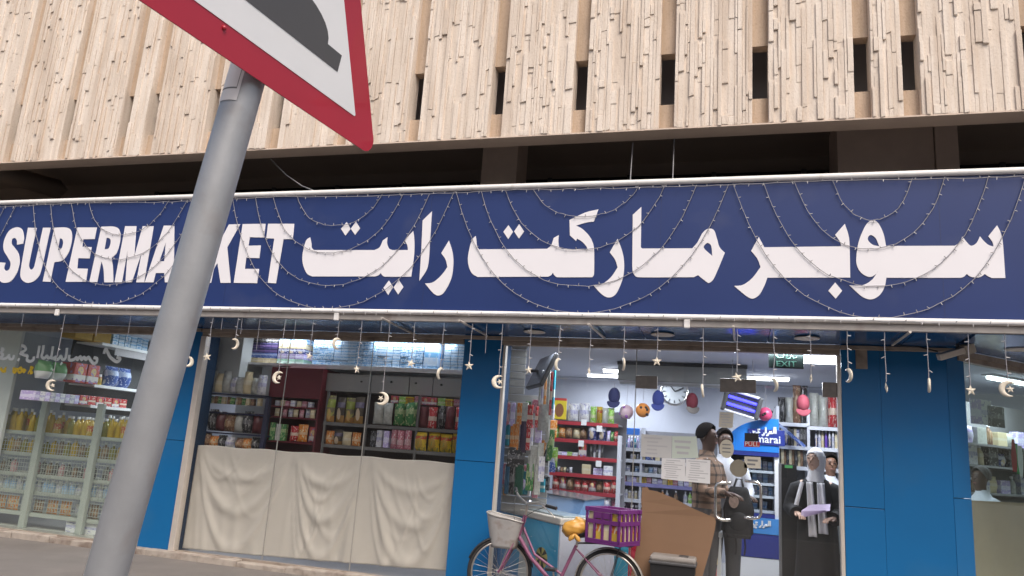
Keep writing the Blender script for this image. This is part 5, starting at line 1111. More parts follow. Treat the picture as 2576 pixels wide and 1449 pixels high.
t = thing('exit_sign', 'dark green exit sign hanging behind the transom glass', 'exit sign', ((a.x + b.x) / 2, EY, b.z))
z0, z1 = V(1978, 926, EY).z, V(1978, 891, EY).z
att(MB().bbox(a.x, EY, z0, b.x, EY + 0.05, z1, 0.006).build('housing', mat('exit sign green', (0.004, 0.010, 0.009), 0.5, var=0.1, spec=0.2)), t)
M_exit = mat('exit lettering', (0.05, 0.13, 0.10), 0.4, var=0)
cxx = (a.x + b.x) / 2
att(text_shape('lettering', 'EXIT', 0.085, 0.003, M_exit, None, lambda p_, q_, h: Vector((cxx + p_ * 1.2, EY - 0.002 + h, z0 + 0.042 + q_))), t)
def strokes3(t, pts, o_, sc, Y, m_, r, nm='lettering'):
    P = [Vector((o_.x + x_ * sc, Y, o_.z + z_ * sc)) for x_, z_ in pts]; mb = MB().tube(P, r, 6); mb.v = [(v[0], Y + (v[1] - Y) * 0.15, v[2]) for v in mb.v]; return att(mb.build(nm, m_), t)
org = Vector((cxx, 0, z0 + 0.1))
for s in ([(-1.1, .5), (-.8, .1), (-.3, .1), (-.2, .5)], [(.1, .5), (.05, .05), (.4, .05), (.55, .45), (.75, .05), (1.1, .2)], [(-.6, .75), (-.5, .75)], [(.3, .75), (.4, .75)]): strokes3(t, s, org, 0.1, EY - 0.002, M_exit, 0.007)
# clock
q = V(1697, 985, 12.2); t = thing('wall_clock', 'round silver wall clock half hidden below the air conditioner', 'clock', q)
att(MB().ring(q, (0, 1, 0), 0.21, 0.022, 36, 8).build('rim', M_steel), t)
att(MB().prism([(q.x + 0.2 * math.cos(2 * math.pi * i / 32), q.z + 0.2 * math.sin(2 * math.pi * i / 32)) for i in range(32)], 12.2, 12.22).build('dial', mat('clock dial', (0.5, 0.53, 0.56), 0.3, var=0)), t)
for i in range(12):
    an = 2 * math.pi * i / 12; c_ = Vector((q.x + 0.16 * math.cos(an), 12.194, q.z + 0.16 * math.sin(an))); d = Vector((math.cos(an), 0, math.sin(an))) * 0.02
    att(MB().tube([c_ - d, c_ + d], 0.007, 5).build('hour_mark', M_black), t)
for an, L in ((2.2, 0.1), (0.4, 0.15)): att(MB().tube([(q.x, 12.19, q.z), (q.x + L * math.cos(an), 12.19, q.z + L * math.sin(an))], 0.008, 5).build('hand', M_black), t)
# insect killer
q = V(1866, 1016, 9.6); t = thing('insect_killer', 'hanging insect killer lamp with glowing blue tubes', 'lamp', q)
T = Matrix.Rotation(R(14), 4, 'Y') @ Matrix.Rotation(R(12), 4, 'Z')
M_uv = mat('uv tube', (0.05, 0.05, 0.8), 0.3, var=0, emit=((0.05, 0.05, 1.0), 3.0))
for nm, mb_, m_ in (('back', MB().bbox(-0.19, 0.02, -0.12, 0.19, 0.05, 0.12, 0.01), M_dgrey), ('top_rail', MB().bbox(-0.2, -0.03, 0.11, 0.2, 0.05, 0.14, 0.008), M_white), ('bottom_tray', MB().bbox(-0.2, -0.03, -0.14, 0.2, 0.05, -0.115, 0.008), M_white), ('end_cap', MB().bbox(0.17, -0.04, -0.14, 0.23, 0.05, 0.14, 0.02), M_dgrey), ('end_cap', MB().bbox(-0.23, -0.04, -0.14, -0.18, 0.05, 0.14, 0.02), M_dgrey), ('uv_tube', MB().tube([(-0.17, 0, 0.045), (0.17, 0, 0.045)], 0.018, 10), M_uv), ('uv_tube', MB().tube([(-0.17, 0, -0.045), (0.17, 0, -0.045)], 0.018, 10), M_uv)):
    o = mb_.build(nm, m_, t); o.matrix_basis = T
for sx_ in (-0.12, 0.14): MB().tube([(sx_, 0, 0.13), (sx_ * 0.9, 0, 2.87 - q.z)], 0.003, 5).build('chain', M_grey, t)
# caps
def cap(px, py, Y, m_, lab, yaw=0, peak=None):
    q = V(px, py, Y); t = thing('baseball_cap', lab, 'cap', q, yaw, 'caps hanging in the shop')
    mb = MB(); mb.ball((0, 0, 0), 0.095, 14, 10, s=(0.8, 0.75, 1.15)); mb.build('crown', m_, t)
    def br(s, u_): an = math.pi * (s - .5) * 0.9; rr = 0.06 + 0.075 * u_; return (math.sin(an) * (0.075 + 0.01 * u_), -0.04 - 0.03 * u_ * math.cos(an), -0.07 - math.cos(an) * 0.085 * u_)
    mb = MB().grid(br, 10, 4); o = mb.build('peak', peak or m_, t); o.modifiers.new('s', 'SOLIDIFY').thickness = 0.005
    MB().tube([(0, 0, 0.1), (0, 0, 0.16)], 0.003, 5).build('hook', M_grey, t)
cap(1545, 996, 9.6, mat('navy cap cloth', (0.02, 0.025, 0.09), 0.8), 'navy cap hanging beside the foil snack bags')
cap(1656, 1003, 9.7, mat('blue cap cloth', (0.04, 0.06, 0.26), 0.8), 'blue cap hanging beside the wall clock')
cap(1741, 1010, 9.7, mat('red cap cloth', (0.16, 0.02, 0.035), 0.8), 'red cap with grey peak hanging below the air conditioner', 0.3, mat('grey peak', (0.2, 0.18, 0.17), 0.8))
cap(2020, 1015, 9.7, bpy.data.materials['red cap cloth'], 'red cap hanging over the white shelf by the door frame')
# play balls
def ball_(px, py, Y, r, m_, m2, lab):
    q = V(px, py, Y); t = thing('play_ball', lab, 'ball', q, 0, 'play balls hanging in nets')
    MB().ball((0, 0, 0), r, 18, 12).build('ball', m_, t)
    mb = MB(); rr = random.Random(int(px))
    for k in range(7):
        th = rr.uniform(0, 6.28); ph = rr.uniform(-1, 1); d = Vector((math.cos(ph) * math.cos(th), math.cos(ph) * math.sin(th), math.sin(ph))); mb.ball(tuple(d * r * 0.96), r * 0.2, 8, 6)
    mb.build('spots', m2, t); MB().tube([(0, 0, r), (0.01, 0, r + 0.3)], 0.002, 4).build('cord', M_grey, t)
ball_(1576, 1036, 9.7, 0.09, mat('pink white ball', (0.58, 0.42, 0.48), 0.4), mat('violet spots', (0.3, 0.1, 0.4), 0.4), 'pale pink play ball with violet marks near the foil bags')
ball_(1617, 1032, 9.6, 0.09, mat('orange ball', (0.62, 0.23, 0.05), 0.4), M_black, 'orange play ball with dark marks beside the pale pink ball')
ball_(1925, 1042, 9.8, 0.085, mat('pink ball', (0.52, 0.06, 0.15), 0.4), M_black, 'pink play ball with dark spots over the blue cooler')
# ------------------------------------------------------------------ blue dairy cooler
KY = 9.9
M_coolb = mat('cooler bright blue', (0.02, 0.20, 0.66), 0.3, var=0.12, vscale=3); M_coold = mat('cooler dark blue', (0.02, 0.035, 0.22), 0.35, var=0.1)
KC = thing('dairy_cooler', 'tall blue dairy cooler with arched header reading almarai', 'cooler', V(1890, 1400, KY)); KC.location.z = FLZ
xk0, xk1 = V(1826, 1150, KY).x, V(1955, 1150, KY).x; zk0, zk1 = V(1890, 1135, KY).z, V(1945, 1054, KY).z
cxk = xk1 + 0.02; rk = cxk - xk0
pts = [(xk0, zk0)] + [(cxk - rk * math.cos(R(3 + 87 * i / 14)), zk0 + (zk1 - zk0) * math.sin(R(3 + 87 * i / 14)) ** 0.8) for i in range(15)] + [(cxk, zk0)]
hd = att(MB().prism(pts, KY - 0.03, KY + 0.08).build('header', M_coolb), KC)
att(MB().box(xk0, KY - 0.025, V(1890, 1146, KY).z, cxk, KY + 0.6, zk0).build('header_band', M_coold), KC)
e0, e1 = V(1882, 1078, KY), V(1952, 1122, KY)
att(MB().bbox(e0.x, KY - 0.045, e1.z, e1.x + 0.1, KY - 0.031, e0.z, 0.006).build('emblem', M_coold), hd)
M_lw = mat('logo white', (0.7, 0.72, 0.76), 0.4, var=0)
att(text_shape('lettering', 'almarai', 0.13, 0.004, M_lw, None, lambda p_, q_, h: Vector(((e0.x + e1.x) / 2 + 0.03 + p_, KY - 0.048 + h, e1.z + 0.07 + q_)), bold=0.002), hd)
def marai(t, o_, sc, Y, r):
    for s in ([(1.1, .95), (1.1, .25)], [(.95, .95), (.92, .3), (.7, .25), (.55, .35), (.5, .5), (.65, .5), (.65, .25), (.4, .25)], [(.4, .3), (.35, .05), (.15, .0)], [(.1, .9), (.1, .25)], [(-.05, .3), (-.1, .05), (-.3, .0)], [(-.45, .6), (-.7, .6), (-.7, .4), (-.5, .35), (-.85, .2), (-.95, .0), (-.6, -.1)], [(-.95, .3), (-1.2, .4), (-1.1, .15), (-1.3, .0), (-1.5, .15)]): strokes3(t, s, o_, sc, Y, M_lw, r)
marai(hd, Vector(((e0.x + e1.x) / 2 + 0.03, 0, (e0.z + e1.z) / 2 + 0.02)), 0.115, KY - 0.048, 0.013)
zlow = V(1890, 1290, KY).z
for xx in (xk0, cxk - 0.05): att(MB().box(xx, KY, FLZ, xx + 0.05, KY + 0.6, zk0 - 0.05).build('side_wall', M_coold if xx == xk0 else M_white), KC)
att(MB().box(xk0, KY + 0.58, FLZ, cxk, KY + 0.62, zk0).build('back_wall', mat('cooler inside', (0.20, 0.25, 0.31), 0.5)), KC)
for py in (1182, 1213, 1245, 1282): z = V(1890, py, KY).z; att(MB().box(xk0 + 0.051, KY + 0.03, z - 0.03, cxk - 0.051, KY + 0.575, z).build('shelf', mat('cooler shelf', (0.42, 0.47, 0.52), 0.4) if py == 1182 else bpy.data.materials['cooler shelf']), KC)
att(MB().box(xk0 + 0.05, KY - 0.02, V(1890, 1300, KY).z, cxk - 0.05, KY + 0.02, zlow).build('sill', M_coold), KC)
lz0, lz1 = V(1890, 1340, KY).z, V(1890, 1300, KY).z
fp = att(MB().box(xk0, KY - 0.03, lz0, cxk, KY + 0.0, lz1 - 0.002).build('logo_panel', mat('logo panel', (0.06, 0.26, 0.62), 0.35, var=0.35, vscale=4)), KC)
marai(fp, Vector((V(1915, 1320, KY).x, 0, (lz0 + lz1) / 2 - 0.02)), 0.09, KY - 0.036, 0.012)
att(MB().box(xk0, KY - 0.025, V(1890, 1400, KY).z, cxk, KY + 0.0, lz0 - 0.003).build('lower_panel', M_coold), KC)
att(MB().box(xk0, KY - 0.028, FLZ, cxk, KY + 0.0, V(1890, 1402, KY).z).build('base', M_white), KC)
for py, mats in ((1182, [P_white, P_lblue]), (1213, [P_lblue, P_white]), (1245, [P_white, P_tissue]), (1282, [P_lblue])):
    R2('milk_carton', 'pale dairy carton on a shelf of the blue cooler', 'carton', 'cartons in the blue cooler', 'box', (1838, py - 1), (1945, py + 2), KY + 0.3, 8, 0.12, mats, 0.08, 0.85)
# ------------------------------------------------------------------ till shelves beside the door frame
TY = 10.3
TL = thing('till_shelves', 'white shelves of boxes behind the woman beside the door frame', 'shelf', V(2060, 1400, TY)); TL.location.z = FLZ
for a, b in (((1955, 1062), (2035, 1068)), ((1955, 1120), (2110, 1130)), ((2030, 1072), (2110, 1078)), ((1955, 1170), (2110, 1182)), ((1955, 1230), (2110, 1240))): shelf_at(TL, a, b, TY, 0.35, 0.025, M_shelfw, lip=0.04, lipm=M_shelfw)
for px in (1953, 2030, 2112): q = V(px, 1100, TY); att(MB().box(q.x, TY - 0.02, FLZ, q.x + 0.035, TY + 0.35, V(px, 1022, TY).z).build('upright', M_shelfw), TL)
att(MB().box(V(1953, 1100, TY).x, TY + 0.36, FLZ, V(2180, 1100, TY).x, TY + 0.4, V(2030, 1022, TY).z).build('back_panel', mat('till back', (0.16, 0.16, 0.17), 0.6)), TL)
R2('plastic_bundle', 'dark plastic wrapped bundle on top of the till shelves', 'bundle', 'wrapped bundles', 'bag', (1958, 1060), (2032, 1066), TY + 0.1, 4, 0.4, [P_blk, P_clear, P_bwn], 0.2, 1.05, hv=0.2)
R2('grey_bag', 'grey plastic bag at the door frame', 'bag', 'grey plastic bags', 'bag', (2036, 1070), (2108, 1076), TY + 0.1, 3, 0.42, [P_clear, P_clear, P_red], 0.2, 1.0)
R2('cigarette_row', 'striped dark packet in the stacked till rack', 'packet', 'stacked till packets', 'box', (1957, 1119), (2028, 1124), TY + 0.06, 9, 0.22, [P_blk, P_cream, P_navy, P_blk], 0.08, 0.9)
R2('cigarette_row', 'small dark packet in the lower till rack', 'packet', 'lower till packets', 'box', (1957, 1169), (2028, 1175), TY + 0.06, 10, 0.2, [P_blk, P_cream, P_bwn], 0.08, 0.9)
R2('violet_bottle', 'violet or blue bottle behind the white head scarf', 'bottle', 'violet bottles', 'bottle', (2050, 1128), (2108, 1131), TY + 0.06, 7, 0.24, [P_navy, P_white, P_cream, mat('violet bottle', (0.12, 0.06, 0.35), 0.3)], 0.08, 0.9)
q = V(1985, 1090, TY - 0.15); o = tag(MB().bbox(-0.02, -0.01, -0.24, 0.02, 0.01, 0.24, 0.006).build('blue_ruler', P_blue), 'slanting blue and white boxed brush over the till packets', 'brush'); o.location = q; o.rotation_euler = (0, R(-50), 0)
# dark display board beside the woman
a, b = V(1966, 1170, 8.95), V(2006, 1300, 8.95); t = thing('display_board', 'tall black board with small green tag beside the woman', 'board', Vector((a.x, 8.95, FLZ)))
att(MB().bbox(a.x, 8.95, FLZ, b.x, 8.99, V(1985, 1168, 8.95).z, 0.006).build('board', M_black), t)
att(MB().bbox(a.x - 0.03, 8.945, FLZ, a.x, 8.995, V(1960, 1165, 8.95).z, 0.006).build('edge', M_grey), t)
q = V(1984, 1174, 8.94); att(MB().box(q.x - 0.04, 8.94, q.z - 0.015, q.x + 0.04, 8.949, q.z + 0.015).build('green_tag', mat('green tag', (0.12, 0.5, 0.16), 0.4)), t)
a, b = V(2070, 1290, 9.3), V(2130, 1300, 9.3)
t = thing('till_counter', 'grey shop counter behind the woman', 'counter', ((a.x + b.x) / 2, 9.4, FLZ))
att(MB().bbox(a.x, 9.2, FLZ, b.x + 0.5, 9.8, V(2100, 1292, 9.3).z - 0.03, 0.01).build('cabinet', mat('counter grey', (0.33, 0.36, 0.36), 0.4)), t); att(MB().bbox(a.x - 0.03, 9.17, V(2100, 1292, 9.3).z - 0.03, b.x + 0.5, 9.83, V(2100, 1292, 9.3).z, 0.006).build('top', M_white), t)
q = V(2104, 1280, 9.25); good('green_box', 'green box lying on the counter behind the woman', 'box', None, 'box', (q.x, 9.4, V(2100, 1292, 9.3).z), 0.2, 0.15, 0.1, P_green)
# ------------------------------------------------------------------ freezers
M_teal = None
def ad_mat():
    M = bpy.data.materials.new('freezer print'); M.use_nodes = True; n = M.node_tree.nodes; l = M.node_tree.links; b = n['Principled BSDF']; b.inputs['Roughness'].default_value = 0.3
    tc = n.new('ShaderNodeTexCoord'); g = n.new('ShaderNodeTexGradient'); g.gradient_type = 'SPHERICAL'
    mp = n.new('ShaderNodeMapping'); mp.inputs['Location'].default_value = (-0.25, -0.5, -0.75); l.new(tc.outputs['Generated'], mp.inputs[0]); l.new(mp.outputs[0], g.inputs[0])
    cr = n.new('ShaderNodeValToRGB'); cr.color_ramp.elements[0].color = (0.008, 0.13, 0.36, 1); cr.color_ramp.elements[1].color = (0.50, 0.74, 0.82, 1); e = cr.color_ramp.elements.new(0.45); e.color = (0.015, 0.32, 0.56, 1)
    l.new(g.outputs[0], cr.inputs[0])
    t = n.new('ShaderNodeTexVoronoi'); t.inputs['Scale'].default_value = 9; l.new(tc.outputs['Generated'], t.inputs['Vector'])
    lt = n.new('ShaderNodeMath'); lt.operation = 'LESS_THAN'; lt.inputs[1].default_value = 0.07; l.new(t.outputs['Distance'], lt.inputs[0])
    mx = n.new('ShaderNodeMix'); mx.data_type = 'RGBA'; l.new(lt.outputs[0], mx.inputs[0]); l.new(cr.outputs[0], mx.inputs[6]); mx.inputs[7].default_value = (0.6, 0.7, 0.75, 1); l.new(mx.outputs[2], b.inputs['Base Color']); return M
M_ad = ad_mat()
ZF = 0.93
N0 = VZ(1412, 1304, ZF); fd = Vector((-0.66, 0.75, 0)).normalized(); fe = Vector((0.75, 0.66, 0)).normalized()
FZ = thing('chest_freezer', 'ice cream chest freezer with blue starry print and glass lid', 'freezer', Vector((N0.x, N0.y, FLZ)), math.atan2(fd.y, fd.x))
FLn, FWd = 1.55, 0.68      # local x runs along the printed side, local -y across
def fl(nm, mb, m_, par=FZ): return mb.build(nm, m_, par)
H = ZF - FLZ
fl('cabinet', MB().bbox(0, -FWd, 0.04, FLn, 0, H - 0.07, 0.012), mat('freezer white', (0.48, 0.52, 0.62), 0.35, var=0.05))
pp = fl('print_panel', MB().box(0.03, 0.0005, 0.08, FLn - 0.03, 0.004, H - 0.075), M_ad)
fl('rim', MB().bbox(-0.015, -FWd - 0.015, H - 0.07, FLn + 0.015, 0.015, H, 0.012), mat('freezer rim', (0.50, 0.48, 0.44), 0.4, var=0.05))
fl('glass_lid', MB().bbox(0.06, -FWd + 0.05, H - 0.001, FLn - 0.05, -0.06, H + 0.02, 0.006), mat('frosty lid', (0.36, 0.43, 0.46), 0.2, var=0.25, vscale=4))
up = fl('raised_hood', MB().add([(0.25, -FWd, H), (FLn, -FWd, H), (FLn, -FWd + 0.32, H), (0.25, -FWd + 0.32, H), (0.25, -FWd, H + 0.2), (FLn, -FWd, H + 0.2), (FLn, -FWd + 0.25, H + 0.17), (0.25, -FWd + 0.25, H + 0.17)], [(0, 1, 2, 3), (7, 6, 5, 4), (0, 1, 5, 4), (1, 2, 6, 5), (2, 3, 7, 6), (3, 0, 4, 7)]), mat('hood blue', (0.15, 0.28, 0.50), 0.3, var=0.1))
fl('hood_glass', MB().add([(0.23, -FWd - 0.01, H + 0.203), (FLn, -FWd - 0.01, H + 0.203), (FLn, -FWd + 0.27, H + 0.172), (0.23, -FWd + 0.27, H + 0.172), (0.23, -FWd - 0.01, H + 0.215), (FLn, -FWd - 0.01, H + 0.215), (FLn, -FWd + 0.27, H + 0.184), (0.23, -FWd + 0.27, H + 0.184)], [(0, 1, 2, 3), (7, 6, 5, 4), (0, 1, 5, 4), (1, 2, 6, 5), (2, 3, 7, 6), (3, 0, 4, 7)]), mat('hood glass', (0.20, 0.20, 0.22), 0.15, var=0.2))
# striped ice lolly on the print (no mascot)
def blob(cx_, cz_, r_, m_, y_, n=20, k=0): return MB().add([(cx_ + r_ * math.cos(2 * math.pi * i / n) * 1.25, y_, cz_ + r_ * math.sin(2 * math.pi * i / n)) for i in range(n)], [tuple(range(n))])
lx = 0.38; lz = 0.36
fl('printed_ball', blob(lx, lz, 0.11, None, 0.0055), mat('print yellow', (0.40, 0.36, 0.10), 0.4), pp)
for i in range(6):
    a0 = 2 * math.pi * i / 6; fl('stripe', MB().add([(lx, 0.0065, lz + 0.02), (lx + 0.137 * math.cos(a0), 0.0065, lz + 0.11 * math.sin(a0)), (lx + 0.137 * math.cos(a0 + 0.5), 0.0065, lz + 0.11 * math.sin(a0 + 0.5))], [(0, 1, 2)]), M_black, pp)
fl('printed_snow', MB().add([(0.66, 0.0052, 0.09), (0.92, 0.0052, 0.09), (0.9, 0.0052, 0.55), (0.8, 0.0052, 0.64), (0.72, 0.0052, 0.5), (0.62, 0.0052, 0.3)], [(0, 1, 2, 3, 4, 5)]), mat('print white', (0.42, 0.47, 0.5), 0.4), pp)
fl('lock', MB().lathe([(0.014, 0), (0.014, 0.012)], 10, (-0.004, -0.18, H - 0.3)), M_dgrey)
# second freezer with red lolly print
F2Y = 8.62; xr = V(1815, 1345, F2Y).x; xl_ = V(1480, 1400, F2Y).x; z2 = V(1815, 1338, F2Y).z
F2 = thing('chest_freezer', 'ice cream chest freezer with red and cream lolly print behind the cardboard', 'freezer', ((xr + xl_) / 2, F2Y, FLZ))
M_f2w = mat('freezer grey white', (0.50, 0.53, 0.55), 0.35, var=0.05)
att(MB().bbox(xl_, F2Y, FLZ + 0.03, xr, F2Y + 0.65, z2 - 0.06, 0.012).build('cabinet', M_f2w), F2)
att(MB().bbox(xl_ - 0.01, F2Y - 0.012, z2 - 0.06, xr + 0.01, F2Y + 0.66, z2, 0.01).build('rim', M_f2w), F2)
att(MB().bbox(xl_ + 0.05, F2Y + 0.04, z2, xr - 0.05, F2Y + 0.6, z2 + 0.02, 0.006).build('glass_lid', bpy.data.materials['frosty lid']), F2)
xm1, xm2 = V(1580, 1420, F2Y).x, V(1640, 1420, F2Y).x
zr0 = FLZ + 0.06
for a, b, m_ in ((xl_ + 0.02, xm1, mat('print teal', (0.03, 0.28, 0.42), 0.35, var=0.1)), (xm1 + 0.002, xr - 0.045, mat('print red', (0.42, 0.02, 0.05), 0.35, var=0.1))):
    att(MB().box(a, F2Y - 0.004, zr0, b, F2Y - 0.0005, z2 - 0.09).build('print_panel', m_), F2)
q0 = V(1775, 1360, F2Y); q1 = V(1770, 1414, F2Y)
lol = [(V(px, py, F2Y).x, V(px, py, F2Y).z) for px, py in ((1786, 1352), (1803, 1346), (1806, 1420), (1790, 1424), (1762, 1418), (1770, 1385))]
att(MB().prism(lol, F2Y - 0.008, F2Y - 0.005).build('printed_lolly', mat('lolly cream', (0.52, 0.46, 0.30), 0.4)), F2)
a = V(1782, 1424, F2Y); att(MB().box(a.x - 0.02, F2Y - 0.008, a.z - 0.12, a.x + 0.025, F2Y - 0.005, a.z + 0.01).build('printed_stick', mat('lolly stick', (0.45, 0.22, 0.1), 0.5)), F2)
# ================================================================== behind the angled corner window
nin = Vector((-CH, CH, 0))
def VC(px, py, d):
    r = ray(px, py); o_ = c0 + nin * d; t = (o_ - EYE).dot(nin) / r.dot(nin); return EYE + r * t
M_tan = mat('tan cloth', (0.40, 0.29, 0.21), 0.9, var=0.08, vscale=5)
def tcl(s, t):
    a = c0 + nin * 0.16 + cdir * (0.02 + 3.4 * s); q = 0.02 * math.sin(s * 60 + 2 * t) + 0.03 * math.sin(s * 23 + t * 5)
    a = a + nin * (q * (1 - t * 0.8)); return (a.x, a.y, 0.14 + 1.28 * t)
tag(MB().grid(tcl, 120, 10).build('window_cloth', M_tan), 'tan cloth hung across the lower half of the angled corner window', 'curtain')
CS = thing('corner_shelves', 'grey shelves of mixed goods behind the angled corner window', 'shelf', Vector((c0.x, c0.y, FLZ)) + nin * 0.9 + cdir * 0.6)
A0 = c0 + nin * 1.0 - cdir * 0.2
def cbox(nm, s0, s1, d0, d1, z0, z1, m_, par):
    p = [c0 + cdir * s0 + nin * d0, c0 + cdir * s1 + nin * d0, c0 + cdir * s1 + nin * d1, c0 + cdir * s0 + nin * d1]
    o = MB().add([(q.x, q.y, z0) for q in p] + [(q.x, q.y, z1) for q in p], [(0, 1, 2, 3), (7, 6, 5, 4), (0, 1, 5, 4), (1, 2, 6, 5), (2, 3, 7, 6), (3, 0, 4, 7)]).build(nm, m_); return att(o, par)
cbox('back_panel', 0.95, 4.3, 1.4, 1.44, FLZ, 2.6, mat('corner back', (0.24, 0.24, 0.25), 0.7), CS)
for k, z in enumerate((0.75, 1.12, 1.48, 1.8, 2.05)):
    cbox('shelf', 0.95, 4.3, 1.0, 1.4, z - 0.025, z, M_grey, CS)
    for i in range(15):
        s = 1.05 + i * 0.22; q = c0 + cdir * s + nin * 1.1
        kd = ['bag', 'box', 'bottle', 'box'][(i * 3 + k) % 4]; good('corner_item', 'mixed packet on the %s shelf behind the angled corner window' % ('lowest', 'second', 'third', 'fourth', 'topmost')[k], 'packet', 'goods on the %s corner shelf' % ('lowest', 'second', 'third', 'fourth', 'topmost')[k], kd, (q.x, q.y, z), 0.2 if kd != 'bottle' else 0.09, 0.1, rg.uniform(0.15, 0.26), rg.choice([P_blk, P_white, P_cream, P_clear, P_navy, P_lilac, P_bwn, P_clear]), R(45))
q = VC(2505, 1048, 0.3); o = tag(MB().bbox(-0.16, -0.004, -0.11, 0.16, 0.004, 0.11, 0.003).build('dark_poster', P_blk), 'dark picture card on the angled corner window', 'poster'); o.location = q; o.rotation_euler = (0, 0, R(45))
for px, py, m_, lab in ((2455, 1035, P_lilac, 'pale violet picture card beside the corner pillar'), (2480, 1038, P_white, 'white picture card with a dark figure behind the corner window')):
    q = VC(px, py, 0.3); o = tag(MB().bbox(-0.1, -0.004, -0.13, 0.1, 0.004, 0.13, 0.003).build('picture_card', m_), lab, 'poster', 'picture cards'); o.location = q; o.rotation_euler = (0, 0, R(45))
q = VC(2562, 1140, 0.25); t = thing('small_flag', 'small red green white and black flag in the corner window', 'flag', q, R(45))
for nm, x0, x1, z0, z1, m_ in (('red_band', -0.12, -0.06, -0.2, 0.14, mat('flag red', (0.35, 0.03, 0.04), 0.7)), ('green_band', -0.06, 0.0, -0.22, 0.1, mat('flag green', (0.05, 0.3, 0.1), 0.7)), ('white_band', 0.0, 0.06, -0.24, 0.08, M_white), ('black_band', 0.06, 0.12, -0.26, 0.06, M_black)):
    MB().grid(lambda s, u_: (x0 + (x1 - x0) * s, 0.012 * math.sin(8 * (x0 + (x1 - x0) * s) * 6 + u_ * 3), z0 + (z1 - z0) * u_), 4, 6).build(nm, m_, t)
# ================================================================== cardboard sheet, bin
M_card = mat('brown cardboard', (0.20, 0.118, 0.07), 0.85, var=0.12, vscale=3, bump=0.08, bscale=12, dirt=((0.17, 0.09, 0.05), 2.5, 0.6, 0.4))
CYd = 7.78
pts = [(V(px, py, CYd).x, V(px, py, CYd).z) for px, py in ((1613, 1227), (1627, 1226), (1631, 1233), (1652, 1237), (1694, 1254), (1745, 1281), (1796, 1303), (1801, 1312), (1798, 1334), (1786, 1385), (1770, 1440), (1752, 1507), (1575, 1500), (1596, 1400), (1606, 1345), (1614, 1290), (1611, 1262))]
low = min(z for _, z in pts)
pts = [(x, max(z, FLZ)) for x, z in pts]
cb = curve_shape('cardboard_sheet', [pts], 0.007, M_card, None, lambda a, b, h: Vector((a, CYd + h + (b - FLZ) * 0.08 + 0.025 * math.sin(a * 3.3), b)))
tag(cb, 'big torn brown cardboard sheet leaning against the glass door', 'cardboard')
BYn = 7.55
a, b = V(1632, 1412, BYn), V(1752, 1420, BYn); zt_ = V(1690, 1402, BYn).z
t = thing('litter_bin', 'black litter bin with worn grey lid in front of the cardboard', 'bin', ((a.x + b.x) / 2, BYn + 0.16, FLZ))
wB = (b.x - a.x) / 2; hb = zt_ - FLZ
MB().add([(-wB * .8, -0.12, 0), (wB * .8, -0.12, 0), (wB * .8, 0.12, 0), (-wB * .8, 0.12, 0), (-wB * .95, -0.155, hb - 0.07), (wB * .95, -0.155, hb - 0.07), (wB * .95, 0.155, hb - 0.07), (-wB * .95, 0.155, hb - 0.07)], [(0, 1, 2, 3), (7, 6, 5, 4), (0, 1, 5, 4), (1, 2, 6, 5), (2, 3, 7, 6), (3, 0, 4, 7)]).build('body', M_black, t)
MB().bbox(-wB, -0.17, hb - 0.075, wB, 0.17, hb - 0.045, 0.01).build('rim', M_dgrey, t)
ld = MB().bbox(-wB * .97, -0.16, hb - 0.05, wB * .97, 0.16, hb, 0.02).build('lid', mat('worn grey lid', (0.22, 0.20, 0.185), 0.7, var=0.25, vscale=9), t)
MB().bbox(0.05, -0.06, hb - 0.002, 0.14, 0.06, hb + 0.006, 0.003).build('handle', M_dgrey, ld)
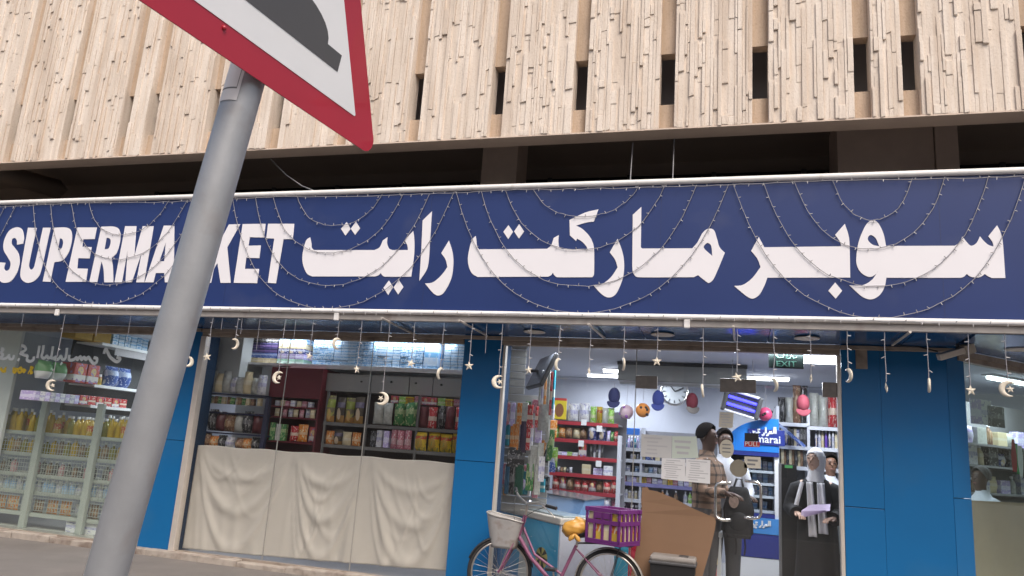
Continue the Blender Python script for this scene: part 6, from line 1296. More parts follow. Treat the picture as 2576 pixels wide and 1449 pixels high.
# ================================================================== bicycle
YB = 7.62
RR = 0.325
M_pink = mat('faded pink paint', (0.22, 0.075, 0.145), 0.35, var=0.15, vscale=8, spec=0.5); M_tyre = mat('tyre rubber', (0.022, 0.021, 0.022), 0.8, var=0.1)
M_chrome = mat('dull chrome', (0.55, 0.52, 0.48), 0.28, metal=0.9, var=0.15, vscale=25); M_guard = mat('dull mudguard', (0.42, 0.40, 0.37), 0.4, metal=0.4, var=0.15)
rw = V(1532, 1466, YB); rw.z = GZ + RR; fw = V(1255, 1462, YB); fw.z = GZ + RR
BK = thing('bicycle', 'old pink step through bicycle with front basket, parked before the doors', 'bicycle', Vector(((rw.x + fw.x) / 2, YB, GZ)))
def bp(nm, mb, m_, par=BK): return att(mb.build(nm, m_), par)
def wheel(c, yaw, nm):
    ax = Vector((math.sin(yaw), math.cos(yaw), 0)); w_ = thing_part(nm, c)
    bp('tyre', MB().ring(c, ax, RR - 0.018, 0.019, 56, 8), M_tyre, w_)
    bp('rim', MB().ring(c, ax, RR - 0.042, 0.011, 56, 6, sq=1.3), M_chrome, w_)
    mb = MB(); a = ax.cross(Vector((0, 0, 1))).normalized(); b = ax.cross(a)
    for i in range(28):
        th = 2 * math.pi * i / 28; d = a * math.cos(th) + b * math.sin(th); e = a * math.cos(th + (0.5 if i % 2 else -0.5)) + b * math.sin(th + (0.5 if i % 2 else -0.5))
        mb.tube([Vector(c) + e * 0.025 + ax * (0.025 if i % 4 < 2 else -0.025), Vector(c) + d * (RR - 0.045)], 0.0012, 4, caps=False)
    o = bp('spokes', mb, M_chrome, w_); o['kind'] = 'stuff'
    bp('hub', MB().tube([Vector(c) - ax * 0.045, Vector(c) + ax * 0.045], [0.018, 0.018], 12), M_chrome, w_)
    # mudguard arc
    mb = MB(); nseg = 26
    for i in range(nseg):
        for sgn in (0,):
            pass
    def gd(s, t):
        th = R(-10 + 200 * s) if nm == 'rear_wheel' else R(20 + 150 * s); d = a * math.cos(th) * (-1) + Vector((0, 0, 1)) * math.sin(th); off = (t - .5) * 0.062
        return Vector(c) + d * (RR + 0.018 - 0.012 * (2 * t - 1) ** 2) + ax * off
    o = bp('mudguard', MB().grid(gd, 30, 4), M_guard if nm == 'rear_wheel' else M_black, w_); o.modifiers.new('s', 'SOLIDIFY').thickness = 0.002
    return w_
def thing_part(nm, c):
    # a wheel's own mesh part: the axle, which carries tyre, rim, spokes and mudguard
    return att(MB().tube([Vector(c) - Vector((0, 0.06, 0)), Vector(c) + Vector((0, 0.06, 0))], 0.006, 8).build(nm, M_chrome), BK)
wheel(rw, 0.0, 'rear_wheel'); wheel(fw, R(-22), 'front_wheel')
bb = V(1398, 1500, YB); bb.z = max(bb.z, GZ + 0.24)
st_top = V(1450, 1372, YB); hd_top = V(1323, 1288, YB); hd_bot = V(1305, 1346, YB)
dt = [V(1307, 1350, YB), bb]
fr_ = MB(); fr_.tube([V(1306, 1350, YB), V(1335, 1402, YB), bb], 0.020, 10); fr_.tube([st_top, bb], 0.017, 10)
fr_.tube([bb + Vector((0, 0.03, 0)), rw + Vector((0, 0.055, 0))], 0.010, 8); fr_.tube([bb + Vector((0, -0.03, 0)), rw + Vector((0, -0.055, 0))], 0.010, 8)
ss = st_top - Vector((0, 0, 0.03)); fr_.tube([ss, rw + Vector((0, 0.055, 0))], 0.009, 8); fr_.tube([ss, rw + Vector((0, -0.055, 0))], 0.009, 8)
fr_.tube([hd_top - Vector((0, 0, 0.03)), hd_bot], 0.021, 10); fr_.tube([hd_bot + (hd_top - hd_bot) * 0.45, V(1345, 1395, YB), bb.lerp(st_top, 0.3)], 0.013, 8)
bp('frame', fr_, M_pink)
fk = MB(); fcr = hd_bot + Vector((-0.01, 0, -0.02))
for sg in (-1, 1): fk.tube([fcr, fcr + Vector((-0.03, 0.05 * sg, -0.06)), fw + Vector((0.06, 0.055 * sg, 0.12)), fw + Vector((0, 0.055 * sg, 0))], 0.011, 8)
bp('fork', fk, M_pink)
stem = V(1325, 1272, YB)
bp('stem', MB().tube([hd_top - Vector((0, 0, 0.04)), stem], 0.013, 10), M_chrome)
hb_ = MB(); barL = [stem, stem + Vector((-0.03, 0.1, 0.02)), V(1308, 1252, YB + 0.2), V(1298, 1236, YB + 0.28)]
barR = [stem, stem + Vector((0.03, -0.08, 0.03)), V(1352, 1264, YB - 0.18), V(1374, 1272, YB - 0.26), V(1400, 1279, YB - 0.3)]
hb_.tube(barL, 0.0115, 10); hb_.tube(barR, 0.0115, 10); HBo = bp('handlebar', hb_, M_chrome)
bp('grip', MB().tube([barR[3], barR[4]], 0.017, 10), M_black, HBo); bp('grip', MB().tube([V(1301, 1241, YB + 0.26), barL[3] + Vector((-0.02, 0.06, 0.03))], 0.017, 10), M_black, HBo)
for c_ in ([V(1365, 1272, YB - 0.24), V(1385, 1290, YB - 0.26), V(1395, 1302, YB - 0.27)],): bp('brake_lever', MB().tube(c_, 0.006, 6), M_chrome, HBo)
for c_ in ([V(1300, 1240, YB + 0.25), V(1294, 1262, YB + 0.2), V(1293, 1300, YB + 0.05), V(1303, 1335, YB)], [V(1372, 1275, YB - 0.22), V(1345, 1285, YB - 0.2), V(1320, 1300, YB - 0.05), V(1315, 1345, YB)]): bp('brake_cable', MB().tube(c_, 0.0035, 6), M_black, HBo)
bp('bell', MB().ball(tuple(stem + Vector((0.04, -0.05, 0.045))), 0.026, 12, 8, s=(1, 1, .8)), M_steel, HBo)
bp('seat_post', MB().tube([st_top - Vector((0, 0, 0.03)), V(1453, 1352, YB)], 0.012, 8), M_chrome)
sd = V(1452, 1340, YB)
saddle = bp('saddle', MB().ball(tuple(sd), 0.1, 14, 8, s=(1.25, .8, .5)), M_black)
# yellow bag tied over the saddle
bgc = V(1446, 1328, YB - 0.02); rb = random.Random(4)
def sack(s, t):
    th = 2 * math.pi * s; ph = -math.pi / 2 + math.pi * t; r_ = 1 + 0.08 * math.sin(3 * th + 3 * t) * math.cos(ph) + 0.035 * math.sin(7 * th + 9 * t) * math.cos(ph) + 0.03 * math.sin(11 * ph + 5 * th)
    return bgc + Vector((0.135 * r_ * math.cos(ph) * math.cos(th), 0.12 * r_ * math.cos(ph) * math.sin(th), 0.088 * r_ * math.sin(ph) + 0.02 * math.cos(th)))
M_sack = mat('yellow plastic bag', (0.52, 0.27, 0.05), 0.35, var=0.15, vscale=14)
t = thing('saddle_bag', 'yellow plastic bag tied over the bicycle saddle', 'bag', bgc - Vector((0, 0, 0.09)))
att(MB().grid(sack, 40, 20).build('bag', M_sack), t)
kn = bgc + Vector((0.02, -0.1, -0.05))
for dx in (-0.03, 0.035): att(MB().tube([kn, kn + Vector((dx, -0.02, -0.035)), kn + Vector((dx * 1.6, -0.015, -0.06))], [0.012, 0.026, 0.012], 8).build('knot_end', M_sack), t)
# crank, pedal, rack
bp('chainring', MB().ring(bb + Vector((0, -0.05, 0)), (0, 1, 0), 0.085, 0.008, 32, 6), M_chrome); bp('crank', MB().tube([bb + Vector((0, -0.06, 0)), V(1392, 1440, YB - 0.08)], 0.009, 8), M_chrome)
pd = V(1386, 1432, YB - 0.12); bp('pedal', MB().bbox(pd.x - 0.05, pd.y - 0.05, pd.z - 0.014, pd.x + 0.05, pd.y + 0.05, pd.z + 0.014, 0.006), M_black)
rkz = rw.z + RR + 0.045
rk_ = MB()
for yy in (-0.06, 0.0, 0.06): rk_.tube([Vector((st_top.x + 0.02, YB + yy * 0.6, rkz - 0.02)), Vector((rw.x - 0.12, YB + yy, rkz)), Vector((rw.x + 0.22, YB + yy, rkz))], 0.006, 6)
for sg in (-1, 1): rk_.tube([Vector((rw.x + 0.1, YB + 0.06 * sg, rkz)), rw + Vector((0, 0.06 * sg, 0))], 0.005, 6)
bp('rear_rack', rk_, M_dgrey)
# front basket
bc = [V(1229, 1284, YB), V(1316, 1322, YB)]
def bsk(s, t):
    th = 2 * math.pi * s; cxb = (V(1226, 1300, YB).x + V(1318, 1300, YB).x) / 2; w0 = (V(1318, 1300, YB).x - V(1226, 1300, YB).x) / 2
    zt0 = V(1270, 1300, YB).z; zb0 = V(1265, 1378, YB).z; f = 0.66 + 0.34 * t
    ex = math.copysign(abs(math.cos(th)) ** 0.6, math.cos(th)); ey = math.copysign(abs(math.sin(th)) ** 0.6, math.sin(th))
    return Vector((cxb + w0 * f * ex, YB + 0.02 + 0.135 * f * ey, zb0 + (zt0 - zb0) * t * (1 + 0.12 * math.cos(th + math.pi) * (1 if t > .9 else t))))
bs_ = MB().grid(bsk, 36, 10); BSK = bp('basket', bs_, mat('grubby white basket', (0.34, 0.33, 0.325), 0.5, var=0.25, vscale=9, dirt=((0.17, 0.115, 0.09), 9, 0.48, 0.75))); BSK.modifiers.new('s', 'SOLIDIFY').thickness = 0.004
bp('basket_rim', MB().tube([bsk(i / 36, 1.0) for i in range(37)], 0.008, 6), M_guard, BSK)
bp('basket_floor', MB().add([bsk(i / 24, 0.02) for i in range(24)], [tuple(range(24))]), M_guard, BSK)
bp('basket_stay', MB().tube([fw + Vector((0, -0.06, 0)), bsk(0.8, 0.0)], 0.005, 6), M_chrome, BSK)
# purple crate on the rack
M_purp = mat('purple crate plastic', (0.125, 0.022, 0.15), 0.4, var=0.12, vscale=10)
cyaw = R(-27); cw, cl, chh = 0.40, 0.36, 0.335
nc = V(1562, 1376, YB - 0.16); zc0 = rkz + 0.008
CR = thing('plastic_crate', 'purple slatted plastic crate on the bicycle rack', 'crate', Vector((rw.x + 0.02, YB - 0.02, zc0)), cyaw)
mbs = [('base', MB().bbox(-cw / 2, -cl / 2, 0, cw / 2, cl / 2, 0.02, 0.004))]
def wallpieces(sx_, L, horiz):
    pass
for side in range(4):
    L = cw if side % 2 == 0 else cl; D = (cl if side % 2 == 0 else cw) / 2; rot = Matrix.Rotation(side * math.pi / 2, 4, 'Z')
    def sp_(nm, x0, x1, z0, z1, th=0.014):
        o = MB().bbox(x0, -D, z0, x1, -D + th, z1, 0.003).build(nm, M_purp, CR); o.matrix_basis = rot; return o
    e = L / 2
    sp_('rim_bar', -e - 0.012, e + 0.012, chh - 0.04, chh, 0.03 if side % 2 == 0 else 0.029); sp_('mid_bar', -e, e, 0.185, 0.225, 0.018 if side % 2 == 0 else 0.017); sp_('bottom_bar', -e, e, 0.0205, 0.045)
    n_ = 4 if side % 2 == 0 else 5
    for i in range(n_ + 1):
        x = -e + 0.012 + (L - 0.024) * i / n_; sp_('slat', x - 0.013, x + 0.013, 0.046, 0.184); sp_('slat', x - 0.014, x + 0.014, 0.226, chh - 0.041)
    if side == 0: sp_('front_plate', -e + 0.1, e - 0.1, 0.235, chh - 0.041, 0.010)
mbs[0][1].build('base', M_purp, CR)
P_crisp = PR('yellow crisp bags', (0.58, 0.40, 0.06), [(0.35, 0.75, (0.55, 0.15, 0.03))], speck=((0.65, 0.55, 0.4), 3), seed=40)
for i in range(4):
    for j in range(3):
        q = CR.location + Matrix.Rotation(cyaw, 3, 'Z') @ Vector((-0.135 + 0.09 * i, -0.108 + 0.108 * j, 0.022)); good('crisp_bag', 'yellow and orange bag packed in the purple crate' if (i + j) % 2 else 'cream bag packed in the purple crate', 'bag', 'yellow bags in the crate' if (i + j) % 2 else 'cream bags in the crate', 'box', q, 0.086, 0.102, 0.27, P_crisp if (i + j) % 2 else P_cream, cyaw)
# ================================================================== people
def skin_body(nm, V_, E_, m_, par, root):
    keys = list(V_); me = bpy.data.meshes.new(nm); me.from_pydata([V_[k][0] for k in keys], [(keys.index(a), keys.index(b)) for a, b in E_], [])
    o = link(nm, me, par); o.modifiers.new('skin', 'SKIN'); me.materials.append(m_)
    if not me.skin_vertices: raise RuntimeError('no skin layer')
    for i, k in enumerate(keys):
        r_ = V_[k][1]; r_ = r_ if isinstance(r_, tuple) else (r_, r_); sv = me.skin_vertices[0].data[i]; sv.radius = r_; sv.use_root = (k == root)
    o.modifiers['skin'].use_smooth_shade = True
    s = o.modifiers.new('sub', 'SUBSURF'); s.levels = 2; s.render_levels = 2
    return o
def loft(rings, n=28):
    """rings: (centre, rx, ry, wave) bottom to top"""
    mb = MB(); vs = []
    for k, (c_, rx, ry, wv) in enumerate(rings):
        for j in range(n):
            a = 2 * math.pi * j / n; f = 1 + wv * math.sin(5 * a + k * .4) + wv * .6 * math.sin(9 * a + 1.3)
            vs.append((c_[0] + rx * f * math.cos(a), c_[1] + ry * f * math.sin(a), c_[2]))
    mb.add(vs, [(i * n + j, i * n + (j + 1) % n, (i + 1) * n + (j + 1) % n, (i + 1) * n + j) for i in range(len(rings) - 1) for j in range(n)], 0, True)
    mb.add(vs[-n:], [tuple(range(n))]); return mb
def person(label, loc, rz, h, skin, top_m, low_m, hair_m, arms, head_turn=0.0, hair=True, tilt=0.0):
    """arms: {'l': (elbow, wrist, finger direction), 'r': ...} in metres for a 1.75 m figure, facing -y"""
    k = h / 1.75; P = thing('person', label, 'person', loc, rz); P.scale = (k, k, k)
    ct, sn_ = math.cos(head_turn), math.sin(head_turn)
    def hp(x, y, z): return (x * ct - y * sn_, x * sn_ + y * ct - tilt * (z - 1.5), z)
    B_ = {'pel': ((0, 0, 0.95), (0.13, 0.1)), 'waist': ((0, 0, 1.1), (0.125, 0.09)), 'chest': ((0, 0, 1.3), (0.15, 0.1)), 'neck0': ((0, 0, 1.44), (0.07, 0.065)), 'neck': (hp(0, -0.005, 1.51), (0.056, 0.058)), 'jaw': (hp(0, -0.028, 1.58), (0.066, 0.074)), 'face': (hp(0, -0.012, 1.65), (0.08, 0.098)), 'brow': (hp(0, 0.002, 1.70), (0.083, 0.103)), 'crown': (hp(0, 0.008, 1.745), (0.06, 0.076)), 'nose': (hp(0, -0.112, 1.64), (0.010, 0.012)), 'nose2': (hp(0, -0.09, 1.665), (0.012, 0.012))}
    E_ = [('pel', 'waist'), ('waist', 'chest'), ('chest', 'neck0'), ('neck0', 'neck'), ('neck', 'jaw'), ('jaw', 'face'), ('face', 'brow'), ('brow', 'crown'), ('face', 'nose2'), ('nose2', 'nose')]
    for sd_, sg in (('l', 1), ('r', -1)):
        B_[sd_ + 'hip'] = ((0.09 * sg, 0, 0.88), 0.085); B_[sd_ + 'knee'] = ((0.1 * sg, -0.01, 0.48), 0.055); B_[sd_ + 'ank'] = ((0.1 * sg, 0.02, 0.08), 0.038); B_[sd_ + 'toe'] = ((0.11 * sg, -0.15, 0.035), 0.035)
        E_ += [('pel', sd_ + 'hip'), (sd_ + 'hip', sd_ + 'knee'), (sd_ + 'knee', sd_ + 'ank'), (sd_ + 'ank', sd_ + 'toe')]
        el, wr, fd_ = [Vector(q) for q in arms[sd_]]; fd_.normalize()
        B_[sd_ + 'sh'] = ((0.17 * sg, 0, 1.40), 0.055); B_[sd_ + 'el'] = (el, 0.04); B_[sd_ + 'wr'] = (wr, 0.027); pm = wr + fd_ * 0.075; B_[sd_ + 'pm'] = (pm, (0.034, 0.02))
        E_ += [('chest', sd_ + 'sh'), (sd_ + 'sh', sd_ + 'el'), (sd_ + 'el', sd_ + 'wr'), (sd_ + 'wr', sd_ + 'pm')]
        sidev = fd_.cross(Vector((0, 0, 1)));  sidev = sidev.normalized() if sidev.length > .1 else Vector((1, 0, 0)); dn = fd_.cross(sidev).normalized()
        if dn.z > 0: dn = -dn
        for i, (off, L) in enumerate(((-0.028, 0.062), (-0.0095, 0.075), (0.0095, 0.07), (0.028, 0.055))):
            a = pm + fd_ * 0.02 + sidev * off; b_ = a + fd_ * L * .5 + dn * 0.012; c_ = b_ + fd_ * L * .35 + dn * 0.03
            for nm_, q in (('a', a), ('b', b_), ('c', c_)): B_[sd_ + 'f%d' % i + nm_] = (q, 0.0085)
            E_ += [(sd_ + 'pm', sd_ + 'f%da' % i), (sd_ + 'f%da' % i, sd_ + 'f%db' % i), (sd_ + 'f%db' % i, sd_ + 'f%dc' % i)]
        ta = wr + fd_ * 0.03 + sidev * 0.035 * (1 if sg < 0 else -1); tb = ta + fd_ * 0.045 + dn * 0.02
        B_[sd_ + 'ta'] = (ta, 0.0105); B_[sd_ + 'tb'] = (tb, 0.009); E_ += [(sd_ + 'wr', sd_ + 'ta'), (sd_ + 'ta', sd_ + 'tb')]
    skin_body('body', {q: (tuple(v[0]), v[1]) for q, v in B_.items()}, E_, skin, P, 'pel')
    for sg in (-1, 1):
        c_ = hp(0.032 * sg, -0.0965, 1.672); MB().ball(c_, 0.0115, 10, 8, s=(1.2, 1, .6)).build('eye', mat('eye', (0.03, 0.02, 0.02), 0.2, var=0) if 'eye' not in bpy.data.materials else bpy.data.materials['eye'], P)
        MB().tube([hp(0.014 * sg, -0.107, 1.698), hp(0.032 * sg, -0.105, 1.703), hp(0.052 * sg, -0.093, 1.697)], 0.0034, 6).build('eyebrow', bpy.data.materials['eye'], P)
        c_ = hp(0.08 * sg, 0.005, 1.655); MB().ball(c_, 0.028, 8, 6, s=(.35, .7, 1.1)).build('ear', skin, P)
    MB().tube([hp(-0.022, -0.099, 1.60), hp(0, -0.106, 1.602), hp(0.022, -0.099, 1.60)], 0.0055, 6).build('mouth', mat('lips', (0.25, 0.1, 0.09), 0.5, var=0) if 'lips' not in bpy.data.materials else bpy.data.materials['lips'], P)
    if hair:
        def hr(s, t):
            th = 2 * math.pi * s; ph = R(5 + 85 * t); front = max(0, -math.sin(th)); lowr = R(52) * front
            ph = lowr + (R(90) - lowr) * t + (R(-25) * (1 - front)) * (1 - t); r_ = 1 + 0.02 * math.sin(23 * th + 9 * t)
            return Vector(hp(0.09 * r_ * math.cos(ph) * math.cos(th), 0.112 * r_ * math.cos(ph) * math.sin(th) + 0.004, 1.69 + 0.112 * r_ * math.sin(ph)))
        o = MB().grid(hr, 36, 10).build('hair', hair_m, P); o.modifiers.new('s', 'SOLIDIFY').thickness = 0.006
    return P, arms, hp
def shirt(P, m_, arms, sl=1.0, long=0.86):
    loft([((0, 0, long), 0.19, 0.14, .02), ((0, 0, 1.0), 0.175, 0.13, .02), ((0, 0, 1.15), 0.18, 0.13, .015), ((0, 0, 1.3), 0.205, 0.135, .01), ((0, 0, 1.39), 0.195, 0.115, 0), ((0, 0, 1.45), 0.115, 0.092, 0), ((0, 0.005, 1.49), 0.075, 0.078, 0), ((0, 0.008, 1.525), 0.066, 0.072, 0)]).build('shirt', m_, P)
    for sd_, sg in (('l', 1), ('r', -1)):
        el, wr, fd_ = [Vector(q) for q in arms[sd_]]; end = el.lerp(wr, sl) if sl <= 1 else wr
        MB().tube([Vector((0.13 * sg, 0, 1.38)), Vector((0.185 * sg, 0, 1.36)), Vector((0.17 * sg, 0, 1.40)).lerp(el, .55), el, el.lerp(end, .5), end], [0.07, 0.082, 0.07, 0.06, 0.055, 0.046], 16).build('sleeve', m_, P)
def trousers(P, m_):
    mb = MB()
    for sg in (-1, 1): mb.tube([(0.08 * sg, 0, 0.95), (0.095 * sg, 0, 0.75), (0.1 * sg, -0.01, 0.48), (0.1 * sg, 0.01, 0.06)], [0.12, 0.1, 0.08, 0.065], 16)
    mb.build('trousers', m_, P)
    for sg in (-1, 1): MB().bbox(0.1 * sg - 0.05, -0.2, 0.0, 0.1 * sg + 0.05, 0.09, 0.075, 0.02).build('shoe', M_black, P)
M_skin = mat('light brown skin', (0.56, 0.37, 0.285), 0.55, var=0.06, vscale=20); M_skin2 = mat('dark brown skin', (0.075, 0.038, 0.026), 0.5, var=0.08, vscale=20); M_skin3 = mat('brown skin', (0.20, 0.105, 0.07), 0.5, var=0.06, vscale=20)
M_hair = mat('black hair', (0.010, 0.008, 0.008), 0.95, var=0.1, spec=0.1)
M_robe = mat('black robe cloth', (0.011, 0.011, 0.013), 0.85, var=0.2, vscale=4); M_scarf = mat('white scarf cloth', (0.66, 0.65, 0.68), 0.85, var=0.04, vscale=10)
# the woman
wl = V(2052, 1160, 8.62)
arW = {'r': ((-0.26, -0.02, 1.13), (-0.17, -0.22, 1.085), (0.45, -0.8, -0.05)), 'l': ((0.26, -0.03, 1.12), (0.19, -0.20, 1.06), (-0.5, -0.8, 0.0))}
hW = (V(2046, 1153, 8.55).z - FLZ) / 1.672 * 1.75
W_, _, hpW = person('person in black robe and white head scarf reading a folded lilac paper', (wl.x, 8.62, FLZ), R(-12), hW, M_skin, M_robe, M_robe, M_hair, arW, R(-20), hair=False, tilt=0.1)
loft([((0, 0.0, 0.012), 0.27, 0.22, .05), ((0, 0, 0.3), 0.245, 0.195, .045), ((0, 0, 0.7), 0.215, 0.165, .03), ((0, 0, 0.98), 0.2, 0.15, .015), ((0, 0, 1.2), 0.2, 0.145, .01), ((0, 0, 1.33), 0.205, 0.13, 0), ((0, 0, 1.41), 0.17, 0.105, 0), ((0, 0, 1.465), 0.09, 0.08, 0)], 44).build('robe', M_robe, W_)
for sd_, sg in (('l', 1), ('r', -1)):
    el, wr, fd_ = [Vector(q) for q in arW[sd_]]
    MB().tube([Vector((0.13 * sg, 0, 1.36)), Vector((0.19 * sg, 0, 1.33)), Vector((0.18 * sg, 0, 1.40)).lerp(el, .6), el, el.lerp(wr, .5), wr], [0.08, 0.095, 0.085, 0.085, 0.08, 0.075], 16).build('sleeve', M_robe, W_)
def hij(s, t):
    th = 2 * math.pi * s; z = 1.50 + 0.295 * t; rr = [0.074, 0.088, 0.099, 0.106, 0.104, 0.084, 0.015]; f = t * 6; i = min(5, int(f)); r_ = rr[i] + (rr[i + 1] - rr[i]) * (f - i)
    x, y = r_ * 0.9 * math.cos(th), r_ * 1.13 * math.sin(th) + 0.012
    return Vector(hpW(x * (1 + .015 * math.sin(7 * th + 9 * t)), y, z))
hm = MB().grid(hij, 48, 22)
keep = []
for f in hm.f:
    c_ = [sum(hm.v[i][q] for i in f) / 4 for q in range(3)]
    # opening for the face, in head axes
    ct, sn_ = math.cos(R(-20)), math.sin(R(-20)); yy = c_[1] + 0.1 * (c_[2] - 1.5); lx_ = c_[0] * ct + yy * sn_; ly_ = -c_[0] * sn_ + yy * ct
    if ly_ < -0.02 and (lx_ / 0.074) ** 2 + ((c_[2] - 1.638) / 0.095) ** 2 < 1: continue
    keep.append(f)
hm.f = keep; hm.mi = [0] * len(keep); hm.sm = [True] * len(keep)
ho = hm.build('head_scarf', M_scarf, W_); ho.modifiers.new('s', 'SOLIDIFY').thickness = 0.008
loft([((0, -0.01, 1.425), 0.105, 0.11, .05), ((0, -0.012, 1.455), 0.1, 0.105, .05), ((0, -0.015, 1.50), 0.082, 0.095, .03), ((0, -0.02, 1.54), 0.076, 0.09, 0.01)], 36).build('scarf_wrap', M_scarf, W_)
def tail(x0, x1, ztop, zbot, wd, y0=-0.155):
    def fn(s, t):
        z = zbot + (ztop - zbot) * t; x = x1 + (x0 - x1) * t; return (x + (s - .5) * wd * (1.15 - .3 * t), y0 + 0.02 * t - 0.012 * math.sin(s * 9 + 1.5 * t) - 0.03 * (1 - t), z)
    o = MB().grid(fn, 8, 20).build('scarf_tail', M_scarf, W_); o.modifiers.new('s', 'SOLIDIFY').thickness = 0.004
tail(-0.05, -0.02, 1.42, 0.86, 0.075); tail(0.06, 0.085, 1.42, 0.90, 0.085)
MB().tube([(-0.13, -0.1, 1.41), (-0.155, -0.135, 1.3), (-0.185, -0.16, 1.17), (-0.2, -0.17, 1.07)], [0.022, 0.022, 0.024, 0.016], 10).build('bag_strap', M_scarf, W_)
# lilac folded paper in her hands
quad = [(2016, 1287), (2088, 1282), (2088, 1285), (2015, 1303)]
PYp = 8.33; pc = [V(px, py, PYp) for px, py in quad]
t = thing('folded_paper', 'folded lilac printed paper held by the person in the head scarf', 'paper', pc[3])
M_lpap = mat('lilac paper', (0.52, 0.43, 0.60), 0.8, var=0.06, vscale=40)
up_ = [V(2038, 1270, 8.44), V(2089, 1268, 8.44)]
mb = MB(); mb.add([pc[3], pc[2] , V(2088, 1280, 8.36), V(2050, 1287, 8.36), V(2016, 1285, 8.35)], [(0, 1, 2, 3, 4)]); mb.add([V(2016, 1285, 8.35), V(2050, 1287, 8.36), V(2088, 1280, 8.36), up_[1], up_[0]], [(0, 1, 2, 3, 4)])
o = att(mb.build('sheet', M_lpap), t); o.modifiers.new('s', 'SOLIDIFY').thickness = 0.0015
mb = MB()
for k in range(6):
    f = (k + 1) / 7; a_ = pc[0].lerp(pc[3], f).lerp(pc[1].lerp(pc[2], f), 0.08); b_ = pc[0].lerp(pc[3], f).lerp(pc[1].lerp(pc[2], f), 0.85); mb.tube([a_ + Vector((0, -0.002, 0)), b_ + Vector((0, -0.002, 0))], 0.0012, 4)
att(mb.build('print', mat('violet ink', (0.3, 0.22, 0.4), 0.8, var=0)), t)
# man behind her at the till
q = V(2088, 1168, 10.0); arN = {'r': ((-0.25, -0.02, 1.12), (-0.2, -0.22, 1.05), (0, -1, -.2)), 'l': ((0.25, -0.02, 1.12), (0.2, -0.22, 1.05), (0, -1, -.2))}
P2, _, _ = person('person in white shirt half hidden behind the head scarf at the counter', (q.x, 10.0, FLZ), R(8), (q.z - FLZ) / 1.66 * 1.75, M_skin3, M_white, M_dgrey, M_hair, arN)
M_wshirt = mat('white shirt cloth', (0.58, 0.60, 0.66), 0.85, var=0.06, vscale=8); shirt(P2, M_wshirt, arN, 0.4); trousers(P2, M_dgrey)
# plaid man seen from the side
def plaid():
    M = bpy.data.materials.new('brown plaid cloth'); M.use_nodes = True; n = M.node_tree.nodes; l = M.node_tree.links; b = n['Principled BSDF']; b.inputs['Roughness'].default_value = 0.9
    tc = n.new('ShaderNodeTexCoord'); cur = None
    sp = n.new('ShaderNodeSeparateXYZ'); l.new(tc.outputs['Object'], sp.inputs[0])
    ad = n.new('ShaderNodeMath'); ad.operation = 'ADD'; l.new(sp.outputs[0], ad.inputs[0]); l.new(sp.outputs[1], ad.inputs[1])
    facs = []
    for src in (ad.outputs[0], sp.outputs[2]):
        m1 = n.new('ShaderNodeMath'); m1.operation = 'MULTIPLY'; m1.inputs[1].default_value = 11; l.new(src, m1.inputs[0])
        m2 = n.new('ShaderNodeMath'); m2.operation = 'FRACT'; l.new(m1.outputs[0], m2.inputs[0])
        m3 = n.new('ShaderNodeMath'); m3.operation = 'LESS_THAN'; m3.inputs[1].default_value = 0.28; l.new(m2.outputs[0], m3.inputs[0]); facs.append(m3.outputs[0])
    mx = n.new('ShaderNodeMath'); mx.operation = 'ADD'; l.new(facs[0], mx.inputs[0]); l.new(facs[1], mx.inputs[1])
    cr = n.new('ShaderNodeValToRGB'); cr.color_ramp.elements[0].color = (0.24, 0.155, 0.11, 1); cr.color_ramp.elements[1].color = (0.035, 0.03, 0.028, 1)
    dv = n.new('ShaderNodeMath'); dv.operation = 'MULTIPLY'; dv.inputs[1].default_value = 0.6; l.new(mx.outputs[0], dv.inputs[0]); l.new(dv.outputs[0], cr.inputs[0]); l.new(cr.outputs[0], b.inputs['Base Color']); return M
q = V(1779, 1096, 8.55)
arP = {'r': ((-0.24, -0.10, 1.12), (-0.18, -0.33, 1.12), (0.1, -1, -.1)), 'l': ((0.24, -0.06, 1.12), (0.2, -0.3, 1.10), (-.1, -1, -.1))}
P3_, _, _ = person('person in brown plaid shirt seen from the side behind the taped sheets', (q.x, 8.58, FLZ), R(62), (q.z - FLZ) / 1.67 * 1.75, M_skin2, M_white, M_dgrey, M_hair, arP, R(8))
shirt(P3_, plaid(), arP, 0.9); trousers(P3_, M_dgrey)
MB().tube([(-0.07, 0.03, 1.45), (-0.09, -0.05, 1.43), (0.0, -0.09, 1.42)], [0.016, 0.02, 0.016], 8).build('collar', M_scarf, P3_)
# man in white shirt reaching for the backpack
q = V(1822, 1108, 8.95)
hn = V(1850, 1205, 8.62)
P4h = (q.z - FLZ) / 1.67 * 1.75
arQ = {'r': ((-0.22, -0.02, 1.13), (-0.2, -0.2, 1.1), (0, -1, -.2)), 'l': ((0.25, -0.05, 1.14), (0.16, -0.28, 1.07), (0.1, -0.5, -.9))}
P4_, _, _ = person('person in white shirt behind the plaid shirt holding a black backpack', (q.x, 8.95, FLZ), R(15), P4h, M_skin2, M_white, M_dgrey, M_hair, arQ)
shirt(P4_, M_wshirt, arQ, 0.95); trousers(P4_, M_dgrey)
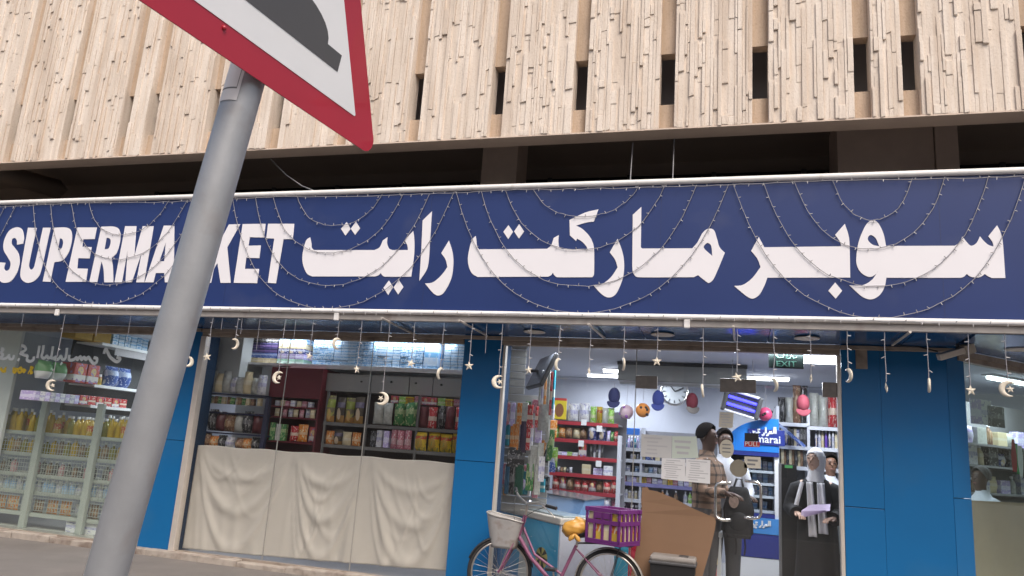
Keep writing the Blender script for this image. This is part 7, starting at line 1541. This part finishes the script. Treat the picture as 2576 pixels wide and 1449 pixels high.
# backpack hanging from his hand
bc_ = V(1858, 1286, 8.55)
t = thing('backpack', 'black backpack with pale printed patch held behind the door handles', 'backpack', bc_ - Vector((0, 0, 0.28)))
M_pack = mat('black nylon', (0.016, 0.016, 0.019), 0.7, var=0.25, vscale=9)
def pk(s, t_):
    th = 2 * math.pi * s; z = -0.27 + 0.52 * t_; w_ = 0.155 * (1 - 0.45 * max(0, t_ - .55) / .45 - 0.06 * math.cos(3 * t_)); d_ = 0.09 * (1 - 0.5 * max(0, t_ - .6) / .4)
    if t_ < .06 or t_ > .97: w_ *= .85; d_ *= .7
    ex = math.copysign(abs(math.cos(th)) ** .6, math.cos(th)); ey = math.copysign(abs(math.sin(th)) ** .6, math.sin(th)); return bc_ + Vector((w_ * ex * (1 + .02 * math.sin(13 * t_)), d_ * ey, z))
mb = MB().grid(pk, 32, 18); mb.add([pk(i / 32, 1) for i in range(32)], [tuple(range(32))]); mb.add([pk(i / 32, 0) for i in range(32)], [tuple(range(32))])
att(mb.build('main_bag', M_pack), t)
att(MB().ball(tuple(bc_ + Vector((0.0, -0.075, -0.1))), 0.1, 14, 8, s=(1.1, .4, 1.05)).build('front_pocket', M_pack), t)
q = V(1846, 1261, 8.44); att(MB().prism([(q.x + 0.05 * math.cos(2 * math.pi * i / 14), q.z + 0.07 * math.sin(2 * math.pi * i / 14)) for i in range(14)], 8.435, 8.475).build('patch', mat('patch print', (0.33, 0.25, 0.22), 0.7, var=0.5, vscale=40)), t)
att(MB().tube([bc_ + Vector((-0.05, 0, 0.24)), bc_ + Vector((-0.02, 0, 0.33)), bc_ + Vector((0.03, 0, 0.33)), bc_ + Vector((0.05, 0, 0.24))], 0.012, 8).build('grab_handle', M_pack), t)
for dx in (-0.03, 0.06): att(MB().tube([bc_ + Vector((dx, 0.05, -0.25)), bc_ + Vector((dx + .01, 0.03, -0.36)), bc_ + Vector((dx, 0.03, -0.44))], 0.01, 6).build('strap_end', M_pack), t)
# person behind the corner window
q = VC(2468, 1203, 0.62)
P5_, _, _ = person('person with grey headwear and white shirt behind the angled corner window', (q.x, q.y, FLZ), R(-60), (q.z - FLZ) / 1.66 * 1.75, M_skin2, M_white, M_dgrey, mat('grey headwear', (0.11, 0.10, 0.10), 0.8), arN)
shirt(P5_, M_wshirt, arN, 0.8); trousers(P5_, M_dgrey)
